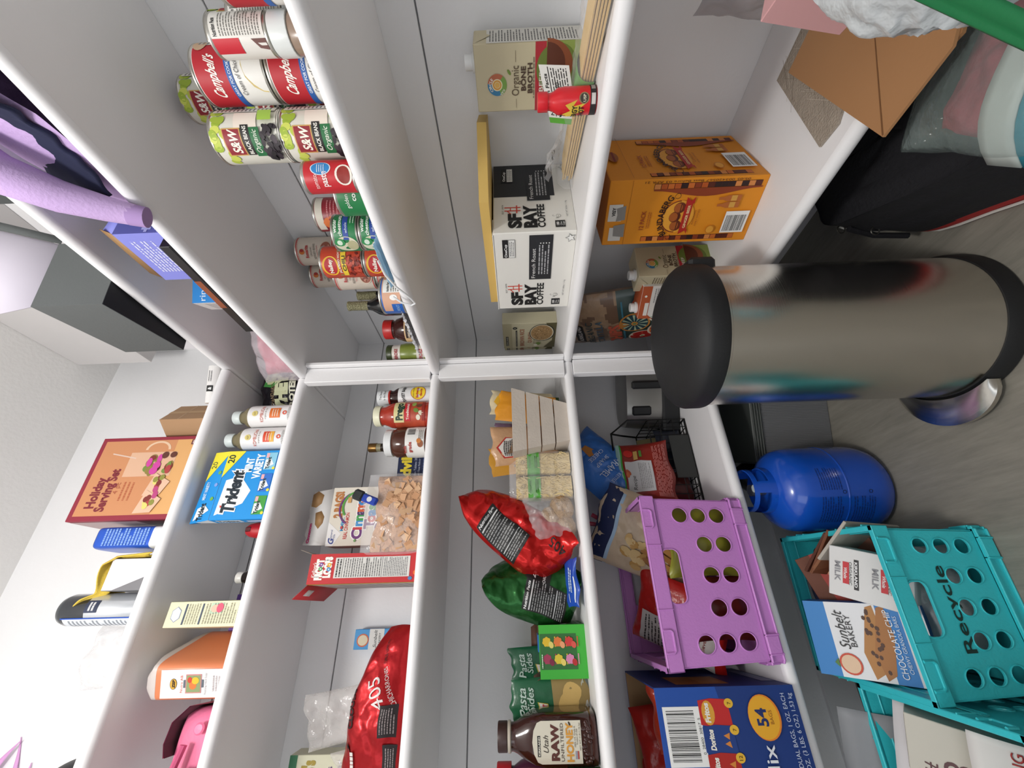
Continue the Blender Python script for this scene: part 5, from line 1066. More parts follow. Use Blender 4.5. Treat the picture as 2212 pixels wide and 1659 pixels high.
# two small dark bottles with gold foil necks
def wine(loc, label):
    t = thing('wine_bottle', label, 'bottle', loc, group='small dark bottles with foil necks')
    b = MB(); b.lathe([(.024, 0), (.0285, .004), (.0285, .095), (.025, .110), (.014, .128), (.0115, .140), (.0115, .152)], plas('0B0D10', .12)); b.build('bottle_body', t)
    b = MB(); b.lathe([(.0120, .138), (.0125, .140), (.0118, .186), (.0125, .187), (.0125, .192), (.0001, .193)], mat('8F8C6C', .4, metal=.4, bump=.6, bscale=300)); b.build('foil_neck', t); return t
w0 = wine((.168, .122, Z3), 'dark bottle with gold foil neck, the nearer one by the blue tin'); dup(w0, (.128, .192, Z3), 'dark bottle with gold foil neck, farther one beside refried beans')
# red-capped jar and green salsa jar
t = thing('peanut_jar', 'brown jar with red cap next to the crumpled foil', 'jar', (.052, .128, Z3), 40)
b = MB(); b.lathe([(.034, 0), (.037, .004), (.037, .07), (.030, .092), (.025, .098), (.025, .104)], mat('3A1714', .2)); b.build('jar_body', t)
b = MB(); b.lathe([(.0376, .01), (.0376, .066)], mat('D8B58A', .45), n=48, cap=False); p = Pr(b, cyl(.0378, 0)); p.rect(-.02, .02, .046, .062, '2A1614', 10); p.up(); p.text('KIRKLAND', 0, .050, .008, 'E8DCC8', bold=.03, w=.034); p.ell(0, .028, .018, .012, 'C4562A', 16); b.build('label', t)
b = MB(); cap(b, .028, .104, .130, plas('B5201E', .35)); b.build('cap', t)
t = thing('salsa_bottle', 'squeeze bottle of green salsa nearest the shelf post', 'bottle', (-.012, .086, Z3), 50)
b = MB(); GS = mat('7E8C3E', .3, var=.15, vscale=60); b.lathe([(.029, 0), (.031, .003), (.031, .045), (.0285, .052), (.030, .062), (.0305, .078), (.028, .090), (.0255, .102), (.0245, .118)], GS, n=40); b.build('bottle_body', t)
b = MB(); b.lathe([(.0314, .006), (.0314, .043)], mat('DCD8CE', .4), n=48, cap=False); b.lathe([(.0282, .092), (.0262, .103), (.0252, .117)], mat('DCD8CE', .4), n=48, cap=False)
p = Pr(b, cyl(.0318, 0)); p.text('HERDEZ', -.004, .026, .013, 'A81E34', bold=.03, w=.040); p.rect(-.028, -.010, .008, .022, 'A0AE3A', 6); p = Pr(b, cyl(.0275, 0)); p.text('HERDEZ', 0, .100, .012, 'A81E34', bold=.03, w=.036); b.build('label', t)
b = MB(); cap(b, .0265, .118, .134, plas('3A4426', .35)); b.build('cap', t)
# crumpled foil and paper mask on the shelf edge
b = MB(); b.surf(lambda u, v: (u*.105+.004*hn(u*9, v*9, 2), v*.028+.006*hn(u*8, v*5, 7), .010+.012*abs(hn(u*22, v*8, 1))+.010*(1-v*v)), 60, 16, mat('D4D6DA', .25, metal=.3, bump=.8, bscale=60)); o = b.build('foil_wrapper'); solidify(o, .0008)
put(o, 'crumpled silver wrapper lying along the shelf edge by the red-capped jar', 'wrapper', (.185, .040, Z3-.002), 0)
t = thing('face_mask', 'light blue pleated face mask with one ear loop hanging over the shelf edge', 'mask', (.408, .032, Z3))
b = MB(); b.surf(lambda u, v: (u*.060, v*.020, .003+.004*abs(sin(v*5))+.003*hn(u*3, v*2, 1)+.006), 30, 14, mat('9CC8E6', .7, bump=.1)); o = b.build('mask_sheet', t); solidify(o, .001)
b = MB(); b.tube([(.03, -.030, .012), (.0, -.038, .006), (-.03, -.043, -.008), (-.062, -.046, -.030), (-.080, -.045, -.036), (-.088, -.044, -.026), (-.080, -.042, -.006), (-.070, -.034, .010)], .0022, mat('E6E8EA', .7), n=8); b.build('ear_loop', t)

# ================= middle left shelf =================
t = thing('sauce_bottle', 'barbecue sauce bottle with a printed white cap beside the post', 'bottle', (-.070, -.032, Z3), 84, group='barbecue sauce bottles')
b = MB(); b.lathe([(.028, 0), (.0315, .004), (.0315, .095), (.027, .108), (.0205, .118), (.0205, .125)], mat('2A0F0C', .15)); b.build('bottle_body', t)
b = MB(); b.lathe([(.0319, .006), (.0319, .094), (.0300, .100)], mat('DADADA', .4), n=48, cap=False); p = Pr(b, cyl(.0323, 0)); p.text('SWEET BABY', 0, .080, .012, '1c1c1c', bold=.03, w=.046, arc=.05); p.up(); p.ell(.002, .040, .022, .022, 'B5281E', 36); p.up(); p.ell(.002, .040, .0205, .0205, 'E9C927', 30); p.up(); p.text('Barbecue', .002, .040, .009, 'B5281E', bold=.03, w=.032); p.text('Sauce', .002, .029, .009, 'B5281E', bold=.03, w=.022); p.text('AWARD WINNING', .002, .052, .004, '4a3a20'); b.build('label', t)
b = MB(); b.lathe([(.0215, .126), (.0225, .128), (.0225, .131)], plas('B5281E')); b.lathe([(.0225, .131), (.0225, .163), (.021, .165), (.0001, .165)], plas('D2D4D6'), n=40); p = Pr(b, cyl(.0227, 0)); p.text('The Sauce', 0, .150, .008, '3a3a3a', w=.028); p.text('is the Boss', 0, .139, .008, '3a3a3a', w=.030); b.build('cap', t)
dup(t, (-.150, -.072, Z3), 'second barbecue sauce bottle half hidden behind the pasta sauce jar', 60)
t = thing('pasta_sauce_jar', 'red pasta sauce jar with a cream lid', 'jar', (-.056, -.098, Z3), 86)
b = MB(); RS = mat('A5301E', .18, var=.25, vscale=50); b.lathe([(.034, 0), (.0375, .004), (.0375, .098), (.036, .110), (.029, .126), (.0265, .132), (.0265, .140)], RS, n=48); b.build('jar_body', t)
b = MB(); b.lathe([(.0378, .014), (.0378, .096)], mat('B54A30', .4, var=.3, vscale=60), n=64, cap=False); p = Pr(b, cyl(.0381, 0)); p.rect(-.034, .034, .070, .098, 'DED29A', 20, 2); p.up(); p.text('Prego', .0, .074, .026, '1f3a2a', bold=.05, w=.054); p.rect(-.030, .026, .052, .068, 'C4202C', 14, 1); p.up(); p.text('Traditional', -.002, .056, .010, 'F2E6DA', bold=.02, w=.048)
for k, (x, z, c) in enumerate(((-.02, .03, 'E4DCC8'), (.0, .036, '6E8A3A'), (.015, .028, '6A3A22'), (.02, .042, '8AA04A'), (-.008, .022, 'D8CFB8'))): p.ell(x, z, .008, .006, c, 12, k)
p.rect(-.03, .03, .012, .020, '8E241C', 12); b.build('label', t)
b = MB(); cap(b, .0295, .141, .160, plas('E2E0C4', .4), ribs=True); b.build('lid', t)
t = thing('hazelnut_spread_jar', 'cocoa spread jar with a white lid next to the pasta sauce', 'jar', (-.064, -.178, Z3), 80)
b = MB(); b.lathe([(.036, 0), (.041, .004), (.042, .035), (.0405, .065), (.0405, .090), (.036, .098), (.034, .100)], mat('4E2A1E', .15), n=48); b.build('jar_body', t)
b = MB(); b.lathe([(.0420, .008), (.0428, .035), (.0412, .060)], mat('E4E2DE', .4), n=64, cap=False); p = Pr(b, cyl(.0432, 0)); p.barcode(.012, .036, .028, .056, seed=5); p.text('grade', -.022, .042, .012, 'A83228', bold=.03, w=.03); p.text('Nutella', -.028, .056, .010, 'A83228', bold=.03, w=.022); p.ell(-.012, .018, .010, .008, '8A4A22', 12); p.up(); p.ell(-.004, .022, .007, .006, 'C4762C', 12); p.lines(.0, .03, .010, .024, 3, '7a746c'); b.build('label', t)
b = MB(); cap(b, .0378, .1005, .1205, plas('E4E6E6', .35)); b.build('lid', t)
t = thing('extract_bottle', 'slim dark bottle with a gold cap behind the cocoa spread', 'bottle', (-.148, -.158, Z3), 80)
b = MB(); b.lathe([(.026, 0), (.029, .004), (.029, .12), (.024, .14), (.0125, .160), (.0115, .172)], mat('2A2016', .15)); b.build('bottle_body', t)
b = MB(); b.lathe([(.0122, .165), (.0125, .180)], mat('8A8468', .4), cap=False); b.lathe([(.0135, .178), (.0135, .200), (.0125, .202), (.0001, .202)], mat('7A5A2E', .3, metal=.7)); b.build('cap', t)
def d_adv(b, w, d, h):
    p = Pr(b, front(-w/2, -d/2, 0)); p.text('Advil', .40*w, .62*h, .040, 'EBD53A', bold=.05, w=.72*w); p.text('Ibuprofen Tablets 200 mg', .5*w, .46*h, .009, 'C9D2E4', w=.8*w); p.text('Pain Reliever / Fever Reducer (NSAID)', .5*w, .36*h, .008, 'C9D2E4', w=.85*w); p.lines(.2*w, .8*w, .1*h, .3*h, 3, '5A6A94')
bx_item('medicine_carton', 'navy pain relief carton with yellow letters behind the bag of cereal', 'box', .115, .045, .100, card('15224A'), (-.140, -.232, Z3), 88, deco=d_adv)
# cinnamon cereal carton, lid torn open
w, d, h = .150, .058, .262
t = thing('cereal_carton', 'white cinnamon cereal carton with a torn upright flap', 'box', (-.132, -.363, Z3), 88, group='open cereal cartons')
b = MB(); WC = card('DDD6C8'); open_box(b, w, d, h, {'d': WC}, card('A08058')); p = Pr(b, front(-w/2, -d/2, 0))
p.poly([(0, h), (.40*w, h), (.20*w, .86*h), (0, .93*h)], 'E8E6E4'); p.up(); p.text('General', .10*w, .945*h, .008, '3A4A8A', 'L'); p.text('Mills', .10*w, .915*h, .008, '3A4A8A', 'L'); p.text('G', .02*w, .925*h, .020, '2C3E8A', 'L', bold=.03, shear=.3)
p.text('2 BAGS!', .70*w, .885*h, .030, 'B5743A', bold=.06, w=.46*w, rot=.05)
p.text('MMM...', .36*w, .845*h, .012, '2F8FC4', bold=.02); p.text('REAL CINNAMON', .33*w, .80*h, .013, 'C43A34', bold=.02, w=.44*w)
def rainbow(s, x, y, sz, W):
    cs = ['6A2C74', 'C43A3E', '3F8FC9', '3F9A4E', '4A2A5E', 'C9562C', '2F7FC0', '2F9A6A', 'B03A6E']; n = len(s); cw = W/n
    for i, ch in enumerate(s): p.text(ch, x+cw*(i+.5), y, sz*1.02, 'F4F2EE', bold=.11); 
    p.up()
    for i, ch in enumerate(s): p.text(ch, x+cw*(i+.5), y, sz, cs[i % 9], bold=.045)
    p.up()
rainbow('Cinnamon', .14*w, .655*h, .036, .74*w); rainbow('Toast', .30*w, .535*h, .038, .48*w); rainbow('Crunch', .22*w, .415*h, .040, .56*w)
p.ring(.62*w, .74*h, .042, .046, '6A2C74', .5, 2.6); p.ring(.66*w, .73*h, .036, .041, '4F9A3A', .3, 2.2); p.rect(.72*w, .82*w, .80*h, .835*h, 'C99A5A'); p.rect(.02*w, .14*w, .44*h, .52*h, 'D9A566'); p.ell(.3*w, .86*h, .004, .003, 'C43A34', 8); p.ell(.08*w, .71*h, .004, .003, '6A9A5A', 8)
b.build('carton', t)
b = MB(); rd = random.Random(2); top = [(-w/2+.002, 0)]+[(-w/2+.006+i*(w-.012)/22, .068+rd.uniform(-.0035, .0035)) for i in range(23)]+[(w/2-.002, 0)]
fm_ = lambda x, y: (x, -d/2+.001+y*.25, h+y*.96); b.add([fm_(x, y) for x, y in top], [tuple(range(len(top)))], card('D6D4D2')); p = Pr(b, lambda x, y, hh: (x, -d/2+.001+y*.25-hh, h+y*.96), h=.0006)
p.poly([(.03, .066), (.062, .066), (.070, .050), (.058, .030), (.036, .034), (.026, .05)], 'A07A4E'); p.poly([(-.018, .044), (.012, .048), (.016, .030), (.0, .018), (-.016, .02), (-.03, .032)], 'A07A4E'); p.text('Cinnamon', -.04, .054, .011, 'B5306A', bold=.05, w=.05)
o = b.build('torn_flap', t); solidify(o, .0008)
# clear bag of cereal with a clip
t = thing('cereal_bag', 'clear bag of cinnamon cereal lying in front of its carton, with a blue clip', 'bag', (-.050, -.372, Z3), 90)
B = Bag(.190, .120, .060, seed=91, amp=.004, fr=30, top=.35, bot=.3, waist=0)
b = MB(); B.body(b, mat('C99A74', .6, bump=1.0, bscale=70, var=.35, vscale=38), nu=50, nv=40)
rd = random.Random(9)
for k in range(60):
    x, z = rd.uniform(-.084, .084), rd.uniform(.006, .105); c = Vector(B.pt(2*x/.19, 2*z/.12-1, -1, .001)); s = .0085; rm = Matrix.Rotation(rd.uniform(0, 3), 3, 'Y') @ Matrix.Rotation(rd.uniform(-.5, .5), 3, 'X')
    q = [c+rm @ Vector(v) for v in ((-s, -.001, -s), (s, -.001, -s), (s*.9, -.002, s), (-s, -.001, s))]; b.add([tuple(v) for v in q], [(0, 1, 2, 3)], mat(rd.choice(['D8B08A', 'C4936C', 'CFA27C']), .7))
b.build('cereal', t)
B2 = Bag(.200, .150, .068, seed=92, amp=.008, fr=14, top=.9, bot=.3, waist=-.02); b = MB(); B2.body(b, clear(a=.22, r=.12), nu=40, nv=40); b.build('clear_bag', t)
b = MB(); b.box(-.010, .010, -.012, .0, -.012, .030, mat('1F3FA6', .3), b=.004); b.box(-.013, .013, -.014, .002, .026, .054, mat('1E2426', .5), b=.005); p = Pr(b, front(0, -.012, .008)); p.ell(0, 0, .0065, .0065, 'D8DADC', 16)
o = b.build('bag_clip', t); o.location = (.022, -.036, .118); o.rotation_euler = (0, radians(22), 0)
# red loops carton, side towards the room
w, d, h = .066, .195, .262
t = thing('cereal_carton', 'red fruit loops cereal carton showing its facts panel, flap bent out', 'box', (-.142, -.498, Z3), 90, group='open cereal cartons')
b = MB(); RC = card('C0272C'); open_box(b, w, d, h, {'d': RC, '-x': card('B8A69A')}, card('8E8478')); p = Pr(b, front(-w/2, -d/2, 0))
p.text("Kellogg's", .45*w, .935*h, .012, 'E8C9C4', shear=.3, bold=.03, w=.5*w); p.text('FROOT', .48*w, .875*h, .022, 'F2EFE8', bold=.09, w=.70*w); p.text('LOOPS', .55*w, .80*h, .022, 'F2EFE8', bold=.09, w=.70*w)
p.up()
for x, y, c in ((.50, .905, '4F9A5A'), (.64, .905, '7E4A9A'), (.48, .83, '3F8FC4'), (.62, .83, 'E8B02E')): p.ring(x*w, y*h-.003, .0018, .0048, c, n=14)
p.rect(.18*w, .86*w, .08*h, .765*h, 'D9D7D2'); p.up(); p.text('Nutrition Facts', .22*w, .735*h, .006, '222', 'L', w=.36*w) if 0 else p.lines(.22*w, .82*w, .70*h, .755*h, 2, '333333', th=.5); p.rect(.20*w, .84*w, .69*h, .694*h, '222222'); p.rect(.20*w, .84*w, .60*h, .603*h, '222222'); p.rect(.20*w, .84*w, .47*h, .473*h, '222222'); p.lines(.21*w, .83*w, .34*h, .68*h, 16, '6a6a6a', seed=2); p.rect(.19*w, .85*w, .33*h, .335*h, '888888'); p.lines(.21*w, .83*w, .10*h, .32*h, 14, '77787a', seed=5)
p.ell(.12*w, .07*h, .004, .005, '3F7FB4', 10); p.ell(.3*w, .03*h, .005, .004, 'E8702A', 10)
q = Pr(b, sideL(-w/2, d/2, 0)); q.rect(.9*d, d, .0, h, 'D8B82E'); q.rect(0, .9*d, .0, .9*h, 'A89C98'); q.lines(.1*d, .8*d, .1*h, .8*h, 8, '8E8480')
b.build('carton', t)
b = MB()
b.add([(-w/2, -d/2+.01, h), (-w/2, d/2-.01, h), (-w/2-.030, d/2-.02, h+.028), (-w/2-.030, -d/2+.004, h+.028)], [(0, 1, 2, 3)], card('B5262B')); q = Pr(b, lambda x, y, hh: (-w/2-.03*y-hh, -d/2+.02+x*(d-.04), h+.028*y-hh*.5), h=.001); q.rect(.1, .3, .3, .7, 'D8CFCB'); 
b.add([(w/2, -d/2+.006, h), (w/2, -d/2+.10, h), (w/2+.012, -d/2+.09, h+.034), (w/2+.012, -d/2+.01, h+.034)], [(0, 1, 2, 3)], card('A89C92')); o = b.build('flap', t); solidify(o, .0008)
# blue granola box by the wall
def d_sun2(b, w, d, h):
    p = Pr(b, front(-w/2, -d/2, 0)); p.rect(0, w, .62*h, .81*h, 'D9D9D6'); p.up(); p.text('Sunbelt', .5*w, .71*h, .012, '333333', shear=.3, w=.85*w); p.text('BAKERY', .5*w, .66*h, .008, '333333', w=.6*w); p.ell(.45*w, .89*h, .015, .016, 'C9643E', 18); p.up(); p.ell(.45*w, .89*h, .012, .013, 'D9CDB0', 16); p.rect(0, w, .40*h, .48*h, '2F7FC0'); p.rect(0, w, .2*h, .27*h, '2F74B4'); p.rect(.1*w, .8*w, .25*h, .42*h, '6FB0DC')
bx_item('granola_bar_box', 'narrow light blue granola bar box standing against the wall', 'box', .046, .032, .205, card('4A9AD6'), (-.270, -.652, Z3), 90, deco=d_sun2)
def d_405(p, W, H):
    p.text('405', W*.10, H*.36, .036, 'E4DAD8', bold=.0, shear=.15, w=W*.22, rot=.5); p.text('CHICHARRONES', W*.13, H*.24, .012, 'D8C8C6', w=W*.26, rot=.5); p.text('CLOUDS', W*.0, H*.82, .022, '2A1012', bold=.05, w=W*.24, rot=.2); p.text('CHILE LIMON', W*.34, H*.50, .010, '2A1012', rot=.5, w=W*.16)
    q = Pr(p.mb, p.mp, h=.0016); q.rect(-W*.16, W*.02, H*.08, H*.32, '1C1214', 6, 6); q.rect(-W*.36, -W*.20, H*.05, H*.25, '1C1214', 6, 6); q.up(4); q.lines(-W*.14, W*.0, H*.1, H*.3, 6, '9A8E8E'); q.lines(-W*.34, -W*.22, H*.08, H*.22, 4, '9A8E8E'); q.poly([(-W*.46, H*.62), (-W*.22, H*.80), (-W*.20, H*.88), (-W*.46, H*.74)], '1C1214'); q.up(2); q.lines(-W*.42, -W*.25, H*.70, H*.78, 1, 'D8D0CC', th=.7)
simple_bag('snack_bag', 'long red pork rind bag marked 405 lying on the shelf by the blue box', 'bag', .285, .130, .085, foil('B01C22', .3), (-.068, -.764, Z3+.001), 90, rx=-10, ry=0, ut=.55, seed=95, amp=.010, deco=d_405, nu=60, nv=44, top=.5, bot=.35, waist=-.03, fr=11)
simple_bag('plastic_bag', 'empty clear plastic bag rising behind the long red bag', 'bag', .11, .19, .05, clear('E6E2DE', a=.34, r=.15), (-.155, -.775, Z3+.065), 80, ry=-10, seed=96, amp=.016, fr=10, group='clear plastic bags on the middle shelf')
simple_bag('plastic_bag', 'second clear plastic bag, in front of the shell pasta carton', 'bag', .09, .13, .05, clear('E6E2DE', a=.34, r=.15), (-.150, -.868, Z3+.04), 80, ry=-14, seed=97, amp=.014, fr=10, group='clear plastic bags on the middle shelf')
def d_annie(b, w, d, h):
    p = Pr(b, front(-w/2, -d/2, 0)); p.rect(0, w, .94*h, h, '2E6E4A'); p.text("Annie's", .62*w, .80*h, .038, 'A08A2C', bold=.05, w=.6*w); p.text('cheddar', .62*w, .58*h, .022, '5A3A72', w=.6*w); p.text('shells', .62*w, .66*h, .018, '5A3A72', w=.4*w); p.ell(.8*w, .42*h, .016, .016, '6A4A8E', 6); p.ell(.62*w, .34*h, .04, .03, 'D8C49A', 14); p.rect(0, w, .14*h, .24*h, '2E7A4E'); p.up(); p.ell(.5*w, .19*h, .012, .012, 'DCE6DA', 14); p.lines(.1*w, .9*w, .02*h, .12*h, 2, 'A08A2C')
bx_item('pasta_carton', 'cream and green shell pasta carton at the bottom of picture, middle left shelf', 'box', .115, .05, .290, card('D5D3B8'), (-.215, -.925, Z3), 88, deco=d_annie)

# ================= second highest left shelf =================
def kombucha(loc, label, c1, c2, rz):
    t = thing('kombucha_bottle', label, 'bottle', loc, rz, group='kombucha bottles')
    b = MB(); GL = mat('9A8E6A', .08, alpha=.62, var=.1, spec=.8); b.lathe([(.029, 0), (.0325, .004), (.0325, .130), (.029, .146), (.019, .158), (.0165, .163), (.0165, .170)], GL, n=40); b.lathe([(.0001, .003), (.029, .004), (.029, .120), (.0001, .121)], mat('B0743A', .2, alpha=.8), n=24); b.build('bottle_body', t)
    b = MB(); b.lathe([(.0330, .008), (.0330, .126), (.0322, .134)], mat('E9E7E6', .35), n=56, cap=False); p = Pr(b, cyl(.0334, 0)); p.rect(-.014, .016, .040, .070, c1, 12, 1); p.rect(-.014, .016, .040, .052, c2, 12, 1); p.up(); p.text('KOMBUCHA', .0, .088, .013, 'C4563E', w=.050); p.text('organic & raw', .0, .080, .006, '7a6a60', w=.034); p.ell(0, .112, .008, .008, 'D8C77A', 16); p.up(); p.text('GT', 0, .109, .007, '7a6a3a'); p.ring(.0, .027, .003, .006, 'D8563E', n=12); p.lines(-.02, .02, .010, .020, 3, '9a9a98'); p.lines(-.01, .012, .044, .064, 3, 'F0D8C0'); b.build('label', t)
    b = MB(); cap(b, .0195, .166, .188, plas('DDE6E4', .4)); b.build('cap', t); return t
kombucha((-.062, -.085, Z2), 'kombucha bottle with an orange patch on the label, nearest the corner', 'D9702C', 'D9702C', 84)
kombucha((-.062, -.155, Z2), 'kombucha bottle with a red and yellow patch, beside the gum box', 'D84A2C', 'F0B040', 80)
# gum box with a slanted printed lid
w, d, h = .180, .038, .150
t = thing('gum_box', 'bright blue mint gum display box with a yellow corner', 'box', (-.050, -.290, Z2), 90)
GB = card('1492DE'); b = MB(); b.box(-w/2, w/2, -d/2, d/2, 0, h, GB, b=.001)
yf = -d/2; fr = lambda x, y, hh: (x-w/2, yf-hh, y)
p = Pr(b, fr); p.poly([(.08*w, .42*h), (.50*w, .60*h), (.54*w, .95*h), (.10*w, .98*h)], 'EAF2F6') if 0 else p.poly([(.06*w, .93*h), (.56*w, .90*h), (.62*w, .66*h), (.40*w, .42*h), (.22*w, .50*h)], 'E9F0F4'); p.rect(.0, w, .0, .02*h, '1480C8')
p.up(); p.text('Trident', .385*w, .62*h, .046, 'F6F8FA', bold=.10, shear=.12, w=.66*w); p.up(); p.text('Trident', .385*w, .62*h, .046, '10222E', bold=.045, shear=.12, w=.62*w); p.poly([(.16*w, .86*h), (.20*w, .88*h), (.19*w, .82*h)], 'D8463E')
p.text('MINT', .78*w, .50*h, .028, 'EAF6FC', bold=.05, w=.22*w); p.text('VARIETY', .76*w, .33*h, .028, 'EAF6FC', bold=.05, w=.38*w); p.poly([(.60*w, h), (w, h), (w, .70*h), (.99*w, .70*h)], 'F0E23A'); p.up(); p.text('20', .88*w, .86*h, .024, '2a3a2a', bold=.02)
for k, c in enumerate(('3F9A3E', '2C6FC8', '8AC8E0')):
    x0 = (.06+.32*k)*w; p.poly([(x0, .10*h), (x0+.26*w, .10*h), (x0+.26*w, .30*h), (x0, .30*h)], c); p.up(.5); p.poly([(x0+.01*w, .29*h), (x0+.15*w, .29*h), (x0+.17*w, .20*h), (x0+.08*w, .13*h)], 'EAF0F2'); p.up(.5); p.text('Trident', x0+.10*w, .20*h, .013, '1a2a2e', bold=.04, w=.18*w); p.ell(x0+.02*w, .12*h, .004, .004, 'EADB3A', 8); p.rect(x0+.18*w, x0+.25*w, .24*h, .29*h, 'EFB0B4')
q = Pr(b, sideL(-w/2, d/2, 0)); q.poly([(.1*d, .92*h), (.95*d, .92*h), (.5*d, .60*h)], 'EAF0F4') if 0 else q.rect(.2*d, .8*d, .50*h, .92*h, 'E9F2F6'); q.up(); mq = q.mp
q2 = Pr(b, lambda x, y, hh: mq(.5*d+y-.004, .72*h-x, hh), h=.0012); q2.text('Trident', 0, 0, .016, '10222E', bold=.04, w=.055); q.rect(.3*d, .6*d, .04*h, .42*h, 'E4E4EA')
b.build('carton', t)
b = MB(); s_ = .052; fl = lambda x, y, hh: (x-w/2, yf-.0+.010*y/s_*1.0-hh, h+y)
b.add([fl(0, 0, 0), fl(w, 0, 0), fl(w, s_*.80, 0), fl(-.006, s_, 0)], [(0, 1, 2, 3)], GB); b.add([(-w/2, yf, h), (-w/2, d/2, h), (-w/2, d/2-.006, h+.045), (-w/2-.001, yf+.010, h+s_)], [(3, 2, 1, 0)], card('E4E6EA')); b.add([fl(-.006, s_, 0), fl(w, s_*.8, 0), (w/2, d/2, h+.034), (-w/2, d/2, h+.045)], [(0, 1, 2, 3)], GB)
p = Pr(b, fl, h=.0008); p.poly([(.56*w, s_*.88), (w, s_*.8), (w, 0), (.60*w+.34*w, 0)], 'F0E23A'); p.up(); p.text('20', .80*w, .50*s_, .020, '3a4a3a'); p.poly([(.0, .86*s_), (.17*w, .80*s_), (.22*w, .45*s_), (.14*w, .14*s_)], 'E9F0F4'); p.up(); p.text('Trident', .12*w, .42*s_, .020, '10222E', bold=.04, w=.24*w); p.text('MINT VARIETY', .42*w, .55*s_, .013, 'DDF0FA', bold=.02, w=.26*w)
for x, c in ((.30, '6FAE4A'), (.50, '7FA0E0'), (.68, '6FAE4A')): p.ell(x*w, .18*s_, .005, .005, c, 10)
b.build('slanted_lid', t)
t = thing('red_capped_tube', 'small red flip-top bottle left of the gum box', 'bottle', (-.115, -.392, Z2), 90)
b = MB(); b.lathe([(.017, 0), (.020, .003), (.020, .070), (.017, .086), (.012, .095), (.0001, .096)], plas('B5202A', .3)); b.build('bottle_body', t); b = MB(); b.box(-.006, .006, -.0195, -.012, .076, .092, plas('5A1418'), b=.002); b.build('spout', t)
t = thing('dark_bottle', 'dark bottle with a white cap, alone on the shelf', 'bottle', (-.125, -.505, Z2), 90)
b = MB(); b.lathe([(.019, 0), (.022, .003), (.022, .055), (.014, .072), (.012, .078)], mat('1E1614', .15)); b.build('bottle_body', t); b = MB(); cap(b, .014, .078, .094, plas('D8D6D0')); b.build('cap', t)
def d_cream(b, w, d, h):
    p = Pr(b, front(-w/2, -d/2, 0)); p.ell(.5*w, .88*h, .016, .012, '8A94A8', 6); p.up(); p.ell(.5*w, .88*h, .0145, .0105, 'D9DDE4', 6); p.rect(.1*w, .9*w, .76*h, .78*h, '3E4A5E'); p.rect(.1*w, .9*w, .55*h, .57*h, '3E4A5E'); p.lines(.12*w, .9*w, .59*h, .75*h, 5, 'A09C84'); p.lines(.12*w, .9*w, .05*h, .53*h, 14, '9A967E', seed=3); p.rect(.5*w, .92*w, .30*h, .46*h, 'B9D0B4'); p.up(); p.ell(.7*w, .40*h, .008, .010, 'E0B8A0', 12); p.ell(.72*w, .34*h, .010, .008, 'D8506E', 12)
    q = Pr(b, sideR(w/2, -d/2, 0)); q.rect(0, d, 0, h, '5E6A4A'); q.ell(.5*d, .6*h, .03, .03, 'A09484', 14); q.ell(.4*d, .3*h, .02, .03, '7A8A6A', 14)
bx_item('tea_carton', 'tall cream carton printed with small text beside orange soap jug', 'box', .052, .145, .182, card('E0DEBC'), (-.113, -.588, Z2), 92, deco=d_cream)
bx_item('supplement_box', 'white box with a purple band showing behind the cream carton', 'box', .088, .05, .130, card('DDDCE2'), (-.225, -.584, Z2), 90, deco=lambda b, w, d, h: Pr(b, front(-w/2, -d/2, 0)).rect(0, w, .72*h, h, '6A3FA0'))
# soap jug: translucent with orange liquid
w, d = .078, .175
t = thing('soap_jug', 'large translucent jug of orange hand soap with a white label', 'jug', (*corner(-.040, -.680, w, d, 69), Z2), 69)
OJ = mat('E58A5E', .35, alpha=.96, var=.04); TJ = mat('DCD3CE', .4, alpha=.9, var=.03)
def jug_ring(z, sx, sy, k=.28): return [(abs(cos(a))**k*(1 if cos(a) > 0 else -1)*w/2*sx, abs(sin(a))**k*(1 if sin(a) > 0 else -1)*d/2*sy, z) for a in [2*pi*(i+.5)/40 for i in range(40)]]
rings = [(0, .94, .97), (.004, 1, 1), (.150, 1, 1), (.166, 1, 1)]; b = MB(); o_ = 0
for z, sx, sy in rings: b.v += jug_ring(z, sx, sy)
m1 = b.mi(OJ)
for j in range(len(rings)-1):
    for i in range(40): b.f.append((j*40+i, j*40+(i+1) % 40, (j+1)*40+(i+1) % 40, (j+1)*40+i)); b.m.append(m1)
b.f.append(tuple(reversed(range(40)))); b.m.append(m1); b.f.append(tuple(range(120, 160))); b.m.append(m1); b.build('jug_body', t)
b = MB()
for z, f in ((.166, 1.003), (.176, 1.0), (.186, .93), (.196, .62), (.200, .40)):
    b.v += [(x*f, (y-.0)*f*(.9 if z > .19 else 1), zz+(.010*sin(i*.7)*.4 if z > .18 else 0)) for i, (x, y, zz) in enumerate(jug_ring(z, 1, 1, .3 if z < .18 else .5))]
m1 = b.mi(TJ)
for j in range(4):
    for i in range(40): b.f.append((j*40+i, j*40+(i+1) % 40, (j+1)*40+(i+1) % 40, (j+1)*40+i)); b.m.append(m1)
b.f.append(tuple(range(160, 200))); b.m.append(m1); b.build('shoulder', t)
b = MB(); p = Pr(b, front(-w/2, -d/2-.0004, 0)); p.rect(.14*w, .86*w, .018, .154, 'ECE9EA'); p.up(); p.ell(.5*w, .126, .011, .008, '3a2a18', 18); p.up(); p.ell(.5*w, .126, .010, .007, 'D9A83C', 18); p.up(); p.text('ZEP', .5*w, .1225, .008, '2a1a10', bold=.04, shear=.2, w=.016); p.text('Nutra AB', .5*w, .106, .007, 'D8705A', w=.034)
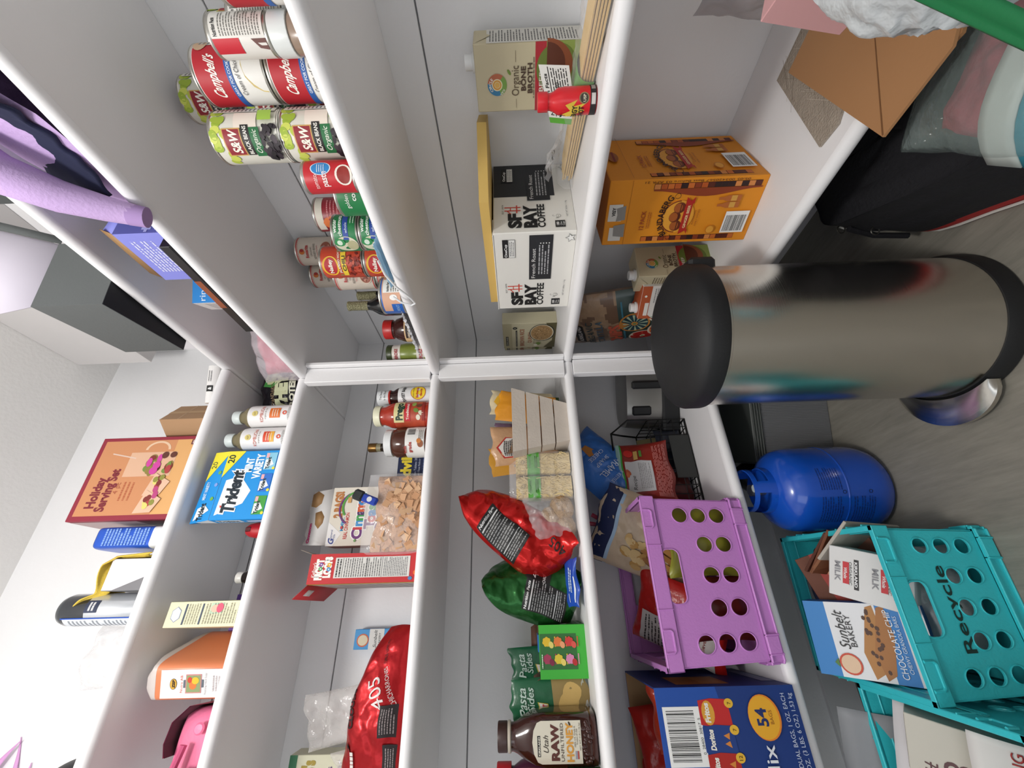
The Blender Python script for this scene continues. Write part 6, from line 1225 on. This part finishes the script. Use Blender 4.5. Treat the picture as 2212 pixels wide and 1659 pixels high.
p.rect(.30*w, .70*w, .066, .100, '5E6670') if 0 else p.rect(.40*w, .60*w, .060, .104, '5E6670'); p.rect(.26*w, .74*w, .065, .099, 'C98A86'); p.up(); p.rect(.29*w, .71*w, .067, .097, '8A9A6A'); p.up(); p.ell(.46*w, .083, .008, .008, 'E0783A', 14); p.ell(.58*w, .078, .007, .008, 'EAB82E', 14); p.ell(.6*w, .09, .006, .005, 'C9402C', 12); p.text('Foaming Hand Soap', .5*w, .054, .005, '6a6a6a', w=.042); p.lines(.3*w, .7*w, .024, .042, 3, 'B9B4B4'); b.build('label', t)
b = MB(); cap(b, .016, .198, .212, plas('E6E2DE'), c=(0, .03)); b.build('cap', t)
# pink handbag
t = thing('pink_handbag', 'pink leather handbag with an open flap and strap', 'handbag', (-.118, -.842, Z2), 92)
PK = mat('F07CA2', .45, bump=.1, bscale=150, var=.05)
b = MB()
def pb(u, v): a = u*pi; k = .5; s = 1-.10*(v*.5+.5); return (.085*s*abs(cos(a))**k*(1 if cos(a) > 0 else -1), .055*s*abs(sin(a))**k*(1 if sin(a) > 0 else -1)*(1-.25*(v*.5+.5)), (v*.5+.5)*.098+.003*hn(u*3, v*2, 4))
b.surf(pb, 48, 12, PK); b.add([pb(-1+2*i/48, -1) for i in range(48)], [tuple(reversed(range(48)))], PK); b.build('bag_body', t)
b = MB(); fp = [(.076, .040), (.072, .08), (.045, .108), (.01, .112), (-.012, .104)]
def flp(u, v):
    s = (u*.5+.5)*4; i = min(3, int(s)); f = s-i; x0, z0 = fp[i]; x1, z1 = fp[i+1]; f = f*f*(3-2*f)*.3+f*.7
    return (x0+(x1-x0)*f+.012, v*.058-.004, z0+(z1-z0)*f)
b.surf(flp, 24, 8, PK); b.surf(lambda u, v: tuple(Vector(flp(u, v))-Vector((0, 0, .003))), 24, 8, mat('54363F', .8), flip=True); b.build('flap', t)
b = MB(); b.tube([(.02, -.060, .070), (-.02, -.064, .076), (-.07, -.064, .082), (-.10, -.060, .09)], .007, mat('C9527C', .45), n=8); b.lathe([(.010, 0), (.011, .002), (.008, .005), (.0001, .006)], PK, n=20); s0 = len(b.v)-80; b.xf(Matrix.Translation((.045, -.054, .05)) @ Matrix.Rotation(pi/2, 4, 'X'), s0); b.build('strap', t)
def d_pack(b, w, d, h): p = Pr(b, front(-w/2, -d/2, 0)); p.rect(.0, .75*w, .0, .80*h, 'E4E2DE'); p.up(); p.rect(.05*w, .68*w, .06*h, .72*h, 'C4463C'); p.ell(.4*w, .4*h, .010, .012, 'E8E0DC', 10); p.ell(.25*w, .2*h, .012, .008, '3a3a4a', 10)
bx_item('card_game_box', 'green and white picture box in front of the pink handbag', 'box', .09, .02, .066, card('2E9A5E'), (-.040, -.900, Z2), 92, deco=d_pack)
# protein pouch and pink wrapped bag in the corner
def d_whey(p, W, H):
    p.rect(-W*.5, W*.5, H*.0, H*.26, 'B5304A', 14, 4); p.up(3); p.text('WHEY', -W*.02, H*.46, .052, 'C9CDA6', bold=.08, w=W*.72); p.text('GOLD STANDARD', -W*.1, H*.66, .016, '6E5A3E', w=W*.5, bold=.03); p.text('PROTEIN', W*.02, H*.32, .026, 'D9D9C4', bold=.05, w=W*.56); p.ell(W*.26, H*.76, .026, .022, 'BFC49A', 20); p.up(2); p.text('24g', W*.26, H*.75, .014, '3a3a2a', bold=.02); p.poly([(W*.1, H*.70), (W*.18, H*.62), (W*.2, H*.86), (W*.12, H*.86)], '3F8A3E')
simple_bag('protein_pouch', 'black and red protein powder pouch behind the kombucha bottles', 'pouch', .215, .195, .08, mat('15131A', .22, metal=.2, bump=.2), (-.152, .035, Z2+.003), 68, rx=-6, seed=101, amp=.009, deco=d_whey, nu=50, nv=50, top=.4, bot=.35)
simple_bag('red_foil_pouch', 'dark red shiny pouch top rising behind the black protein pouch', 'pouch', .19, .185, .03, foil('5A1218', .2), (-.245, .070, Z2+.003), 70, seed=102, amp=.008)
t = thing('wrapped_pink_bag', 'pink bag inside crumpled clear plastic at the corner of the shelf', 'bag', (.030, .116, Z2+.003), 45)
b = MB(); Bag(.20, .11, .09, seed=103, amp=.012, top=.35, bot=.3).body(b, mat('D8506E', .3, bump=.2, var=.15)); b.build('pink_bag', t)
b = MB(); Bag(.25, .125, .115, seed=104, amp=.014, top=.4, bot=.3, fr=10).body(b, clear('E2DEE4', a=.42, r=.12)); b.build('clear_wrap', t)

# ================= second highest right shelf =================
w, d, h = .130, .11, .124
t = thing('violet_box', 'violet carton with white print and its brown inner flaps open', 'box', (*corner(.488, .046, w, d, -3), Z2), -3)
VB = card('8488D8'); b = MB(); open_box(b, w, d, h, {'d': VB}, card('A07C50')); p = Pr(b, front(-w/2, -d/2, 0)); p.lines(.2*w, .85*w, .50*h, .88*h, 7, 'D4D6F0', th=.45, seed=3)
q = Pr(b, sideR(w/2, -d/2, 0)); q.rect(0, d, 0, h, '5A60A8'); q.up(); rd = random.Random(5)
for k in range(9):
    x, y = rd.uniform(.08, .9)*d, rd.uniform(.1, .95)*h; q.rect(x-.009, x+.009, y-.003, y+.003, 'A9AEE4'); q.rect(x-.003, x+.003, y-.009, y+.009, 'A9AEE4')
q.text('Ti', .42*d, .70*h, .030, '4FBF4A', bold=.03, w=.22*d)
b.build('carton', t)
b = MB(); IN2 = card('9A764A'); b.add([(-w/2+.002, -d/2+.002, h), (w/2-.002, -d/2+.002, h), (w/2-.004, -d/2+.020, h+.036), (-w/2+.01, -d/2+.012, h+.030)], [(0, 1, 2, 3)], IN2); b.add([(w/2-.001, -d/2+.002, h), (w/2-.001, d/2-.002, h), (w/2-.01, d/2-.01, h+.03), (w/2-.01, -d/2+.02, h+.036)], [(0, 1, 2, 3)], VB); o = b.build('flap', t); solidify(o, .001)
bx_item('tablet_case', 'slim black case lying along the shelf edge below the violet box', 'case', .27, .028, .020, mat('101012', .35), (.352, .024, Z2), -1, deco=lambda b, w, d, h: (lambda p: (p.rect(.34*w, .66*w, .3*h, h*.98, '8A4A2C'),))(Pr(b, front(-w/2, -d/2, 0))))
def d_ring(b, w, d, h):
    q = Pr(b, sideR(w/2, -d/2, 0)); q.rect(0, d, 0, h, '2A86D0'); q.up(); q.text('ring', .35*d, .78*h, .022, 'EAF2F8', w=.55*d); q.text('Security', .7*d, .68*h, .008, 'DCEAF4'); q.rect(.42*d, .95*d, .1*h, .6*h, 'D4DCE8', 2, 2)
    p = Pr(b, front(-w/2, -d/2, 0)); p.lines(.12*w, .88*w, .3*h, .85*h, 10, 'B4B0AE')
bx_item('doorbell_box', 'blue and white doorbell box standing left of the violet box', 'box', .062, .070, .150, card('D8D4D2'), (*corner(.252, .078, .062, .070, -25), Z2), -25, deco=d_ring)
# hoodie and sweater
def cloth_blob(name, label, cat, col, path, rad, loc, parts=None, seed=1, group=None, inner=None):
    pass
t = thing('folded_hoodie', 'lavender hoodie heaped on the shelf with one sleeve hanging over the edge', 'clothing', (.685, .130, Z2), -12)
LV = mat('BFA3D2', .9, bump=.15, bscale=200, var=.05, vscale=12); b = MB()
def hd(u, v):
    x = u*.138+.01*hn(v*2, u, 3); y = v*.115; e = max(0, 1-abs(u)**3)*max(0, 1-abs(v)**4); z = .155*e**.45*(1-.25*(u*.5+.5)*0)+.022*hn(u*2.5, v*3.5, 5)+.012*ridge(u*2.2+v*1.1, v*1.4, 2)
    return (x, y, max(.001, z))
b.surf(hd, 60, 50, LV); b.build('body', t)
b = MB(); sl = [(.10, -.06, .17), (.05, -.125, .155), (0, -.150, .115), (-.04, -.158, .065), (-.068, -.160, .018), (-.082, -.163, -.018)]
b.tube([Vector(p_)+Vector((0, .003*hn(i, 1, 2), 0)) for i, p_ in enumerate(sl)], [.034, .034, .030, .025, .020, .017], LV, n=16); b.tube([(-.079, -.163, -.010), (-.087, -.164, -.032)], [.0175, .0165], mat('A98CC0', .9), n=16); b.build('sleeve', t)
b = MB(); b.surf(lambda u, v: (.02+u*.085, -.105+.012*v-.02*u*u, .060+v*.045+.010*hn(u*4, v*3, 8)), 24, 12, mat('141A3A', .9, var=.3, vscale=20)); o = b.build('navy_lining', t); solidify(o, .006)
simple_bag('plastic_bag', 'white plastic bag printed in green at the top edge of the picture', 'bag', .20, .17, .10, mat('BFC4C0', .35, bump=.3, bscale=40), (.905, .105, Z2+.003), -30, seed=111, amp=.012, nu=40, nv=36, deco=lambda p, W, H: (p.poly([(-W*.45, H*.10), (W*.3, H*.05), (W*.4, H*.4), (-W*.05, H*.55), (-W*.42, H*.45)], '4FA870'), p.up(4), p.ell(-W*.22, H*.36, .016, .012, 'BFE0D0', 16), p.up(2), p.ell(-W*.22, H*.36, .008, .007, '2A7A4E', 12), p.poly([(-W*.2, H*.2), (-W*.05, H*.22), (-W*.2, H*.24)], 'E0803A')))

# ================= top left shelf =================
b = MB(); b.tube([(-.055, 0, .0165), (.055, 0, .0165)], .0155, mat('ECEAE8', .5), n=28); p = Pr(b, lambda x, y, hh: (x, -(.0157+hh)*cos(y/.0155), .0165+(.0157+hh)*sin(y/.0155))); p.rect(-.022, -.004, -.010, .008, '222222', 2, 6); p.up(); p.text('&', -.013, -.006, .012, 'F0F0F0', bold=.03); p.lines(.008, .04, -.006, .006, 2, '77777a')
put(b.build('paper_roll'), 'white printed roll lying at the inner corner of the top shelf', 'roll', (-.020, .005, Z1), 72)
bx_item('cardboard_box', 'small brown taped cardboard box between the roll and the red serving set', 'box', .085, .075, .135, card('A88460'), (-.075, -.092, Z1), 128, deco=lambda b, w, d, h: (Pr(b, front(-w/2, -d/2, 0)).rect(.42*w, .58*w, 0, h, 'B8966E'), Pr(b, front(-w/2, -d/2, 0)).rect(0, w, .6*h, .615*h, 'C4A888')))
def d_hol(b, w, d, h):
    p = Pr(b, front(-w/2, -d/2, 0)); p.rect(.055*w, .955*w, .045*h, .955*h, 'C98A5E', 4, 4); p.rect(.055*w, .955*w, .045*h, .26*h, 'D8A468', 4, 2); p.up()
    p.text('Holiday', .14*w, .80*h, .034, '7A1F2C', 'L', bold=.04, w=.36*w); p.text('Serving Set', .10*w, .70*h, .034, '7A1F2C', 'L', bold=.04, w=.50*w); p.text('4 pc', .30*w, .64*h, .018, 'A8583C', 'L'); p.lines(.22*w, .44*w, .50*h, .62*h, 3, 'B0603C')
    p.rect(.50*w, .80*w, .22*h, .66*h, 'D8AE90') ; p.ring(.83*w, .42*h, .020, .025, 'E0BFA0', -pi/2, pi/2, sy=1.4); p.poly([(.72*w, .60*h), (.735*w, .60*h), (.80*w, .84*h), (.785*w, .84*h)], 'D8BFB0')
    p.up(); rd = random.Random(3)
    for k in range(22): p.ell(rd.uniform(.54, .78)*w, rd.uniform(.24, .46)*h, rd.uniform(.007, .013), rd.uniform(.006, .011), rd.choice(['7A2A22', 'A8383A', 'C9409A', '6E8A3A', '8A7A3A', '5A2A1E', '9FBF4A']), 12); p.up(.15)
    for cx, cy in ((.40, .24), (.20, .26)):
        p.poly([(cx*w-.028, cy*h-.0), (cx*w+.006, cy*h-.016), (cx*w+.030, cy*h+.03), (cx*w-.03, cy*h+.045)], 'DDB69A'); p.up(.3)
        for k in range(8): p.ell(cx*w+rd.uniform(-.016, .02), cy*h+rd.uniform(-.004, .024), .008, .007, rd.choice(['7A2A22', 'A8383A', '8A8A3A', 'B5407A', 'D8D070']), 10); p.up(.15)
    p.rect(.88*w, .945*w, .06*h, .11*h, '5A1420'); p.up(); p.lines(.89*w, .935*w, .07*h, .10*h, 2, 'E0C8C4', th=.7)
    q = Pr(b, sideL(-w/2, d/2, 0)); q.rect(0, .86*d, .40*h, h, 'B09898'); q.rect(0, .86*d, 0, .40*h, '4A1218')
bx_item('serving_set_box', 'large maroon and orange holiday serving set box with pictured glassware', 'box', .226, .10, .290, card('8E2438'), (-.092, -.258, Z1), 90, deco=d_hol)
t = thing('blue_tin', 'blue and white rectangular tin beside the holiday serving set box', 'tin', (-.090, -.412, Z1), 90)
b = MB()
def rr(z, s=1): return [(abs(cos(a))**.35*(1 if cos(a) > 0 else -1)*.027*s, abs(sin(a))**.35*(1 if sin(a) > 0 else -1)*.050*s, z) for a in [2*pi*(i+.5)/36 for i in range(36)]]
for z, s in ((0, .97), (.002, 1), (.048, 1), (.172, 1), (.186, .99), (.189, .96)): b.v += rr(z, s)
for j, m in enumerate(('E4E8EE', 'E4E8EE', '1F56C4', '1F56C4', '1A3A86')):
    for i in range(36): b.f.append((j*36+i, j*36+(i+1) % 36, (j+1)*36+(i+1) % 36, (j+1)*36+i)); b.m.append(b.mi(mat(m, .3, metal=.2)))
b.f.append(tuple(range(180, 216))); b.m.append(b.mi(mat('C9D4E0', .3))); p = Pr(b, front(-.02, -.0502, 0)); p.lines(0, .04, .055, .168, 14, '7FA4E0', th=.6); b.build('tin_body', t)
bx_item('grey_box', 'small grey and white box with a yellow cloth on it', 'box', .070, .10, .118, {'d': mat('77767A', .5), '-y': mat('E4E2E6', .5)}, (-.088, -.498, Z1), 90, deco=lambda b, w, d, h: Pr(b, front(-w/2, -d/2, 0)).poly([(0, 0), (.55*w, 0), (0, .8*h)], '77767A'))
b = MB(); cpts = [(.036, -.02, -.02), (.030, -.02, .06), (.010, -.02, .072), (-.030, -.01, .070), (-.050, 0, .085), (-.062, .0, .118), (-.085, .0, .150)]
def cl(u, v):
    s = (u*.5+.5)*6; i = min(5, int(s)); f = s-i; a_, c_ = Vector(cpts[i]), Vector(cpts[i+1]); q_ = a_.lerp(c_, f); return (q_.x+.004*sin(v*6), q_.y+v*.038*(1-.3*abs(u))+.005*sin(u*7), q_.z+.008*sin(v*5+u*3)+.002*v)
b.surf(cl, 40, 20, mat('E6C650', .85, bump=.2, bscale=200)); o = b.build('yellow_cloth'); solidify(o, .002); put(o, 'yellow cleaning cloth draped from the grey box up to the silver can', 'cloth', (-.082, -.490, Z1+.054), 90)
t = thing('spray_canister', 'tall glossy black and silver canister with a white ring on top', 'canister', (-.085, -.569, Z1), 70)
b = MB(); CH = mat('5E6468', .12, metal=.9); b.lathe([(.032, 0, mat('C9CDD2', .2, metal=.5)), (.034, .003, mat('C9CDD2', .2, metal=.5)), (.034, .150, mat('1A2028', .15, coat=.6)), (.034, .208, CH), (.030, .220, mat('101418', .2)), (.024, .226, mat('101418', .2)), (.0001, .227, mat('101418', .2))], CH, n=48); p = Pr(b, cyl(.0342, 0)); p.rect(-.045, -.010, .010, .200, 'D8DCE2', 10, 2); p.rect(-.048, -.045, .006, .204, '1F4FB0', 2, 2); p.rect(-.010, -.007, .006, .204, '1F4FB0', 2, 2); p.up(); p.lines(-.042, -.014, .02, .19, 18, '8A9098'); p.rect(.004, .030, .120, .150, '26304A', 6, 2); p.up(); p.lines(.008, .026, .127, .143, 2, 'D8D8DA', th=.6); b.build('canister_body', t)
b = MB(); b.tube([(.006*cos(a), 0, .235+.006*sin(a)) for a in [2*pi*k/16 for k in range(16)]], .0022, plas('E4E6E8'), n=8, closed=True); b.build('ring', t)
simple_bag('plastic_bag', 'crumpled clear plastic bag against the white wall on the top shelf', 'bag', .13, .15, .08, clear('F2F0F0', a=.40, r=.15), (-.12, -.668, Z1+.002), 90, seed=121, amp=.018, fr=10, nu=44, nv=40)
t = thing('black_cap', 'rounded black object on the top shelf at the picture edge', 'hat', (-.115, -.905, Z1), 90); b = MB(); b.surf(lambda u, v: (.07*cos(u*pi)*cos((v*.5+.5)*pi/2), .07*sin(u*pi)*cos((v*.5+.5)*pi/2), .15*sin((v*.5+.5)*pi/2)), 40, 16, mat('16161A', .5)); b.build('crown', t)
# pink ribbons hanging on the wall near the ceiling
t = thing('pink_ribbon', 'pink ribbon tails hanging on the wall above the top shelf', 'ribbon', (WX+.004, -.895, 2.29))
for k, (y0, z0, y1, z1) in enumerate(((.05, -.005, -.10, -.06), (.0, -.06, -.10, -.075), (.045, -.015, -.06, .05))):
    b = MB(); b.surf(lambda u, v: (.004+.006*sin(u*2+k), y0+(y1-y0)*(u*.5+.5)+v*.012*(u*.5+.5)*.6, z0+(z1-z0)*(u*.5+.5)+v*.014*(u*.5+.55)), 16, 3, mat('D9A0D4', .7)); o = b.build('ribbon_tail', t); solidify(o, .0008)

# ================= top right shelf =================
w, d, h = .225, .165, .155
t = thing('grey_archive_box', 'dark grey box overhanging the edge of the top right shelf', 'box', (*corner(.355, -.006, w, d, -8), Z1), -8)
GR = mat('5C6060', .75, bump=.05, bscale=200); b = MB(); open_box(b, w, d, h, {'d': GR, '+x': GR}, mat('D6D0DC', .7), th=.002); b.box(-w/2+.001, w/2-.001, -d/2+.001, d/2-.001, -.0003, .0006, mat('1D1E22', .8)); b.build('box_body', t)
b = MB()
b.add([(w/2-.002, -d/2, h), (w/2-.002, d/2, h), (w/2+.055, d/2+.02, h+.16), (w/2-.02, -d/2-.02, h+.17)], [(0, 1, 2, 3)], mat('CFC9D6', .7)); b.add([(w/2-.0005, d/2, h-.004), (w/2-.0005, d/2+.018, h-.004), (w/2+.057, d/2+.04, h+.16), (w/2+.057, d/2+.02, h+.16)], [(0, 1, 2, 3)], GR); o = b.build('lid', t); solidify(o, .002)
def d_wb(b, w, d, h): p = Pr(b, front(-w/2, -d/2, 0)); p.lines(.15*w, .6*w, .6*h, .9*h, 6, 'C4C8D4'); p.rect(.12*w, .42*w, .30*h, .38*h, '55606A'); p.rect(.30*w, .9*w, .2*h, .55*h, 'E0E4EE')
bx_item('white_box', 'white flat carton leaning behind the dark grey box', 'box', .170, .016, .372, card('E9E6EA'), (.006, .178, Z1+.001), -6, rx=0, deco=d_wb)
bx_item('dark_case', 'dark grey case at the top left edge of the picture', 'case', .16, .12, .09, mat('3E4242', .6), (.625, .125, Z1), -12)
# ================= right foreground: bags on and under the lowest shelf =================
t = thing('duffel_bag', 'black duffel bag with white piping and red base on the floor, under the right shelf', 'bag', (.600, .088, FZ), -30)
NB = mat('0C0B12', .85, bump=.2, bscale=120, var=.1); W_, D_, H_ = .47, .27, .205
b = MB()
def df(u, v):
    a = u*pi; k = .6; zz = v*.5+.5; s = (1-.16*zz**2.2)*(.93+.07*min(1, zz*8)); n_ = 1+.06*hn(cos(a)*2.2, sin(a)*2.2, v*2.4)
    return (W_/2*s*n_*abs(cos(a))**k*(1 if cos(a) > 0 else -1), D_/2*s*n_*abs(sin(a))**k*(1 if sin(a) > 0 else -1), zz*H_)
b.surf(df, 96, 36, NB, mf=lambda u, v: mat('A81E1C', .7) if (-.98 < v < -.55-.4*abs(u+.45) and -.80 < u < -.12) else None); b.surf(lambda u, v: tuple([q*(.5-v*.5) for q in df(u, 1)[:2]])+(H_+.014*(1-(.5-v*.5)**2)+.01*hn(u*3, v*3, 2),), 72, 10, NB); b.build('bag_body', t)
WP = mat('C9C6C0', .6)
def on(u, v, o=.003): x, y, z = df(u, v); l = sqrt(x*x+y*y); return (x*(1+o/l), y*(1+o/l), z)
b = MB()
pock = [(-1.02, .75), (-1.0, .1), (-.97, -.35), (-.90, -.62), (-.80, -.72), (-.78, -.40), (-.77, .05), (-.775, .35), (-.80, .5)]
for i in range(len(pock)-1): b.tube([on(pock[i][0]+(pock[i+1][0]-pock[i][0])*k/4, pock[i][1]+(pock[i+1][1]-pock[i][1])*k/4) for k in range(5)], .0024, WP, n=6)
b.tube([on(-.66+.05*i, -.86+.020*i*i*.35) for i in range(12)], .0026, WP, n=6); b.build('piping', t)
for u_, v_ in ((-.775, .5), (-.62, .35)):
    b = MB(); c_ = Vector(on(u_, v_, .006)); b.tube([c_+Vector((0, .008*cos(a), .008*sin(a))) for a in [2*pi*k/14 for k in range(14)]], .0014, mat('77756F', .3, metal=.9), n=6, closed=True); b.build('buckle', t)
b = MB(); b.tube([on(-.70, .6, .008), on(-.69, .0, .012), on(-.67, -.6, .010)], .006, NB, n=8); b.build('side_strap', t)
# brown paper bag, folded flat, lying over the shelf edge
def slabp(name, label, cat, pts, z, th, m, deco=None):
    b = MB(); n = len(pts); b.add([(x, y, z) for x, y in pts]+[(x, y, z+th) for x, y in pts], [tuple(reversed(range(n))), tuple(range(n, 2*n))]+[(i, (i+1) % n, n+(i+1) % n, n+i) for i in range(n)], m)
    if deco: deco(b, z+th)
    o = b.build(name); put(o, label, cat, (0, 0, 0)); return o
def d_wov(b, z):
    p = Pr(b, lambda x, y, hh: (x, y, z+hh)); rd = random.Random(1)
    for k in range(26):
        x, y = rd.uniform(.596, .68), rd.uniform(.10, .25); an = rd.choice((.9, 1.2, 2.0)); L = .03; q = [(x-L*cos(an), y-L*sin(an)), (x-L*cos(an)+.0008, y-L*sin(an)), (x+L*cos(an)+.0008, y+L*sin(an)), (x+L*cos(an), y+L*sin(an))]; p.poly(q, rd.choice(['8E8272', 'C4B9AA']), h=p.h+k*1e-5)
slabp('patterned_folder', 'woven-pattern grey beige paper folder under the brown paper bag', 'folder', [(.594, .268), (.593, .058), (.634, .050), (.70, .09), (.70, .268)], Z5+.0005, .004, mat('A4988A', .7, bump=.5, bscale=260, var=.18, vscale=60), deco=d_wov)
def d_pap(b, z):
    p = Pr(b, lambda x, y, hh: (x, y, z+hh), h=.0006)
    p.poly([(.6725, -.048), (.6745, -.049), (.7365, .078), (.7355, .079)], '7A5230')
    
    r_ = Pr(b, lambda x, y, hh: (.775+x*.33+y*.94, .045-x*.94+y*.33, z+hh), h=.0006); r_.lines(-.03, .03, -.010, .010, 3, '7A4A2C')
slabp('paper_bag', 'flattened brown paper bag lying over the front edge of the lowest right shelf', 'bag', [(.622, .235), (.672, -.050), (.775, -.052), (.90, .06), (.90, .235)], Z5+.0055, .004, card('AC7E54'), deco=d_pap)
slabp('paper_bag', 'second folded brown sheet under the flat paper bag at the shelf edge', 'paper', [(.72, .22), (.705, -.028), (.785, -.046), (.905, .07), (.905, .22)], Z5+.0005, .0045, card('9A7048'))
simple_bag('plastic_bag', 'thin grey-white plastic bag hanging over the brown paper bag', 'bag', .18, .17, .05, mat('B9B4B8', .35, alpha=.55, bump=.4, bscale=25), (.780, .165, Z5+.045), -34, ry=6, seed=131, amp=.018, fr=9, nu=44, nv=50, group='plastic bags by the right shelf')
bx_item('pink_box', 'pale pink box wrapped in white plastic at the top edge of picture', 'box', .075, .075, .10, mat('DBA7A8', .5), (.812, .032, Z5+.090), -30, rx=-12)
simple_bag('plastic_bag', 'crumpled white plastic bag resting on the brown paper bag at the picture top', 'bag', .20, .15, .12, mat('C9CED0', .3, bump=.5, bscale=50, var=.06), (.898, -.135, Z5+.062), -48, seed=132, amp=.016, fr=16, nu=50, nv=40, top=.4, bot=.35, group='plastic bags by the right shelf')
# clear tote with pink clothes, lying on the duffel
t = thing('clear_tote_bag', 'clear tote with teal and white trim holding pink clothes, on top of the duffel bag', 'bag', (.770, -.070, .404), -62)
b = MB(); s0 = 0; B = Bag(.16, .15, .075, seed=141, amp=.014, fr=14, top=.4, bot=.4); B.body(b, mat('A5505A', .85, var=.45, vscale=18, bump=.3)); b.xf(Matrix.Translation((.01, .075, .012)) @ Matrix.Rotation(radians(90), 4, 'X')); b.build('pink_clothes', t)
b = MB(); B = Bag(.24, .20, .11, seed=142, amp=.005, fr=8, top=.3, bot=.3, waist=0); B.body(b, clear('9FB0AC', a=.28, r=.1)); b.xf(Matrix.Translation((0, .10, .012)) @ Matrix.Rotation(radians(90), 4, 'X')); b.build('clear_panel', t)
def trim(name, x0, x1, col, r, zz=.062):
    b = MB(); b.surf(lambda u, v: (x0+(x1-x0)*(u*.5+.5), v*.105, zz-.045*abs(v)**3-.02*((x0+(x1-x0)*(u*.5+.5))/.12)**2), 4, 14, mat(col, r)); o = b.build(name, t); solidify(o, .003)
trim('white_trim', .020, .056, 'C9D2CC', .5); trim('teal_trim', .056, .115, '1EA0B8', .35, .060)
# broad green strap near the camera
b = MB(); q = [(.889, -.200), (.9165, -.440), (.9235, -.425), (.9105, -.250)]; 
A0, A1, B1, B0 = [Vector((x, y, .750)) for x, y in q]
b.surf(lambda u, v: tuple((A0.lerp(A1, u*.5+.5)).lerp(B0.lerp(B1, u*.5+.5), v*.5+.5)+Vector((0, 0, .0015*sin(v*3)))), 24, 6, mat('07693A', .6, bump=.1)); o = b.build('green_strap'); solidify(o, .003); put(o, 'broad green strap crossing the top right corner of the picture', 'strap', (0, 0, 0))
# printed labels belong to the body they are glued to
BODY = ('jar_body', 'bottle_body', 'jug_body', 'tin')
for o in list(COL.objects):
    if o.parent and o.name.split('.')[0] in ('label', 'paper_label'):
        for s_ in o.parent.children:
            if s_.name.split('.')[0] in BODY: o.parent = s_; break
for o in list(COL.objects):
    if o.parent and o.name.split('.')[0] == 'valve_tag':
        for s_ in o.parent.children:
            if s_.name.split('.')[0] == 'valve': o.parent = s_; break
